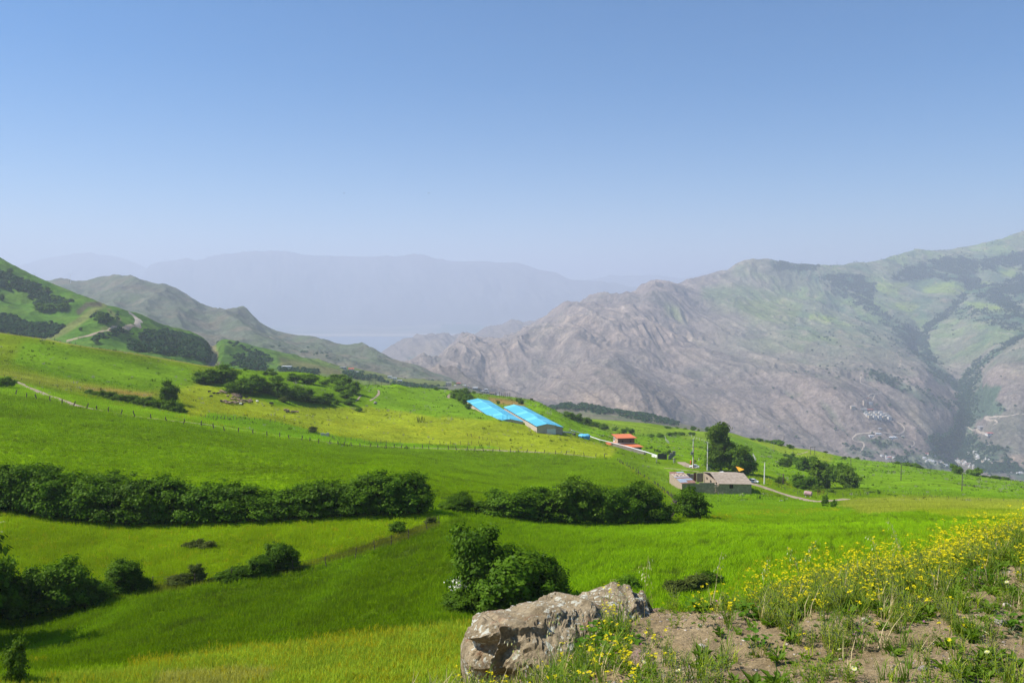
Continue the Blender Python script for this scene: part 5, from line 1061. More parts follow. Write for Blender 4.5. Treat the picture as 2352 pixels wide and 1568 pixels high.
M_cream = leaf_mat('cream petals', (.80, .78, .42), (.85, .83, .55), .3, 20); dm_ = daisy().mesh('daisy', [M_stem, M_cream, M_yel])
for u_, v_, lb in [(1479,1536,'below the flat reddish stone'),(1952,1466,'in the middle of the bank'),(1914,1452,'just left of the middle one'),(1960,1556,'at the bottom edge'),(2266,1470,'upper one at the right edge'),(2264,1514,'lower one at the right edge'),(1556,1558,'at the bottom edge under the bare soil'),(2228,1530,'beside the dark stone'),(1926,1500,'above the bottom edge one'),(2310,1345,'highest, by the right edge')]:
    P = bank.at(u_, min(v_ + 18, 1640)); o = obj('daisy', dm_, None, P, rnd.uniform(0, 6), rnd.uniform(.65, .85)); tag(o, 'pale yellow daisy ' + lb, 'flower', 'pale daisies')
# broad leaved plants
M_broad = leaf_mat('broad leaves', (.055, .15, .012), (.13, .24, .022), .35, 5)
def broad(seed, r, n):
    rg = random.Random(seed); t = []
    for i in range(n):
        mb = MB(); a = rg.uniform(0, 6.28); rr = r * math.sqrt(rg.random()); c_ = Vector((math.cos(a) * rr, math.sin(a) * rr, rg.uniform(.02, .1))); L = rg.uniform(.028, .05); b = rg.uniform(0, 6.28)
        d = Vector((math.cos(b), math.sin(b), rg.uniform(-.2, .5))).normalized(); s_ = d.cross(Vector((0, 0, 1))).normalized()
        P_ = [c_, c_ + d * L * .35 + s_ * L * .5, c_ + d * L * .8 + s_ * L * .42, c_ + d * L * 1.1, c_ + d * L * .8 - s_ * L * .42, c_ + d * L * .35 - s_ * L * .5]; m_ = c_ + d * L * .6 - Vector((0, 0, L * .12)); mb.add(P_ + [m_], [(6, i_, (i_ + 1) % 6) for i_ in range(6)]); t.append(mb)
        rib(mb, [Vector((c_.x * .4, c_.y * .4, 0)), c_], .0015, 0)
    return t
for u_, v_, r_, n_, lb in [(1372,1440,.20,95,'bright broad leaved plant climbing the right end of the rock'),(1395,1478,.24,110,'broad leaved plant spreading below the one on the rock'),(1340,1470,.16,50,'broad leaved plant on the face of the rock'),(1720,1412,.13,45,'leafy plant at the left end of the flower band'),(2250,1334,.15,45,'leafy plant under the crest rocks at right'),(1600,1385,.10,30,'leafy plant on the crest right of the rock'),(2330,1440,.10,25,'leafy plant near the right edge'),(1735,1478,.09,25,'small leafy rosette in the soil below the flowers')]:
    P = bank.at(u_, v_ + 4); t = thing('leafy_plant', lb, 'plant', P); sm = MB()
    for mb in broad(int(u_), r_, n_): 
        mb.m = [0] * len(mb.m); mb.mesh  # one leaf with its stalk
        mb.build('leaf', M_broad, t)
print('fore', time.time() - T0)
# ================================================================ tracks lying on the land
def track(name, line, wd, land, m, label, dmin=0, lift=.05, conv=None, wob=.0, step=None):
    pts = []
    for it in line:
        u, v = (conv[0] + it[0] / conv[2], conv[1] + it[1] / conv[2]) if conv else it[:2]
        pts.append(land.at(u, v, dmin))
    fine = []
    for a, b in zip(pts, pts[1:]):
        n = max(2, int((b - a).length / (step or max(1.0, a.y / 150))))
        fine += [a.lerp(b, k / n) for k in range(n)]
    fine.append(pts[-1])
    for _ in range(3): fine = [fine[0]] + [(fine[k - 1] + fine[k] * 2 + fine[k + 1]) / 4 for k in range(1, len(fine) - 1)] + [fine[-1]]
    V, Fq = [], []; NC = 4
    for k, p in enumerate(fine):
        d = (fine[min(k + 1, len(fine) - 1)] - fine[max(k - 1, 0)]); d.z = 0; d.normalize(); s_ = Vector((-d.y, d.x, 0))
        ww = wd * (1 + .35 * float(pn(np.array([k * .21]), np.array([wd * 3.3]), 5)[0])); c0 = float(pn(np.array([k * .13]), np.array([7.7]), 6)[0]) * wd * .2
        for j in range(NC):
            q = p + s_ * (ww * (j / (NC - 1) - .5) + c0); V.append((q.x, q.y, land.ground(q.x, q.y) + lift * (1 if 0 < j < NC - 1 else .3)))
    for k in range(len(fine) - 1):
        for j in range(NC - 1): a = k * NC + j; Fq.append((a, a + 1, a + NC + 1, a + NC))
    me = big_mesh(name, np.array(V), np.array(Fq), m); me.polygons.foreach_set('use_smooth', [True] * len(Fq)); o = obj(name, me); o['kind'] = 'structure'; o['label'] = label; return o
M_dirt = simple('track dirt', (.33, .245, .16), .95, .3, .6, .5, c2=(.42, .33, .23)); M_dirt2 = simple('grassy track dirt', (.23, .185, .095), .95, .35, .5, .4, c2=(.30, .24, .14)); M_dirtw = simple('pale road gravel', (.36, .30, .235), .95, .2, .05)
track('dirt_track', [(20,871),(34,877),(60,888),(89,900),(129,914),(161,927),(180,933)], 3.4, near, M_dirt, 'brown dirt track running down from the left edge')
track('dirt_track', [(178,932),(230,943),(300,955),(376,964),(450,972),(560,988),(640,1000),(700,1009),(760,1016),(850,1024),(980,1029),(1060,1031),(1130,1033),(1200,1036),(1260,1039),(1318,1044),(1370,1051)], 2.2, near, M_dirt2, 'faint dirt track following the long post fence')
track('dirt_track', [(1060,1032),(1100,1032.5),(1150,1034),(1200,1037),(1240,1039)], 2.8, near, M_dirt, 'bare stretch of the fence track')
track('dirt_track', [(1690,1101),(1712,1106),(1730,1111),(1765,1122),(1806,1135.5),(1846,1146),(1880,1152),(1913,1149),(1948,1145)], 3.6, near, M_dirt, 'pale dirt road curving right from the farmhouse')
track('dirt_track', [(345,315),(400,350),(470,385),(530,412),(640,432)], 4.2, near, M_dirt, 'dirt patch of road beside the upper white car', conv=(1521.6, 1022.1, 8.192))
track('dirt_track', [(30,428),(150,432),(300,455),(500,475),(700,500),(760,510)], 1.0, near, M_dirt, 'narrow path above the stone shed', conv=(1521.6, 1022.1, 8.192))
track('footpath', [(1800,615),(1850,590),(1895,530)], .9, near, M_dirt, 'footpath right of the shrub clump', conv=(459.4, 803.9, 5.12))
track('footpath', [(2000,595),(2060,560),(2090,530),(2105,500),(2100,470)], 1.4, near, M_dirt, 'eroded path climbing the green mound', conv=(459.4, 803.9, 5.12))
track('footpath', [(20,335),(150,355),(280,370),(400,378),(340,430),(270,470),(245,500),(270,540)], 1.6, near, M_dirt, 'pale path on the bank left of the barns', conv=(1004.8, 861.3, 10.24))
track('footpath', [(1790,355),(1830,350),(1860,340),(1885,330)], 1.4, near, M_dirt, 'curved path on the right skyline slope', conv=(1349.4, 947.5, 3.7236))
track('hill_road', [(153,783),(180,776),(215,766),(242,760),(269,754),(295,751),(322,749)], 6, hill, M_dirt, 'dirt road slanting across the green hill', dmin=700, lift=.6)
track('hill_road', [(295,718),(305,722),(313,729),(319.6,736),(317,743),(312,749)], 9, hill, M_dirtw, 'white road bend on the shoulder of the green hill', dmin=700, lift=.8)
for ln, wd, lb in [([(2098,1160),(2090,1150),(2050,1120)],1,None)][:0] + [
 ([(2120,1070),(2108,1055),(2120,1040),(2142,1028),(2142,1014),(2150,1020)],8,None)][:0] + [
 ([(1085,930)],1,None)][:0]: pass
cvA = (1923.6, 907.2, 5.4906)      # 3350,1580 view
track('mountain_road', [(280,720),(325,680),(345,630),(330,590),(280,575),(215,585),(175,560),(195,515),(260,490),(370,472),(520,475),(660,487),(790,497),(830,470),(865,432),(820,375),(760,330),(700,300)], 6, mt, M_dirtw, 'pale road winding up the mountain foot to the white houses', dmin=2300, lift=1.6, conv=cvA, step=22)
track('mountain_road', [(800,535),(880,560),(955,575),(980,600),(965,635),(925,655)], 4.5, mt, M_dirtw, 'short hooked road below the winding one', dmin=2300, lift=1.6, conv=cvA, step=22)
track('mountain_road', [(440,70),(465,30),(470,0)], 4.5, mt, M_dirtw, 'road piece above the hotel block', dmin=2300, lift=1.6, conv=cvA, step=22)
track('mountain_road', [(430,40),(395,20),(360,10),(500,-10),(600,-20),(480,-70),(410,-105),(340,-130),(290,-150),(280,-180),(300,-200),(290,-230)], 4.5, mt, M_dirtw, 'zigzag road climbing above the hotel block', dmin=2300, lift=1.6, conv=(1723.6+200, 907.2, 5.4906), step=25)
track('mountain_road', [(1655,255),(1635,330),(1665,365)], 4.5, mt, M_dirtw, 'loop of road right of the wooded gorge', dmin=2300, lift=1.6, conv=cvA, step=22)
track('mountain_road', [(1850,290),(1950,325),(2050,352),(1960,380)], 4.5, mt, M_dirtw, 'hairpin track on the right spur', dmin=2300, lift=1.6, conv=cvA, step=22)
track('mountain_road', [(1850,292),(2000,290),(2200,272),(2352,240)], 4.5, mt, M_dirtw, 'track crossing the right spur', dmin=2300, lift=1.6, conv=cvA, step=22)
track('mountain_road', [(1620,380),(1760,430),(1880,475)], 4.5, mt, M_dirtw, 'straight road descending the right spur', dmin=2300, lift=1.6, conv=cvA, step=22)
track('mountain_road', [(1790,850),(1900,880),(2100,905),(2352,935)], 18, mt, M_dirtw, 'wide pale road in the valley bottom', dmin=2000, lift=1.6, conv=cvA, step=22)
# ================================================================ fences: posts and wires are parts
M_post = simple('weathered post', (.085, .065, .048), .9, .35, 5, .4); M_cpost = simple('concrete post', (.52, .50, .46), .85, .15, 3); M_wire = simple('wire', (.16, .15, .14), .6, .1, 3, metal=.6)
pm = []
for k in range(5):
    rg = random.Random(k + 90); a, b = rg.uniform(-.16, .16), rg.uniform(-.16, .16); pm.append(MB().path([Vector((0, 0, -.2)), Vector((a * .4, 0, .5)), Vector((a, b * .3, .85)), Vector((a * .6 + b * .7, 0, 1.3))], [.065, .06, .055, .045], 5).mesh('post', M_post, True))
pmc = MB().box((0, 0, .55), (.16, .16, 1.5)).mesh('post', M_cpost)
def fence(label, line, spacing, h=1.3, conv=None, land=near, dmin=0, conc=False, wires=2, jit=.25, lean=.12, group=None, thick=1.0, name='fence'):
    P = [land.at(*( (conv[0] + a[0] / conv[2], conv[1] + a[1] / conv[2]) if conv else a[:2]), dmin) for a in line]
    t = thing(name, label, 'fence', P[0], 0, group); tops = []; carry = 0.0
    for a, b in zip(P, P[1:]):
        L = (b - a).length; s_ = carry
        while s_ < L:
            q = a.lerp(b, s_ / L); q.x += rnd.uniform(-jit, jit) * .4; q.z = land.ground(q.x, q.y)
            o = obj('post', pmc if conc else pm[rnd.randint(0, 4)], t, q - P[0]); hh = h * rnd.uniform(.88, 1.12); o.scale = (thick, thick, hh / 1.3); o.scale[0] *= 1.3; o.scale[1] *= 1.3; o.rotation_euler = (rnd.gauss(0, lean * .4), rnd.gauss(0, lean * .5), rnd.uniform(0, 6.28))
            tops.append(q - P[0]); s_ += spacing * rnd.uniform(1 - jit, 1 + jit)
        carry = s_ - L
    if wires and len(tops) > 1:
        mb = MB()
        for k in range(wires):
            z = h * (.45 + .42 * k / max(1, wires - 1)) if wires > 1 else h * .8
            for a, b in zip(tops, tops[1:]): mb.tube(a + Vector((0, 0, z)), b + Vector((0, 0, z)), .011, n=3, caps=False)
        w_ = mb.build('wire', M_wire, t)
    return t
fence('long crooked post fence between the green crop and the track', [(0,905),(30,907),(91,919),(175,935),(258,949),(376,968),(470,982),(500,988),(560,995),(640,1006),(700,1014),(760,1022),(820,1027),(900,1030),(983,1032),(1060,1035),(1130,1037.5),(1225,1040),(1318,1045),(1378,1050),(1400,1054)], 4.4, 1.75, thick=2.1)
fence('fence stepping down the slope between the crop and the farmhouse', [(1419,1060),(1457,1083),(1478,1097),(1500,1110),(1535,1137),(1553,1153),(1548,1175),(1543,1191)], 3.3, 1.6, lean=.5, thick=1.9)
cv8 = (0, 803.9, 5.12); cv9 = (459.4, 803.9, 5.12); cv3 = (976.2, 832.6, 5.851); cv4 = (1349.4, 947.5, 3.7236); cvR = (1780, 861.3, 4.1126); cv5 = (1521.6, 1022.1, 8.192); cv6 = (1366.6, 964.6, 9.752); cvV = (1004.8, 861.3, 10.24)
fence('short fence above the track at the far left', [(50,332),(245,362),(395,388),(490,410),(580,430),(650,443),(735,460),(905,496),(995,508)], 6, 1.2, cv8, thick=1.3)
fence('fence behind the track hedge and below the sheep', [(20,798),(90,806),(155,812),(230,816),(325,823),(460,824),(650,832),(760,838),(835,850)], 3.6, 1.5, cv9, thick=1.25)
fence('row of toppled fence posts sliding down the pasture', [(880,855),(910,868),(950,872),(990,885),(1030,892),(1070,895)], 3.0, 1.4, cv9, lean=2.2, wires=0, thick=1.3)
fence('fence with a gate beside the broken wall', [(1400,1002),(1440,1008),(1500,1018),(1560,1050),(1590,1063)], 3.0, 1.6, cv9, thick=1.4)
fence('straight fence along the yellow meadow above the track', [(1640,1074),(1760,1076),(1830,1078),(1905,1088),(1995,1092),(2065,1098),(2145,1100),(2300,1104),(2380,1106)], 4.6, 1.75, cv9, jit=.08, lean=.04, thick=1.15)
fence('straight fence ending in the corner pen before the barns', [(60,1104),(155,1105),(310,1106),(490,1108),(550,1108),(640,1088),(710,1095),(800,1108),(900,1112),(940,1115),(990,1114)], 4.8, 1.75, cv3, jit=.1, lean=.08, thick=1.15)
fence('upper side of the corner pen before the barns', [(575,985),(610,1000),(650,1012),(710,1022),(755,1030),(805,1048),(865,1062),(920,1080),(965,1090),(990,1105)], 4.0, 1.7, cv3, lean=.2, thick=1.2)
fence('broken fence under the shrub clump', [(1050,630),(1120,650),(1180,660),(1250,675),(1300,685),(1370,692),(1480,700),(1590,704),(1640,706),(1750,716)], 4.0, 1.3, cv9, lean=.5, thick=1.2)
fence('fence on the skyline of the left slope', [(470,880),(540,890),(620,905),(700,918),(800,932),(850,938)], 8, 1.5, (0, 545.5, 3.7236), thick=1.3)
fence('fence and gate frame on the crest left of the village', [(1990,408),(2060,408),(2130,398),(2170,395),(2200,388)], 5.5, 3.6, cv9, lean=.03, thick=1.6)
fence('dark iron fence on the crest above the barns', [(1380,495),(1450,500),(1540,515),(1645,520),(1680,525),(1720,532),(1760,538)], 3.2, 3.8, cvV, jit=.1, lean=.02, wires=2, thick=2.2)
fence('white post fence climbing the far right field', [(665,215),(668,235),(680,250),(700,264)], 5, 1.6, cv4, conc=True, thick=1.3)
fence('white post fence running down the far right field', [(845,198),(880,205),(910,216),(950,230),(1000,252),(1040,270),(1070,278)], 7, 1.6, cv4, conc=True, thick=1.3)
fence('white rail fence right of the tall tree', [(1375,360),(1415,364),(1424,385),(1440,412)], 4, 1.6, cv4, conc=True, thick=1.3)
fence('fence right of the farmhouse road', [(1690,665),(1760,680),(1860,695),(1900,700)], 4.5, 1.3, cv4)
fence('fence behind the pink tank', [(30,1050),(100,1090),(180,1110),(255,1138),(385,1140),(450,1140),(620,1142),(720,1142),(780,1142),(870,1140),(910,1135)], 4.2, 1.5, cvR)
fence('long low fence of the right field', [(945,1110),(1050,1108),(1180,1112),(1280,1118),(1400,1140),(1500,1165),(1600,1168),(1700,1176),(1850,1184),(2010,1194),(2150,1198),(2352,1206)], 4.4, 1.25, cvR)
fence('thin stakes by the left end of the dark hedge', [(430,1203),(600,1203),(800,1188),(905,1186)], 9, 1.2, conc=True, wires=0, thick=.5, lean=.03)
fence('thin wire fence along the ditch', [(350,1350),(450,1345),(690,1312),(730,1308),(830,1280),(900,1252),(960,1232),(1020,1205)], 3.0, 1.15, thick=.6, lean=.2)
print('fence', time.time() - T0)
# ================================================================ the blue roofed barns
def P3(u, v, D): q, e = ray(u, v); return Vector((float(q) * D, D, float(e) * D))
def PZ(u, v, z): q, e = ray(u, v); D = z / float(e); return Vector((float(q) * D, D, z))
def sheet_mat(name, c, rough, rib_scale=6.0, metal=.0, var=.12, rust=None):
    m, nt, b = new_mat(name); tc = N(nt, 'ShaderNodeTexCoord').outputs['Object']
    f = maprange(nt, noise(nt, .5, 5, .7, tc), .3, .7, 1 - var, 1 + var); n = N(nt, 'ShaderNodeVectorMath', operation='SCALE'); n.inputs[0].default_value = c; nt.links.new(f, n.inputs['Scale']); col = n.outputs[0]
    if rust: col = mix(nt, maprange(nt, noise(nt, 1.1, 6, .75, tc), .52, .62, 0, .85), col, rust)
    nt.links.new(col, b.inputs['Base Color']); b.inputs['Roughness'].default_value = rough; b.inputs['Metallic'].default_value = metal; b.inputs['Specular IOR Level'].default_value = .3
    return m
M_blue = sheet_mat('blue roof sheet', (.095, .44, .60), .5, var=.06); M_blue2 = sheet_mat('faded blue roof sheet', (.16, .56, .68), .5, var=.06); M_wallt = simple('tan block wall', (.46, .38, .30), .9, .14, 1.5, .3, c2=(.52, .44, .36)); M_dark = simple('dark opening', (.012, .011, .010), .9, .1); M_trim = simple('dark trim', (.03, .035, .04), .6, .1)
M_door = simple('white roller door', (.62, .66, .68), .5, .06, 2, spec=.4)
def barn(label, FL, FR, BL, BR, eave, ridge_h, base, nbays=None):
    """corner points of the plan; long ribbed roof of separate panels, walls, gable, windows"""
    t = thing('barn', label, 'barn', Vector((FL.x, FL.y, base)), 0, 'blue roofed barns'); O = Vector((FL.x, FL.y, base)); H = eave - base
    g = lambda p, z: Vector((p.x, p.y, z)) - O
    FM_, BM_ = (FL + FR) / 2, (BL + BR) / 2; wv = .22
    def wall(a, b, za=eave, name='wall'):
        d = (b - a).normalized(); n = Vector((-d.y, d.x, 0)) * wv
        MB().hexa([g(a, base - 1.5), g(b, base - 1.5), g(b + n, base - 1.5), g(a + n, base - 1.5), g(a, za - .05), g(b, za - .05), g(b + n, za - .05), g(a + n, za - .05)]).build(name, M_wallt, t)
    wall(FL, FR); wall(FR, BR); wall(BR, BL); wall(BL, FL)
    for a, m_, b in ((FL, FM_, FR), (BR, BM_, BL)):
        d = (b - a).normalized(); n = Vector((-d.y, d.x, 0)) * wv
        MB().add([g(a, eave - .05), g(b, eave - .05), g(m_, eave + ridge_h - .08), g(a + n, eave - .05), g(b + n, eave - .05), g(m_ + n, eave + ridge_h - .08)], [(0,1,2),(5,4,3),(0,3,4,1),(1,4,5,2),(2,5,3,0)]).build('gable', M_wallt, t)
    nb = nbays or 12; ax = (BM_ - FM_).normalized(); side = (FR - FL).normalized(); ov = .45
    for sgn, A, B in ((-1, FL, BL), (1, FR, BR)):
        for k in range(nb):
            f0, f1 = (k - .0) / nb, (k + 1) / nb
            a0 = A.lerp(B, f0) + side * ov * sgn; a1 = A.lerp(B, f1) + side * ov * sgn; r0, r1 = FM_.lerp(BM_, f0), FM_.lerp(BM_, f1)
            if k == 0: a0 -= ax * ov; r0 -= ax * ov
            if k == nb - 1: a1 += ax * ov; r1 += ax * ov
            lo = eave - .06 + rnd.uniform(-.01, .01); P_ = [g(a0, lo), g(a1, lo), g(r1, eave + ridge_h), g(r0, eave + ridge_h)]
            if sgn > 0: P_ = P_[::-1]
            mb = MB().slab(P_, .07)
            for j in range(3):                                   # standing seams
                f = (j + .5) / 3; s0 = P_[0].lerp(P_[1], f) if sgn < 0 else P_[3].lerp(P_[2], f); s1 = P_[3].lerp(P_[2], f) if sgn < 0 else P_[0].lerp(P_[1], f); mb.tube(s0 + Vector((0, 0, .02)), s1 + Vector((0, 0, .02)), .03, n=4, caps=False)
            mb.build('roof_panel', M_blue2 if (k * 7 + sgn) % 5 == 0 else M_blue, t)
    cap = MB(); cap.tube(g(FM_ - ax * ov, eave + ridge_h + .02), g(BM_ + ax * ov, eave + ridge_h + .02), .12, n=6); cap.build('ridge_cap', M_blue2, t)
    MB().tube(g(FL - side * ov - ax * ov, eave - .14), g(BL - side * ov + ax * ov, eave - .14), .09, n=5).build('gutter', M_trim, t); MB().tube(g(FR + side * ov - ax * ov, eave - .14), g(BR + side * ov + ax * ov, eave - .14), .09, n=5).build('gutter', M_trim, t)
    # long louvre under the left eave, vertical buttresses
    n = Vector((ax.y, -ax.x, 0)) * -1 if False else -side
    for k in range(nb):
        a = FL.lerp(BL, (k + .12) / nb) + n * .03; b = FL.lerp(BL, (k + .88) / nb) + n * .03; MB().hexa([g(a, eave - .75), g(b, eave - .75), g(b - n * .02, eave - .75), g(a - n * .02, eave - .75), g(a, eave - .22), g(b, eave - .22), g(b - n * .02, eave - .22), g(a - n * .02, eave - .22)]).build('window', M_dark, t)
    return t, O
ZE = -67.75
q = lambda u, v: PZ(u, v, ZE)
b1t, O1 = barn('left long barn with a bright blue ridged roof', q(1141,966.5), q(1201.5,967.8), q(1073,920), q(1122.5,919.4), ZE, 1.35, ZE - 3.1, 16)
FLb = q(1141,966.5)
MB().box((0, 0, 0), (.9, .1, .7)).build('vent', M_dark, b1t, (q(1141,966.5).lerp(q(1201.5,967.8), .58) - FLb) + Vector((0, -.08, 2.5)))
MB().hexa([Vector(p) for p in [(0,0,0),(2.2,0,0),(2.2,.06,0),(0,.06,0),(0,0,2.3),(2.2,0,2.3),(2.2,.06,2.3),(0,.06,2.3)]]).build('door', M_dark, b1t, (q(1141,966.5).lerp(q(1201.5,967.8), .03) - FLb) + Vector((0, -.1, .4)))
st = thing('ladder_frame', 'blue metal ladder frames standing on the end of the left barn roof', 'ladder', q(1160,967) + Vector((0, -.2, -.8)))
for dx in (-1.3, -.6, .6, 1.3): MB().tube((dx, 0, 0), (dx, 0, 4.2), .09, n=5).build('rail', simple('blue steel', (.03, .25, .42), .5, .1), st) if dx == -1.3 else obj('rail', st.children[0].data, st, (dx + 1.3, 0, 0))
MB().tube((-1.3, 0, 1.0), (1.3, 0, 1.0), .06, n=4).build('rung', M_blue, st)
FR2 = q(1292.5,980.2)
b2t, O2 = barn('right long barn with a blue ridged roof, behind the lower wing', FR2 - Vector((.97,.24,0)) * 12.3, FR2, FR2 + Vector((-.24,.97,0)) * 80 - Vector((.97,.24,0)) * 12.3, FR2 + Vector((-.24,.97,0)) * 80, ZE, 1.3, ZE - 3.2, 14)
ZW = ZE + 1.5; e2 = PZ(1277.3, 976.2, ZW); e1 = e2 - Vector((.97,.24,0)) * 10.2; e3 = e1 + Vector((-.24,.97,0)) * 24; e4 = e2 + Vector((-.24,.97,0)) * 24
ax_ = Vector((.24, -.97, 0)); 
bw, O3 = barn('low blue roofed wing with the big white door, front of the right barn', e1, e2, e3, e4, ZW, 1.0, ZE - 3.4, 4)
f1, f2 = Vector(e1), Vector(e2); d_ = (f2 - f1).normalized(); n_ = Vector((d_.y, -d_.x, 0)); g0 = f1.lerp(f2, .52) - O3 + n_ * .06; g1 = f1.lerp(f2, .985) - O3 + n_ * .06
for k in range(7):
    z0, z1 = .15 + k * .42, .15 + k * .42 + .40; MB().hexa([Vector((g0.x, g0.y, z0)), Vector((g1.x, g1.y, z0)), Vector((g1.x - n_.x * .05, g1.y - n_.y * .05, z0)), Vector((g0.x - n_.x * .05, g0.y - n_.y * .05, z0)), Vector((g0.x, g0.y, z1)), Vector((g1.x, g1.y, z1)), Vector((g1.x - n_.x * .05, g1.y - n_.y * .05, z1)), Vector((g0.x - n_.x * .05, g0.y - n_.y * .05, z1))]).build('door_panel', M_door, bw)
# pipe, blue tank, low wall
M_pipe = simple('white pipe', (.74, .74, .72), .4, .05, spec=.4)
pp = [near.at(u_, v_) + Vector((0, 0, h_)) for u_, v_, h_ in [(1312,993,1.4),(1345,1003,1.2),(1378,1015,1.3),(1404.5,1022.5,1.6),(1438.4,1032,1.8),(1482.5,1044,1.6),(1509,1050,1.0)]]
t = thing('pipe', 'long white pipe running from the barns past the red roofed house', 'pipe', pp[0]); 
for a, b in zip(pp, pp[1:]): MB().tube(a - pp[0], b - pp[0], .24, n=8).build('pipe_section', M_pipe, t)
for a in pp: MB().box(a - pp[0] - Vector((0, 0, .9)), (.3, .3, 1.6)).build('support', M_cpost, t)
t = thing('low_wall', 'low grey wall under the white pipe beside the red roofed house', 'wall', pp[3]); MB().hexa([pp[3] - pp[3] + Vector((0,.4,-2.6)), pp[5] - pp[3] + Vector((0,.4,-2.6)), pp[5] - pp[3] + Vector((0,.8,-2.6)), Vector((0,.8,-2.6)), Vector((0,.4,-.35)), pp[5] - pp[3] + Vector((0,.4,-.35)), pp[5] - pp[3] + Vector((0,.8,-.35)), Vector((0,.8,-.35))]).build('wall', simple('grey render', (.22, .19, .16), .9, .2, 1), t)
t = thing('low_wall', 'pale low kerb between the barn door and the pipe', 'wall', near.at(1292, 992.5)); a = near.at(1292, 992.5); b = near.at(1312, 994.5); MB().hexa([Vector((0,0,-.5)), b - a + Vector((0,0,-.5)), b - a + Vector((0,.5,-.5)), Vector((0,.5,-.5)), Vector((0,0,.6)), b - a + Vector((0,0,.6)), b - a + Vector((0,.5,.6)), Vector((0,.5,.6))]).build('wall', M_cpost, t)
P = near.at(1342, 1006); t = thing('covered_tank', 'squat blue tarpaulin covered tank beside the pipe', 'tank', P)
M_tarp = simple('blue tarpaulin', (.04, .30, .62), .55, .15, 1.5, .5, spec=.4); M_tarp2 = simple('light blue tarpaulin', (.12, .48, .72), .55, .15, 1.5, .5, spec=.4)
MB().lathe([(2.6, -.5), (2.8, 1.3), (2.75, 1.6)], 12, sx=1.15).build('tank_side', M_tarp, t); MB().lathe([(2.9, 1.6), (2.4, 2.1), (1.1, 2.3), (.1, 2.35)], 9, sx=1.15).build('cover', M_tarp2, t); MB().path([Vector((-2.6, -1, 2.0)), Vector((0, 0, 2.5)), Vector((2.6, .6, 2.0))], [.05] * 3, 4).build('rope', M_post, t)
P = near.at(1319, 999.5); tag(MB().lathe([(.9, 0), (1.0, .4), (.7, 1.0), (.1, 1.15)], 8, sx=1.3).build('covered_pile', simple('black sheeting', (.015, .015, .017), .5, .2, 3), None, P, True), 'small black covered heap left of the blue tank', 'pile')
# ================================================================ red roofed house
M_redroof = sheet_mat('orange red roof sheet', (.60, .17, .065), .6, var=.08); M_wallb = simple('brown rendered wall', (.16, .105, .075), .9, .2, 1.2, .3); M_wallp = simple('pinkish tan wall', (.42, .31, .22), .9, .15, 1.5, .3)
H = cv6; c6 = lambda u, v: (H[0] + u / H[2], H[1] + v / H[2])
ub = PZ(*c6(515, 500), -79.3); ubr = PZ(*c6(885, 490), -79.1); ubl = PZ(*c6(375, 520), -79.3)
dirF = (ubr - ub); dirF.z = 0; dirF.normalize(); W = (Vector((ubr.x, ubr.y, 0)) - Vector((ub.x, ub.y, 0))).length; dirS = Vector((-dirF.y, dirF.x, 0)); dirS = (dirS + dirF * -.28).normalized()
P0 = Vector((ub.x, ub.y, -83.6)); t = thing('red_roofed_house', 'small two storey house with orange red roofs above the pipe', 'house', P0); X, Y = dirF, dirS
def bxz(name, m, a, b, c0, c1, z0, z1, par=None): # oriented box between x a..b, y c0..c1
    P_ = [X * a + Y * c0, X * b + Y * c0, X * b + Y * c1, X * a + Y * c1]; return MB().hexa([p + Vector((0, 0, z0)) for p in P_] + [p + Vector((0, 0, z1)) for p in P_]).build(name, m, par or t)
bxz('wall', M_wallb, 0, W, 0, .2, -1, 6.9); bxz('wall', M_wallp, 0, .2, .2, 6, -1, 7.1); bxz('wall', M_wallb, W - .2, W, .2, 6, -1, 7.1); bxz('wall', M_wallp, 0, W, 6, 6.2, -1, 7.3)
rf = MB().slab([X * -.7 + Y * -.9 + Vector((0,0,6.75)), X * (W + 1) + Y * -.9 + Vector((0,0,6.95)), X * (W + .4) + Y * 6.6 + Vector((0,0,8.0)), X * -.9 + Y * 6.6 + Vector((0,0,7.8))], .18).build('roof', M_redroof, t)
for xx in (W * .27, W * .75):
    wd_ = MB().lathe([(.48, 0), (.48, .1)], 12, axis='Y').build('round_window', M_dark, t, X * xx + Y * -.12 + Vector((0, 0, 5.0))); wd_.rotation_euler = (0, 0, math.atan2(X.y, X.x))
bxz('lower_wall', M_wallb, W * .12, W + 2.0, -4.2, -4.0, -1.5, 2.6); bxz('lower_wall', M_wallb, W + 1.8, W + 2.0, -4, 0, -1.5, 2.7); bxz('lower_wall', M_wallp, W * .12, W * .12 + .2, -4, 0, -1.5, 2.7)
MB().slab([X * (W * .02) + Y * -4.9 + Vector((0,0,2.55)), X * (W + 2.9) + Y * -4.9 + Vector((0,0,2.75)), X * (W + 1.2) + Y * .1 + Vector((0,0,3.7)), X * -.3 + Y * .1 + Vector((0,0,3.5))], .16).build('lower_roof', M_redroof, t); bxz('flashing', M_cpost, 0, W, -.35, -.02, 3.75, 4.05)
wn_ = bxz('window', simple('white window frame', (.75, .76, .78), .5, .05), -.06, 0, 4.3, 5.7, 3.6, 6.3); 
for k in range(3): bxz('pane', M_dark, -.08, -.061, 4.45 + k * .4, 4.75 + k * .4, 4.6, 6.1, wn_)
bxz('porch_wall', M_wallb, -5.0, -.9, .4, 3.6, -1, 3.1); MB().slab([X * -5.8 + Y * -.2 + Vector((0,0,3.0)), X * -.1 + Y * -.2 + Vector((0,0,3.3)), X * -.1 + Y * 4 + Vector((0,0,4.0)), X * -5.4 + Y * 4 + Vector((0,0,3.7))], .14).build('porch_roof', M_redroof, t)
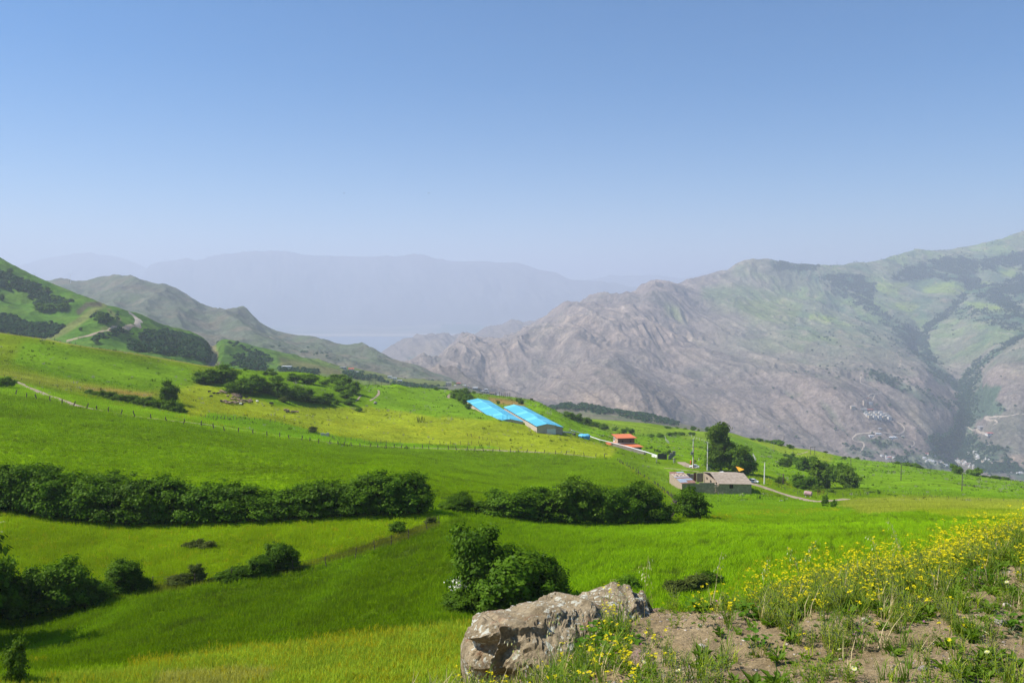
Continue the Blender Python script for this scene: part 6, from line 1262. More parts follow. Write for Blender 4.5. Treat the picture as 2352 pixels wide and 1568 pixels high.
# ================================================================ farmhouse compound
M_cr = simple('grey cement render', (.31, .245, .18), .95, .25, 1.2, .8, c2=(.43, .35, .26), bscale=9); M_crl = simple('tan rubble render', (.36, .28, .205), .95, .22, 1.6, .9, bscale=8)
M_asb = simple('brown grey roof sheet', (.27, .215, .165), .9, .22, .9, .2, c2=(.36, .30, .24)); M_tin = sheet_mat('tin sheet', (.50, .54, .58), .38, metal=.5, var=.2); M_tinr = sheet_mat('rusty tin sheet', (.30, .16, .11), .6, metal=.1, var=.3, rust=(.18, .07, .04)); M_tan = simple('tan board', (.47, .36, .27), .9, .15, 2); M_rust = simple('rusted iron', (.24, .075, .035), .8, .3, 3); M_beam = simple('old timber', (.12, .07, .05), .9, .3, 4)
c5 = lambda u, v: (cv5[0] + u / cv5[2], cv5[1] + v / cv5[2])
ZB = -70.9; FLh = PZ(*c5(1060, 880), ZB); FRh = P3(*c5(1672, 905), FLh.y - .6); FRh.z = ZB; Xh = FRh - FLh; Xh.z = 0; Wh = Xh.length; Xh.normalize(); BLh = PZ(*c5(772, 655), ZB); Yh = BLh - FLh; Yh.z = 0; Lh = Yh.length; Yh.normalize()
def orient_box(mb, O, X, Y, a, b, c0, c1, z0, z1, z1b=None):
    P_ = [X * a + Y * c0, X * b + Y * c0, X * b + Y * c1, X * a + Y * c1]; zt = [z1, z1, z1b if z1b is not None else z1, z1b if z1b is not None else z1]
    return mb.hexa([p + O + Vector((0, 0, z0)) for p in P_] + [p + O + Vector((0, 0, z)) for p, z in zip(P_, zt)])
t = thing('farmhouse', 'grey farmhouse with brown corrugated gable roof, nearest building', 'house', FLh); O = Vector((0, 0, 0)); He = (PZ(*c5(1060, 722), 0.0001).z, ray(*c5(1060, 722))[1]); He = float(ray(*c5(1060, 722))[1]) * FLh.y - ZB
Rg = 1.75; hw = .35
fw_ = MB()                                                           # front wall with the window opening left out
for a, b, z0, z1 in ((0, Wh * .325, -1.6, He), (Wh * .325, Wh * .44, -1.6, He * .45), (Wh * .325, Wh * .44, He * .93, He), (Wh * .44, Wh, -1.6, He)): orient_box(fw_, O, Xh, Yh, a, b, 0, hw, z0, z1)
fw_.build('wall', M_cr, t)
orient_box(MB(), O, Xh, Yh, -.02, .34, hw, Lh * .46, -1.2, He).build('wall', M_crl, t); orient_box(MB(), O, Xh, Yh, -.02, .34, Lh * .56, Lh, -1.2, He).build('wall', M_crl, t); orient_box(MB(), O, Xh, Yh, -.02, .34, Lh * .46, Lh * .56, 2.1, He).build('wall', M_crl, t)
orient_box(MB(), O, Xh, Yh, Wh - .35, Wh, hw, Lh, -1.6, He).build('wall', M_cr, t); orient_box(MB(), O, Xh, Yh, .34, Wh - .35, Lh - .35, Lh, -1.6, He).build('wall', M_cr, t)
orient_box(MB(), O, Xh, Yh, Wh * .66, Wh + .12, -.16, -.003, -1.7, -.25).build('footing', M_crl, t)
wdw = orient_box(MB(), O, Xh, Yh, Wh * .325, Wh * .44, .2, .24, He * .45, He * .93).build('window', M_dark, t)
for k in range(3): f = .325 + .0575 * k; orient_box(MB(), O, Xh, Yh, Wh * f - .04, Wh * f + .04, .1, .19, He * .45, He * .93).build('frame_bar', M_rust, wdw)
orient_box(MB(), O, Xh, Yh, .05, .12, Lh * .46, Lh * .56, 0, 2.1).build('door', M_dark, t)
orient_box(MB(), O, Xh, Yh, -.05, -.025, Lh * .72, Lh * .80, 1.3, 2.2).build('window', M_dark, t); orient_box(MB(), O, Xh, Yh, -.05, -.025, Lh * .12, Lh * .2, He * .72, He * .95).build('window', M_dark, t)
ns = 13                                                               # corrugated sheets laid side by side, two courses a slope
for sl, (ya, yb) in enumerate(((-.5, Lh * .5), (Lh + .4, Lh * .5))):
    for c_ in range(2):
        for k in range(ns):
            x0, x1 = -.35 + (Wh + .75) * k / ns, -.35 + (Wh + .75) * (k + 1.03) / ns; f0, f1 = c_ * .5, c_ * .5 + .53; y0, y1 = ya + (yb - ya) * f0, ya + (yb - ya) * min(1, f1); z0, z1 = He + .02 + Rg * f0 + .05 * (1 - c_) * 0 + .035 * c_, He + .02 + Rg * min(1, f1) + .035 * c_ + rnd.uniform(0, .02)
            mb = MB(); nw = 5
            for j in range(nw):
                xa, xb = x0 + (x1 - x0) * j / nw, x0 + (x1 - x0) * (j + 1) / nw; xm = (xa + xb) / 2
                A_ = [Xh * xa + Yh * y0 + Vector((0,0,z0)), Xh * xm + Yh * y0 + Vector((0,0,z0 + .06)), Xh * xb + Yh * y0 + Vector((0,0,z0)), Xh * xa + Yh * y1 + Vector((0,0,z1)), Xh * xm + Yh * y1 + Vector((0,0,z1 + .06)), Xh * xb + Yh * y1 + Vector((0,0,z1))]
                mb.add(A_ + [p - Vector((0,0,.02)) for p in A_], [(0,1,4,3),(1,2,5,4),(9,10,7,6),(10,11,8,7),(0,6,7,1),(1,7,8,2)])
            mb.build('roof_sheet', M_asb, t)
for k in range(8):                                                    # open trusses in the gable
    yy = Lh * (.1 + .11 * k); zt = He + Rg * (1 - abs(yy / Lh - .5) * 2) - .1; MB().tube(Xh * .1 + Yh * yy + Vector((0,0,He)), Xh * .1 + Yh * yy + Vector((0,0,zt)), .06, n=4).build('truss_post', M_beam, t)
MB().tube(Xh * .1 + Vector((0,0,He)), Xh * .1 + Yh * Lh * .5 + Vector((0,0,He + Rg - .1)), .09, n=4).build('rafter', M_beam, t); MB().tube(Xh * .1 + Yh * Lh + Vector((0,0,He)), Xh * .1 + Yh * Lh * .5 + Vector((0,0,He + Rg - .1)), .09, n=4).build('rafter', M_beam, t)
orient_box(MB(), O, Xh, Yh, .45, .5, .3, Lh - .3, He, He + .12).build('tie_beam', M_beam, t)
orient_box(MB(), O, Xh, Yh, Wh * .5, Wh * .52, hw, Lh - .35, He - .3, He + .0).build('loft', M_dark, t)
# shed
FLs = PZ(*c5(366, 838), ZB + .9); BLs = PZ(*c5(131, 655), ZB + .9); FRs = PZ(*c5(620, 828), ZB + .9); Xs = FRs - FLs; Ws = Xs.length; Xs.normalize(); Ys = BLs - FLs; Ls = Ys.length; Ys.normalize(); zf = float(ray(*c5(368, 716))[1]) * FLs.y - FLs.z; zb = float(ray(*c5(131, 510))[1]) * BLs.y - FLs.z
t = thing('shed', 'stone shed with patched tin roof left of the grey farmhouse', 'shed', FLs)
orient_box(MB(), O, Xs, Ys, 0, Ws, 0, .3, -2, zf - .05).build('wall', M_cr, t); orient_box(MB(), O, Xs, Ys, 0, .3, .3, Ls, -2, zf - .05, zb - .05).build('wall', M_crl, t); orient_box(MB(), O, Xs, Ys, Ws - .3, Ws, .3, Ls, -2, zf - .05, zb - .05).build('wall', M_crl, t); orient_box(MB(), O, Xs, Ys, .3, Ws - .3, Ls - .3, Ls, -2, zb - .05).build('wall', M_crl, t)
mats_ = [M_tin, M_tin, M_tinr, M_tin, M_tin, M_tan, M_tan, M_tin, M_tinr, M_tin]; nr_ = 12
seq = [M_tinr, M_tin, M_tin, M_tin, M_tin, M_tinr, M_tin, M_tan, M_tan, M_tan, M_tinr, M_tin]
for k in range(nr_):
    y0, y1 = -.25 + (Ls + .5) * k / nr_, -.25 + (Ls + .5) * (k + 1.12) / nr_
    for j in range(2):
        x0, x1 = -.25 + (Ws + .5) * j / 2, -.25 + (Ws + .5) * (j + 1.04) / 2; zz0 = zf + (zb - zf) * k / nr_ + rnd.uniform(.0, .05) + .03 * (k % 2); zz1 = zf + (zb - zf) * (k + 1.12) / nr_ + rnd.uniform(0, .05) + .03 * (k % 2)
        MB().slab([Xs * x0 + Ys * y0 + Vector((0,0,zz0)), Xs * x1 + Ys * y0 + Vector((0,0,zz0 + rnd.uniform(0,.04))), Xs * x1 + Ys * y1 + Vector((0,0,zz1)), Xs * x0 + Ys * y1 + Vector((0,0,zz1 + rnd.uniform(0,.04)))], .03).build('roof_sheet', M_tinr if (j == 0 and k in (10, 11)) or (j == 1 and k in (1, 2)) else seq[k], t)
for k in range(9):
    xx, yy = rnd.uniform(.3, Ws - .3), rnd.choice([Ls * .62, Ls * .78, Ls * .7]) + rnd.uniform(-.4, .4); MB().box(Xs * xx + Ys * yy + Vector((0, 0, zf + (zb - zf) * yy / Ls + .2)), (.45, .3, .25), rnd.uniform(0, 3)).build('roof_stone', M_grey, t)
# yard walls
a, b = FRs + Vector((0, 0, 0)), FLh; d_ = b - a; d_.z = 0; Lw = d_.length; d_.normalize(); nrm = Vector((-d_.y, d_.x, 0)); t = thing('yard_wall', 'low grey front wall joining the shed to the farmhouse', 'wall', a)
orient_box(MB(), O, d_, nrm, .02, Lw * .17, .05, .35, -2.2, zf * .86).build('wall', M_cr, t); orient_box(MB(), O, d_, nrm, Lw * .17, Lw * .82, .05, .35, -2.2, zf).build('wall', M_cr, t); orient_box(MB(), O, d_, nrm, Lw * .15, Lw * .83, .02, .38, zf, zf + .1).build('coping', M_crl, t)
for k in range(26):
    ss = stn_ = None; 
    if k == 0: smesh = [stone_mesh(120 + i, M_crl, .8, 1) for i in range(4)]
    obj('stone', smesh[k % 4], t, d_ * (Lw * (.83 + .15 * rnd.random())) + nrm * .15 + Vector((0, 0, -1.2 + (zf + .2) * rnd.random())), rnd.uniform(0, 3), (.7, .5, .5))
orient_box(MB(), O, d_, nrm, Lw * .82, Lw - .02, .1, .4, -2.2, zf * .72).build('rubble_wall', M_crl, t)
a = PZ(*c5(455, 650), ZB + .6); b = PZ(*c5(768, 652), ZB + .4); d_ = b - a; d_.z = 0; Lw = d_.length; d_.normalize(); nrm = Vector((-d_.y, d_.x, 0)); hb = 2.5
t = thing('yard_wall', 'back wall of the yard with the rusty gate', 'wall', a); orient_box(MB(), O, d_, nrm, 0, Lw * .2, 0, .3, -1, hb).build('wall', M_cr, t); orient_box(MB(), O, d_, nrm, Lw * .2, Lw * .42, 0, .3, -1, hb - .3).build('wall', M_tan, t); orient_box(MB(), O, d_, nrm, Lw * .60, Lw * .67, 0, .3, -1, hb).build('pillar', M_tan, t)
for k in range(8): orient_box(MB(), O, d_, nrm, Lw * .68, Lw, 0, .3, -1 + k * .44, -1 + k * .44 + .41).build('block_course', M_cr, t)
gt = orient_box(MB(), O, d_, nrm, Lw * .43, Lw * .58, .1, .16, -.6, hb - .1).build('gate', M_rust, t); orient_box(MB(), O, d_, nrm, Lw * .42, Lw * .59, .08, .18, hb - .1, hb + .15).build('gate_beam', M_beam, gt)
o = MB(); a0 = FRs + Vector((0, 0, .3)); Q_ = [FRs + Vector((.2, .5, .35)), FLh + Vector((-.1, .5, .55)), BLh + Vector((-.2, -.6, .35)), PZ(*c5(640, 652), ZB + .5)]; 
# ---- ruined block wall
def block_wall(label, A, B, h, steps, m, cut=lambda f: 1.0):
    d_ = B - A; d_.z = 0; L = d_.length; d_.normalize(); n_ = Vector((-d_.y, d_.x, 0)); t = thing('block_wall', label, 'wall', A); bw_, bh_ = L / steps, .30; me = None; rows_ = int(h / bh_)
    for r in range(-2, rows_):
        for k in range(steps):
            f = (k + .5) / steps
            if r * bh_ > h * cut(f): continue
            if me is None: me = MB().hexa([d_ * .02, d_ * (bw_ - .03), d_ * (bw_ - .03) + n_ * .25, d_ * .02 + n_ * .25, d_ * .02 + Vector((0,0,bh_ - .03)), d_ * (bw_ - .03) + Vector((0,0,bh_ - .03)), d_ * (bw_ - .03) + n_ * .25 + Vector((0,0,bh_ - .03)), d_ * .02 + n_ * .25 + Vector((0,0,bh_ - .03))]).mesh('block', m)
            obj('block', me, t, d_ * (bw_ * (k + (.0 if r % 2 else .12))) + n_ * rnd.uniform(-.02, .02) + Vector((0, 0, r * bh_)))
    return t
M_blk = simple('dark cement block', (.055, .052, .048), .9, .3, 2, .4); M_blk2 = simple('grey cement block', (.20, .18, .15), .9, .25, 2, .4)
A = near.at(*c6(1405, 868)); B = near.at(*c6(1610, 885)); A.z -= .3; block_wall('dark stepped ruin of a cement block wall', A, B, 3.0, 6, M_blk, lambda f: 1.05 - .28 * math.floor(f * 5) / 5)
A = near.at(*c6(1650, 880)); B = near.at(*c6(1800, 850)); block_wall('right hand piece of the ruined block wall', A, B, 2.6, 5, M_blk2, lambda f: 1 - .4 * abs(math.sin(f * 9)))
A = near.at(*c6(1270, 815)); B = near.at(*c6(1392, 845)); t = thing('plaster_wall', 'low white plastered wall left of the block ruin', 'wall', A); d_ = B - A; MB().hexa([Vector((0,0,-.6)), d_ + Vector((0,0,-.6)), d_ + Vector((0,.3,-.6)), Vector((0,.3,-.6)), Vector((0,0,.9)), d_ + Vector((0,0,1.2)), d_ + Vector((0,.3,1.2)), Vector((0,.3,.9))]).build('wall', simple('white plaster', (.72, .70, .66), .8, .1), t)
A = near.at(*cv9[:1] + cv9[1:2]) if False else near.at(cv9[0] + 1420 / 5.12, cv9[1] + 1010 / 5.12); B = near.at(cv9[0] + 1520 / 5.12, cv9[1] + 1020 / 5.12); block_wall('small broken stone wall beside the lone shrub in the meadow', A, B, 1.3, 7, M_cpost, lambda f: .75 + .25 * math.sin(f * 8))
# square stumps and barrel
for u_, v_, w_, h_, lb in [(1378,950,.7,1.3,'square concrete stump above the shed'),(1775,958,.85,2.3,'double concrete gate stump by the block ruin'),(2328,908,.6,1.2,'white concrete stump right of the rusty pole')]:
    P = near.at(*c6(u_, v_)); t = thing('gate_stump', lb, 'post', P); MB().box((-.25 * (w_ > .8), 0, h_ / 2 - .2), (w_ * .5, .4, h_ + .4)).build('pillar', M_cpost, t); MB().box((-.25 * (w_ > .8), 0, h_ + .06), (w_ * .55, .45, .12)).build('cap', M_crl, t)
    if w_ > .8: MB().box((.35, 0, h_ / 2 - .2), (w_ * .35, .4, h_ + .2)).build('pillar', M_crl, t)
P = near.at(*c6(2146, 985)); tag(MB().lathe([(.34, 0), (.36, .3), (.34, .6), (.36, .9), (.34, 1.7), (.3, 1.75)], 10).build('barrel', simple('orange red paint', (.62, .10, .03), .5, .1), None, P, True), 'orange red drum at the foot of the rusty pole', 'drum')
P = near.at(*c6(2225, 975)); t = thing('iron_gate', 'rusty iron gate leaf beside the rusty pole', 'gate', P)
for k in range(5): MB().box((-.6 + k * .3, 0, .9), (.12, .05, 1.9)).build('bar', M_rust, t)
MB().box((0, 0, 1.75), (1.5, .06, .1)).build('rail', M_rust, t)
P = near.at(*c5(1465, 500), 290); t = thing('awning', 'orange yellow canopy under the trees behind the farmhouse', 'awning', P); M_or = simple('orange canvas', (.72, .33, .015), .7, .08); cps = [PZ(*c5(1375, 398), P.z + 3.6), PZ(*c5(1428, 405), P.z + 3.6), PZ(*c5(1540, 455), P.z + 2.9), PZ(*c5(1432, 495), P.z + 2.5)]
cp0 = P3(*c5(1380, 405), 318); cps = [P3(*c5(1440, 490), 313), P3(*c5(1538, 455), 314), P3(*c5(1425, 405), 320), P3(*c5(1378, 400), 320)]
MB().slab([p - P for p in cps], .05).build('canvas', M_or, t)
for p in cps[:2]: MB().tube(p - P, p - P - Vector((0, 0, 3)), .05, n=5).build('pole', M_post, t)
P = near.at(1665.0 / 3.7236 + 1349.4, 756 / 3.7236 + 947.5); t = tag(MB().add([(-1.3,0,.05),(0,-.8,.1),(1.3,.1,.08),(.2,.7,.3),(0,0,.45),(-.5,.2,.4)], [(0,1,4),(1,2,4),(2,3,4),(3,5,4),(5,0,4),(0,5,3,2,1)]).build('tarpaulin', simple('white sheet', (.66, .66, .62), .7, .1), None, P), 'crumpled white sheet lying on the grass right of the farmhouse', 'sheet')
for k, (u_, v_) in enumerate([(4,1199),(5,1221)]):
    P = near.at(u_, v_); s_ = mpp(P); tag(obj('pale_boulder', stone_mesh(150 + k, M_pale, .5, 2), None, P, .4, (18 * s_, 14 * s_, 9 * s_)), ['upper', 'lower'][k] + ' of two white boulders at the left edge', 'rock', 'white boulders at the left edge')
P = near.at(cv9[0] + 2062 / 5.12, cv9[1] + 634 / 5.12); s_ = mpp(P); tag(obj('round_boulder', stone_mesh(160, M_grey, .85, 2), None, P + Vector((0, 0, 3 * s_)), .4, (8 * s_, 8 * s_, 8 * s_)), 'round grey boulder alone on the green mound', 'rock')
print('build', time.time() - T0)
# ================================================================ power poles
M_conc = simple('pale concrete', (.72, .70, .66), .8, .1, 2); M_steel = simple('galvanised steel', (.30, .31, .32), .5, .1, 3, metal=.5); M_ins = simple('insulator', (.20, .10, .06), .4, .1); M_poled = simple('dark timber pole', (.10, .085, .07), .9, .2, 3)
def pole(label, P, h, r=.19, mat=None, arms=(), trans=None, cable=None, group='power poles', taper=.6):
    t = thing('power_pole', label, 'power pole', P, 0, group); m = mat or M_conc
    MB().tube((0, 0, -.5), (0, 0, h), r, r * taper, 8).build('pole', m, t)
    if mat is None:
        mb = MB(); n = int(h / .55)
        for k in range(n): mb.box((0, -r * .92, .6 + k * .55), (r * .45, .06, .28))
        mb.build('ladder_notches', M_cpost, t)
    for z, w_, ni in arms:
        MB().box((0, -.05, z), (w_, .12, .12), .25).build('crossarm', M_steel, t)
        for k in range(ni):
            x = -w_ / 2 + .1 + (w_ - .2) * k / max(1, ni - 1); MB().lathe([(.03, 0), (.09, .06), (.05, .12), (.09, .18), (.04, .26)], 6, (x * math.cos(.25), -.05 + x * math.sin(.25), z + .06)).build('insulator', M_ins, t)
    if trans: z, sd_ = trans; MB().box((sd_, 0, z), (.8, .6, 1.0)).box((sd_, 0, z + .6), (.5, .1, .25)).box((sd_, 0, z - .62), (1.1, .7, .1)).build('transformer', M_steel, t)
    if cable: MB().tube((r * .8, -r, 0), (r * .6, -r, h * cable), .08, n=5).build('cable_duct', M_rust, t)
    return t
P = near.at(1591.5, 1074); pole('concrete pole with rust red duct and transformer beside the upper white car', P, 13.2, .24, None, ((12.6, 2.6, 3), (9.4, 3.0, 4)), (6.6, -.6), .82)
MB().box((0, 0, 0), (.1, .1, .1))
P = near.at(1624.7, 1080.6); t2_ = pole('concrete pole with crossarms and boxes left of the tallest tree', P, 12.4, .27, None, ((11.9, 2.6, 3), (9.0, 2.2, 3)), (5.4, .7)); MB().box((.75, 0, .9), (1.0, .6, 1.8)).build('meter_cabinet', M_steel, t2_)
P = near.at(1755.5, 1111.5); pole('bare pale concrete pole right of the farmhouse', P, 8.8, .30, None, ())
P = near.at(*(cv4[0] + 1675 / cv4[2], cv4[1] + 617 / cv4[2])); pole('short rusty post with white insulators right of the bare pole', P, 4.5, .12, M_rust, ((4.3, 1.0, 3),))
for u_, v_, h_, lb in [(83,668,95,'dark pole on the skyline right of the tree row'),(715,886,122,'timber pole above the light green tree'),(1189,992,152,'timber pole in the middle of the far right field'),(1764,1102,176,'tallest timber pole of the far right field'),(75,1036,102,'timber pole left of the pink tank')]:
    P = near.at(cvR[0] + u_ / cvR[2], cvR[1] + v_ / cvR[2]); hh = h_ / cvR[2] * mpp(P); pole(lb, P, hh, .22, M_poled, ((hh * .95, hh * .16, 3),))
P = near.at(cvR[0] + 355 / cvR[2], cvR[1] + 750 / cvR[2]); t = thing('power_pole', 'twin legged pole frame above the right grove', 'power pole', P, 0, 'power poles')
for x in (-1.6, 1.6): MB().tube((x, 0, -.5), (x, 0, 6.0), .2, .16, 6).build('pole', M_poled, t)
MB().box((0, 0, 5.9), (4.2, .2, .25)).build('crossarm', M_poled, t)
for u_, v_, lb in [(2042,112,'left'),(2092,122,'right')]:
    P = near.at(cv5[0] + u_ / cv5[2], cv5[1] + v_ / cv5[2], 500); pole('%s of two thin steel poles on the upper right slope' % lb, P, 7.5, .12, M_steel, ((7.2, 1.4, 2),))
# overhead wires between the farm poles
def wire(label, a, b, sag, r=.02):
    pts = [a.lerp(b, k / 14) - Vector((0, 0, sag * 4 * (k / 14) * (1 - k / 14))) for k in range(15)]; mb = MB(); mb.path([p - a for p in pts], [r] * 15, 3); tag(mb.build('overhead_wire', M_wire, None, a), label, 'wire', 'overhead wires')
A = near.at(1591.5, 1074) + Vector((0, 0, 12.8)); B = near.at(1624.7, 1080.6) + Vector((0, 0, 12.1)); C_ = near.at(1755.5, 1111.5) + Vector((0, 0, 8.7))
wire('wire strung between the two concrete poles by the farmhouse', A, B, .5); wire('wire strung from the second concrete pole to the bare one', B, C_, 1.8)
# ================================================================ cars
M_car = simple('white car paint', (.80, .80, .79), .25, .02, 1, spec=.6); M_glass = simple('car glass', (.02, .03, .035), .08, .05, spec=.8); M_tyre = simple('tyre', (.02, .02, .02), .9, .1); M_alloy = simple('wheel rim', (.45, .46, .47), .4, .05, metal=.6); M_lamp = simple('headlamp', (.75, .78, .8), .15, .05, spec=.8); M_tail = simple('tail lamp', (.45, .02, .015), .2, .05)
def car(label, P, rz, hatch=False):
    t = thing('parked_car', label, 'car', P, rz, 'white cars parked at the farm')
    L, W_, = (3.95, 1.62) if hatch else (4.35, 1.68)
    xs = [-L/2, -L/2 + .12, -L*.33, -L*.2, 0, L*.22, L*.36, L/2 - .1, L/2]      # sill/bonnet outline along x (front +x)
    top = [.62, .86, .93, .93, .90, .88, .82, .66, .5]; 
    prof = []; mb = MB(); rings = []
    for x, z in zip(xs, top):
        w = W_ / 2 * (1 if abs(x) < L * .4 else .9); w2 = w * .93
        rings.append([(x, -w * .96, .2), (x, -w, .45), (x, -w2, z - .06), (x, -w2 * .8, z), (x, w2 * .8, z), (x, w2, z - .06), (x, w, .45), (x, w * .96, .2)])
    for r in rings: mb.v += r
    n = 8; mb.f += [(k * n + i, (k + 1) * n + i, (k + 1) * n + (i + 1) % n, k * n + (i + 1) % n) for k in range(len(rings) - 1) for i in range(n)] + [tuple(range(n)), tuple(range((len(rings)) * n - 1, (len(rings) - 1) * n - 1, -1))]; mb.m = [0] * len(mb.f)
    mb.build('body', M_car, t, smooth=False)
    if hatch: cab = [(-L*.47, .86), (-L*.40, 1.38), (L*.10, 1.44), (L*.30, .90)]
    else: cab = [(-L*.36, .90), (-L*.24, 1.34), (L*.07, 1.42), (L*.26, .90)]
    wl, wh = W_ / 2 * .92, W_ / 2 * .74; a, b, c_, d = cab
    bt = lambda p, w: [(p[0], -w, p[1]), (p[0], w, p[1])]
    V = bt(a, wl) + bt(b, wh) + bt(c_, wh) + bt(d, wl)
    MB().add(V, [(0, 1, 3, 2), (4, 5, 7, 6), (0, 2, 4, 6), (1, 7, 5, 3)]).build('windows', M_glass, t)
    MB().hexa([(b[0] - .03, -wh - .01, b[1] - .05), (c_[0] + .03, -wh - .01, c_[1] - .05), (c_[0] + .03, wh + .01, c_[1] - .05), (b[0] - .03, wh + .01, b[1] - .05), (b[0] + .03, -wh * .95, b[1] + .03), (c_[0] - .05, -wh * .95, c_[1] + .03), (c_[0] - .05, wh * .95, c_[1] + .03), (b[0] + .03, wh * .95, b[1] + .03)]).build('roof', M_car, t)
    mb = MB()
    for s_ in (-1, 1):
        for p, q_ in ((a, b), (c_, d)): mb.tube((p[0], s_ * (wl if p in (a, d) else wh), p[1]), (q_[0], s_ * (wl if q_ in (a, d) else wh), q_[1]), .05, n=4)
        xm = (b[0] + c_[0]) / 2; mb.tube((xm, s_ * wh * 1.01, (b[1] + c_[1]) / 2), (xm - .05, s_ * wl * 1.01, .9), .045, n=4)
    mb.build('pillars', M_car, t)
    for x in (-L * .30, L * .31):
        for s_ in (-1, 1):
            wh_ = MB().lathe([(.31, -.1), (.33, 0), (.31, .1)], 14, axis='Y').build('tyre', M_tyre, None) if False else obj('wheel', MB().lathe([(.29, -.1), (.32, -.04), (.32, .04), (.29, .1)], 14, axis='Y').mesh('tyre', M_tyre), t, (x, s_ * W_ * .45, .31)); obj('rim', MB().lathe([(.19, -.005), (.19, .005), (.05, .02)], 10, axis='Y').mesh('rim', M_alloy), wh_, (0, s_ * .105, 0))
    for s_ in (-1, 1):
        MB().box((L/2 - .10, s_ * W_ * .36, .62), (.16, .34, .14)).build('headlight', M_lamp, t); MB().box((-L/2 + .07, s_ * W_ * .37, .72), (.12, .26, .16)).build('tail_light', M_tail, t); MB().box((L * .19, s_ * (W_ / 2 + .03), .98), (.14, .16, .12)).build('mirror', M_car, t)
    MB().box((L/2 - .01, 0, .36), (.06, W_ * .7, .18)).build('grille', M_trim, t); MB().box((-L/2 + .0, 0, .48), (.03, .5, .12)).build('number_plate', M_car, t)
    return t
car('white saloon car parked by the rusty pole above the farmhouse', near.at(1594.8, 1073.6), R(160))
car('white hatchback parked at the right corner of the grey farmhouse', near.at(1730.5, 1107.5), R(-28), True)
car('white car mostly hidden behind the farmhouse roof ridge', near.at(1660, 1092, 300) + Vector((0, 0, .3)), R(8))
# ================================================================ pink tank on a stand
P = near.at(1856, 1141); t = thing('storage_tank', 'faded pink cylinder tank lying on a stand by the road bend', 'tank', P, R(-32)); M_tk = sheet_mat('faded pink paint', (.42, .26, .26), .5, var=.15, rust=(.24, .09, .05)); M_tk2 = sheet_mat('grey tank end', (.50, .47, .48), .5, var=.1, rust=(.25, .14, .09))
MB().lathe([(.82, -1.25), (.86, -1.2), (.86, 1.2), (.82, 1.25)], 18, (0, 0, 1.35), axis='X').build('shell', M_tk, t, smooth=False)
MB().lathe([(.82, -1.24), (.62, -1.38), (.02, -1.45)], 18, (0, 0, 1.35), axis='X').build('tank_end', M_tk2, t); MB().lathe([(.82, 1.24), (.62, 1.38), (.02, 1.45)], 18, (0, 0, 1.35), axis='X').build('tank_end', M_tk, t)
for x in (-.8, .8): MB().box((x, 0, .3), (.18, 1.2, .75)).build('stand', M_cpost, t)
MB().lathe([(.16, 0), (.16, .14)], 8, (0, 0, 2.2)).build('hatch', M_tk2, t)
mb = MB(); t = thing('stake_pile', 'bundle of rusty upright stakes right of the pink tank', 'stakes', near.at(cvR[0] + 430 / cvR[2], cvR[1] + 1142 / cvR[2]))
for k in range(8): MB().tube((-1.2 + k * .35, rnd.uniform(-.2, .2), 0), (-1.1 + k * .35 + rnd.uniform(-.2, .2), 0, rnd.uniform(1.6, 2.6)), .06, n=5).build('stake', M_rust, t)
# ================================================================ the flock
M_wool = simple('brown wool', (.30, .21, .13), .95, .3, 9, .6); M_woold = simple('dark wool', (.035, .028, .024), .95, .3, 9, .5); M_woolw = simple('white wool', (.70, .67, .60), .95, .1, 9, .5); M_face = simple('dark face', (.045, .035, .028), .9, .2)
def animal(seed, wool, cow=False):
    rg = random.Random(seed); bm = bmesh.new(); me = bpy.data.meshes.new('animal')
    def chain(pts):
        prev = None
        mb_ = []
        for p, r in pts: mb_.append((Vector(p), r))
        return mb_
    mb = MB(); lk = 1.0
    mb.lathe([(.05, -.52), (.20, -.48), (.29, -.3), (.31, 0), (.28, .25), (.22, .42), (.13, .52)], 10, (0, 0, .56), axis='X')     # trunk
    mb.tube((.42, 0, .62), (.62, 0, .80 if not seed % 2 else .42), .15, .10, 8); hx, hz = (.62, .80) if not seed % 2 else (.62, .42)
    mb.mat(1); mb.lathe([(.06, -.05), (.10, .02), (.09, .10), (.055, .22), (.03, .26)], 8, (hx, 0, hz), axis='X')
    for s_ in (-1, 1): mb.add([(hx - .02, s_ * .07, hz + .06), (hx + .03, s_ * .17, hz + .05), (hx + .02, s_ * .08, hz + .01)], [(0, 1, 2)])
    for x in (-.34, .32):
        for s_ in (-1, 1): kx = -.05 if x < 0 else .02; mb.path([Vector((x, s_ * .14, .42)), Vector((x + kx, s_ * .14, .22)), Vector((x, s_ * .14, 0))], [.07, .04, .035], 5)
    mb.mat(0); mb.tube((-.5, 0, .66), (-.58, 0, .48), .05, .03, 5)
    bm.free(); return mb.mesh('sheep', [wool, M_face], True)
am = {'b': [animal(k, M_wool) for k in range(3)], 'd': [animal(k + 4, M_woold) for k in range(3)], 'w': [animal(8, M_woolw)]}
def flock(items, label, group, cat='sheep', name='sheep', sc=1.0, each=None):
    for k, it in enumerate(items):
        u_, v_, kd = it[:3]; P = near.at(cv9[0] + u_ / cv9[2], cv9[1] + v_ / cv9[2]); o = obj(name, am[kd][k % len(am[kd])], None, P, rnd.uniform(-.7, .7) + (math.pi if rnd.random() < .4 else 0), sc * rnd.uniform(1.15, 1.45)); tag(o, each[k] if each else label, cat, group)
flock([(x + rnd.uniform(-3, 3), y + rnd.uniform(-2, 2), 'b') for x, y in [(385,535),(400,530),(415,545),(430,540),(440,552),(452,545),(385,568),(400,548),(425,562),(445,568),(465,568),(410,535)]], 'brown sheep in the tight knot at the top of the flock', 'sheep of the upper knot')
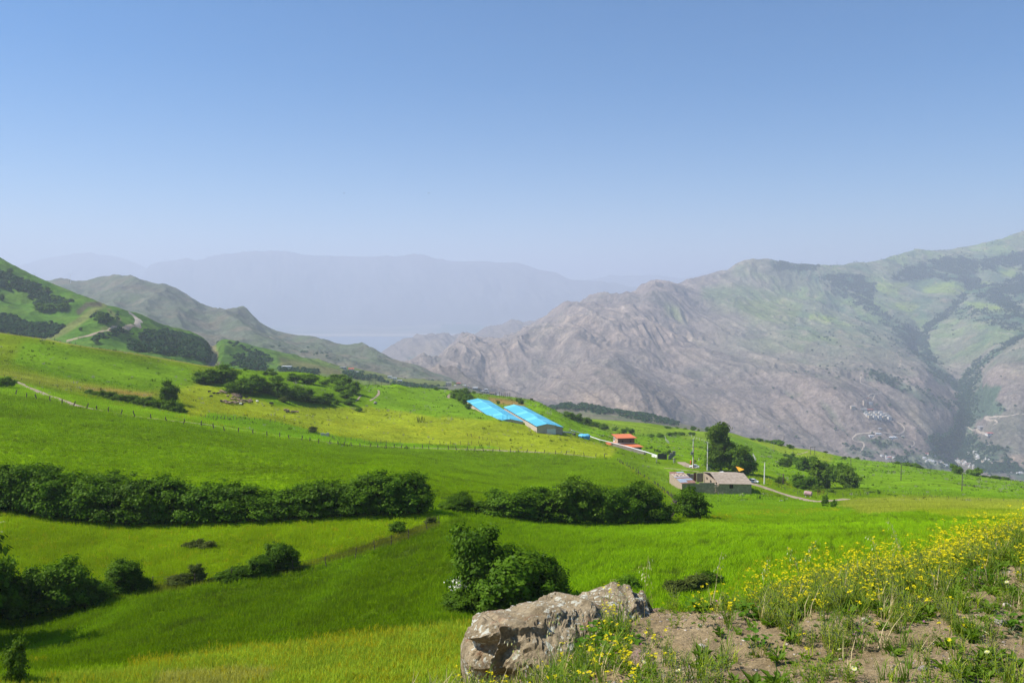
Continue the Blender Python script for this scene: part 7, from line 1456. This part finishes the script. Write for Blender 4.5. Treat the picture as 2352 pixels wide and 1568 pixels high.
flock([(x + rnd.uniform(-3, 3), y + rnd.uniform(-2, 2), 'b') for x, y in [(365,590),(385,595),(402,594),(432,592),(448,598),(465,600),(480,602),(497,605),(512,606),(528,608),(545,612),(560,610),(575,612),(590,606),(590,596),(487,622),(520,632),(583,628),(604,620)]], 'brown sheep in the long middle row of the flock', 'sheep of the middle row')
flock([(x + rnd.uniform(-3, 3), y + rnd.uniform(-2, 2), 'b') for x, y in [(278,616),(293,614),(307,618),(322,622),(340,626),(358,630),(375,628),(388,632),(400,624),(415,626),(428,636),(440,632),(308,634),(330,636),(415,640),(350,636),(454,630)]], 'brown sheep in the bottom row of the flock', 'sheep of the bottom row')
flock([(x, y, 'b') for x, y in [(245,490),(258,497),(270,504),(284,508),(300,514)]], 'brown sheep in the short line left of the flock', 'sheep of the short line')
flock([(110,500,'d'),(135,553,'d'),(168,522,'d'),(210,524,'d'),(250,612,'d'),(232,516,'b'),(328,553,'b'),(470,532,'d'),(483,553,'d'),(487,572,'d'),(543,570,'d'),(495,650,'d')], None, 'stray animals round the flock', each=['black sheep grazing farthest left, uppermost','black sheep below the farthest left one','black sheep third from the left','dark lamb fourth from the left','black sheep at the left end of the bottom row','brown sheep beside the dark lamb','brown sheep alone between the two lines','black sheep at the upper right of the knot','black sheep right of the knot, middle','black sheep under the knot on the right','black sheep right of the middle row','black sheep below the flock'])
flock([(675,618,'w')], 'white goat standing alone right of the flock', None, 'goat', 'goat'); flock([(483,648,'w')], 'white goat beside the black sheep below the flock', None, 'goat', 'goat')
flock([(831,634,'d'),(845,642,'d')], None, 'two dark goats', 'goat', 'goat', each=['left of the two dark goats right of the flock', 'right of the two dark goats right of the flock'])
flock([(1003,720,'b'),(1037,721,'b'),(1020,740,'d'),(1042,738,'d'),(1082,737,'b'),(1098,737,'b'),(1115,741,'b'),(1150,738,'b')], 'sheep in the small group nearer the lone shrub', 'sheep of the small lower group')
for lb, u_, v_ in (('small brown bird like speck in the left middle of the sky', 790, 444), ('small dark bird right of the other in the middle sky', 985, 444)):
    P = P3(u_, v_, 260); tag(MB().add([(-.55, 0, .12), (-.15, .1, 0), (0, .25, 0), (.15, .1, 0), (.55, 0, .12), (.1, -.12, 0), (0, -.4, 0), (-.1, -.12, 0), (0, 0, .08), (0, 0, -.08)], [(0,1,7),(1,2,8),(2,3,8),(3,4,5),(3,5,8),(5,6,8),(6,7,8),(7,1,8),(1,9,2),(2,9,3),(3,9,5),(5,9,6),(6,9,7),(7,9,1)]).build('bird', M_woold, None, P), lb.replace(' like speck', ''), 'bird', 'birds in the sky')
# ================================================================ far buildings
M_hw = [simple('white house wall', (.66, .63, .58), .8, .12, .2), simple('cream house wall', (.56, .46, .34), .8, .12, .2), simple('grey house wall', (.34, .33, .32), .85, .15, .2), simple('brick house wall', (.34, .20, .14), .85, .15, .2)]
M_rf = [simple('grey flat roof', (.42, .41, .39), .8, .15, .2), simple('red roof', (.50, .10, .06), .7, .1, .2), simple('pale sheet roof', (.66, .67, .68), .5, .08, .2), simple('brown roof', (.26, .19, .15), .8, .12, .2)]
def house(label, P, w_, d, h, rz=0, wall=0, roof=0, nx=2, nz=1, group=None, gable=False, win=True):
    t = thing('far_house', label, 'building', P, rz, group)
    MB().box((0, 0, h / 2 - 2), (w_, d, h + 4)).build('wall', M_hw[wall], t)
    if gable: rh = w_ * .18; MB().add([(-w_/2 - .4, -d/2 - .4, h), (w_/2 + .4, -d/2 - .4, h), (w_/2 + .4, d/2 + .4, h), (-w_/2 - .4, d/2 + .4, h), (-w_/2 - .4, 0, h + rh), (w_/2 + .4, 0, h + rh)], [(0,1,5,4),(2,3,4,5),(0,4,3),(1,2,5),(0,3,2,1)]).build('roof', M_rf[roof], t)
    else: MB().box((0, 0, h + .2), (w_ + .6, d + .6, .4)).build('roof', M_rf[roof], t)
    if win:
        for sx, ln, off in (('f', w_, -d / 2 - .02), ('l', d, -w_ / 2 - .02)):
            for i in range(nx):
                for j in range(nz):
                    c_ = -ln / 2 + ln * (i + .5) / nx; z = h * (j + .55) / nz
                    (MB().box((c_, off, z), (ln / nx * .38, .08, h / nz * .38)) if sx == 'f' else MB().box((off, c_, z), (.08, ln / nx * .38, h / nz * .38))).build('window', M_dark, t)
    return t
def at_any(lands, u, v, dmin=600):
    for L, d in lands:
        q, e = ray(u, v); j = (float(q) - L.q[0]) / (L.q[1] - L.q[0])
        if 0 <= j < len(L.q) - 1:
            p = L.at(u, v, d); uu_, vv_ = proj(p.x, p.y, p.z)
            if abs(float(vv_) - v) < 2.5: return p
    return L.at(u, v, d)
vs_ = [  # village beyond the crest: view V coordinates (centre, base, width, height, wall, roof, storeys, label)
 (262,322,120,148,1,0,5,'tall cream apartment block with red terrace at the left of the village'),(350,322,90,55,0,1,2,'white wing with red balcony right of the tall block'),(500,255,105,68,1,1,3,'yellow cream cube house standing above the village'),(430,262,70,22,0,2,1,'low white sheds left of the yellow house'),(620,300,90,60,0,2,2,'white house right of the yellow one'),(720,300,80,36,0,3,1,'white house with brown roof beyond the white one'),(770,345,110,50,2,3,2,'dark grey house in the village middle'),(665,325,70,24,2,0,1,'low grey wall of a house below the white one'),
 (890,345,120,50,2,2,2,'wide pale grey house with flat roof'),(985,345,50,40,1,3,1,'small tan house behind the wide grey one'),(1040,360,60,30,0,3,1,'low white house with brown roof'),(855,400,90,50,3,0,2,'brick house below the wide grey one'),(960,430,100,65,2,3,2,'dark house with blue grey front'),(1120,465,170,85,2,0,2,'big grey arched building at the village right'),(1145,375,70,45,2,2,2,'grey stair tower on top of the big arched building'),(1290,470,130,50,2,3,1,'long low roof right of the arched building'),(1430,490,70,26,2,2,1,'last low house at the right end of the village'),(910,425,50,40,0,0,1,'small white house below the wide grey one')]
for x, y, w_, h_, wl, rf_, nz_, lb in vs_:
    u_, v_ = cvV[0] + x / cvV[2], cvV[1] + y / cvV[2]; D = 1500 if x < 700 else 1300 if x < 1150 else 1150; P = P3(u_, v_, D); s_ = mpp(P) / cvV[2]
    house(lb, P, w_ * s_, w_ * s_ * .8, h_ * s_, rnd.uniform(-.35, .1), wl, rf_, 3, nz_)
# earth terrace that carries the village
vl_ = Land([[(1000,960,900),(1060,960,900),(1150,960,850),(1300,990,850)], [(1000,900,1200),(1060,902,1180),(1120,912,1100),(1200,925,1050),(1300,960,1050)], [(1000,889,1480),(1030,890,1500),(1060,886,1500),(1080,892,1350),(1120,904,1200),(1150,909,1150),(1180,914,1150),(1300,960,1100)]], [6, 14, 4], 90, u0=1000, u1=1300, back=[(120, -50)])
cc_ = np.ones(vl_.Z.shape + (3,)) * np.array((.13,.125,.095)); n_ = fbm(vl_.X / 30, vl_.D / 30, 3, 5); cc_ = lay(cc_, sstep(0, .3, n_), (.08,.12,.04)); vl_.mesh('village_hill', M_hill, cc_, None, 'grey green rise under the small village')
cv2 = (574.2, 545.5, 3.7236)
for x, y, w_, h_, wl, rf_, lb, gb in [(316,1118,80,18,0,2,'long white roofed shed on the far green slope',False),(797,1124,55,18,2,0,'grey farm building at the end of the hill road',False),(866,1138,45,16,0,1,'house with red roof among the trees',True),(1196,1204,36,18,0,2,'white building with arch at the valley edge',False),(1232,1212,46,14,0,2,'second white building at the valley edge',False),(1280,1230,40,10,0,2,'white shed at the valley edge, rightmost',False),(905,1156,50,10,2,2,'pale flat roofs behind the tree belt',False)]:
    u_, v_ = cv2[0] + x / cv2[2], cv2[1] + y / cv2[2]; P = at_any([(hill, 1000), (bh, 1500)], u_, v_); s_ = mpp(P) / cv2[2]; house(lb, P, w_ * s_, w_ * s_ * .5, h_ * s_, rnd.uniform(-.2, .2), wl, rf_, 3, 1, gable=gb)
# hotel block and terraces on the mountain foot
def mtp(x, y, dmin=2200): return mt.at(cvA[0] + x / cvA[2], cvA[1] + y / cvA[2], dmin)
for k, (x, y) in enumerate([(405,295),(470,298),(530,298),(588,303),(655,310)]):
    P = mtp(x, y); s_ = mpp(P) / cvA[2]
    for j in range(3):
        Q = P + Vector((-4.5 * j * 1.1 * -1 * -1 * .6, 11 * j, 0)); Q.z = mt.ground(Q.x, Q.y); house('cream terrace house in the %s column of five, %s row from the front' % (ORD[k], ORD[j]), Q, 44 * s_, 10, 42 * s_, .12, 0 if (k + j) % 3 else 1, 0, 3, 3, 'cream terrace houses on the mountain foot')
for x, y, w_, h_, wl, rf_, nz_, lb in [(345,140,48,75,1,3,9,'tall orange striped hotel tower on the mountain foot'),(375,150,30,60,3,1,8,'narrow brick wing of the hotel tower'),(405,115,60,22,0,2,1,'white pavilion right of the hotel tower'),(410,205,75,28,3,1,2,'pink terraces below the hotel tower'),(325,185,80,14,2,0,1,'low dark roofed hall below the hotel tower'),(192,178,60,42,1,0,3,'unfinished grey block left of the hotel tower'),(385,50,30,10,1,1,1,'small orange hut above the hotel tower'),(535,430,40,12,2,2,1,'lone hut on the slope below the terrace houses'),(515,490,70,10,0,2,1,'long white sheds beside the winding road'),(690,540,110,16,0,2,1,'long white hall below the winding road'),(825,527,30,14,0,2,1,'small white house at the road fork'),(1012,376,14,8,0,2,1,'tiny white hut at the forest edge'),(1935,498,120,24,0,1,1,'long white hall with red roof on the right spur'),(1830,412,110,16,2,0,1,'grey walled yard on the right spur'),(430,520,70,14,0,2,1,'pale shed at the orchard edge')]:
    P = mtp(x, y); s_ = mpp(P) / cvA[2]; house(lb, P, w_ * s_, w_ * s_ * .5, h_ * s_, rnd.uniform(-.2, .2), wl, rf_, 3, nz_)
# the valley town: houses no one can tell apart
rg = np.random.default_rng(77); spots = []
for (x0, y0, x1, y1, n_) in [(600,770,900,850,26),(1080,760,1240,900,16),(1240,820,1500,930,22),(1500,780,1720,930,40),(1720,700,1800,840,14),(1650,720,1700,760,5),(1130,735,1220,775,5),(1880,790,1960,840,6),(2010,950,2352,1000,26),(530,760,570,780,2),(1520,770,1600,830,6)]:
    for _ in range(n_):
        f = rg.random(); spots.append((x0 + (x1 - x0) * f + rg.normal(0, 6), y0 + (y1 - y0) * (f * .6 + rg.random() * .4)))
for k, (x, y) in enumerate(spots):
    P = mtp(x, y, 2100); s_ = mpp(P) / cvA[2]; w_ = rg.uniform(18, 40) * s_; reg = 'left' if x < 1000 else 'middle' if x < 1480 else 'right' if x < 1990 else 'far right'
    house('small pale house in the %s part of the valley town' % reg, P, w_, w_ * .7, rg.uniform(9, 18) * s_, rg.uniform(-.6, .6), int(rg.choice([0, 0, 0, 1, 2])), int(rg.choice([0, 2, 2, 3, 1], p=[.3, .3, .2, .15, .05])), 2, 1, 'houses of the %s valley town' % reg, win=False)
for k, (x, y) in enumerate([(1430,1020),(1445,1028),(1462,1040),(1478,1050),(1490,1060),(1455,1058),(1475,1076),(1490,1082),(1440,1070),(1430,1080)]):
    P = lr.at(cv2[0] + x / cv2[2], cv2[1] + y / cv2[2], 6300); s_ = mpp(P) / cv2[2]; house('tiny white house in the hamlet below the lakeside ridge', P, 16 * s_, 12 * s_, 7 * s_, 0, 0, 2, 1, 1, 'hamlet below the lakeside ridge', win=False)
# ================================================================ wind turbines and pylons
M_turb = simple('turbine white', (.78, .78, .78), .5, .02, 1)
def turbine(label, P, h, bl, rot, group='wind turbines'):
    t = thing('wind_turbine', label, 'wind turbine', P, 0, group); MB().tube((0, 0, -4), (0, 0, h), h * .028, h * .016, 8).build('tower', M_turb, t); MB().box((0, 1, h), (h * .05, h * .1, h * .05)).build('nacelle', M_turb, t)
    me = MB().add([(-.3, -h*.04, 0), (.8, -h*.04, bl * .2), (.25, -h*.04, bl), (-.15, -h*.04, bl), (-.3, -h*.04 + .5, 0), (.8, -h*.04 + .3, bl * .2), (.25, -h*.04 + .1, bl), (-.15, -h*.04 + .1, bl)], [(0,1,2,3),(7,6,5,4),(0,4,5,1),(1,5,6,2),(2,6,7,3),(3,7,4,0)]).mesh('blade', M_turb)
    for v_ in me.vertices: v_.co.x *= h / 30
    for k in range(3): b = obj('blade', me, t, (0, 0, h)); b.rotation_euler = (0, rot + k * 2.0944, 0)
    MB().lathe([(h*.022, -h*.055), (h*.022, -h*.03)], 8, (0, 0, h), axis='Y').build('hub', M_turb, t)
P = bh.at(162.5, 651.2, 3500); turbine('white wind turbine standing clear on the brown hill', P, 19 * mpp(P), 11 * mpp(P), .95)
P = P3(80.6, 640, 1600); turbine('wind turbine half hidden behind the green hill at the left', P, 10 * mpp(P), 11 * mpp(P), -.35)
for k, (x, y, h_) in enumerate([(427,742,45),(500,702,35),(585,732,38),(740,742,35),(795,725,30),(893,705,30),(883,650,30),(1020,702,35),(1135,692,35),(1270,697,45),(1425,692,38),(1522,692,35),(1692,702,40),(1840,712,36),(1873,722,30),(200,710,25)]):
    u_, v_ = cv2[0] + x / cv2[2], cv2[1] + y / cv2[2]; P = pl.at(u_, v_, 14000); turbine('faint far wind turbine beyond the lake, %s from the left' % nth([2,4,6][0] * 0 + sorted([427,500,585,740,795,893,883,1020,1135,1270,1425,1522,1692,1840,1873,200]).index(x)), P, h_ / cv2[2] * mpp(P), h_ * .5 / cv2[2] * mpp(P), rnd.uniform(0, 2), 'far wind turbines beyond the lake')
for u_, lb in ((1841, 'left'), (1922, 'right')):
    P = mt.at(u_, 611, 6000); t = thing('pylon', '%s lattice pylon on the mountain skyline' % lb, 'pylon', P, 0, 'pylons on the skyline'); 
    for s_ in (-1, 1): MB().tube((s_ * 5, 0, -3), (s_ * 1, 0, 34), .7, .4, 4).build('leg', M_steel, t)
    for z in (26, 33): MB().box((0, 0, z), (16, .8, .8)).build('crossarm', M_steel, t)
print('all', time.time() - T0, sum(len(m.polygons) for m in bpy.data.meshes), len(bpy.data.objects))
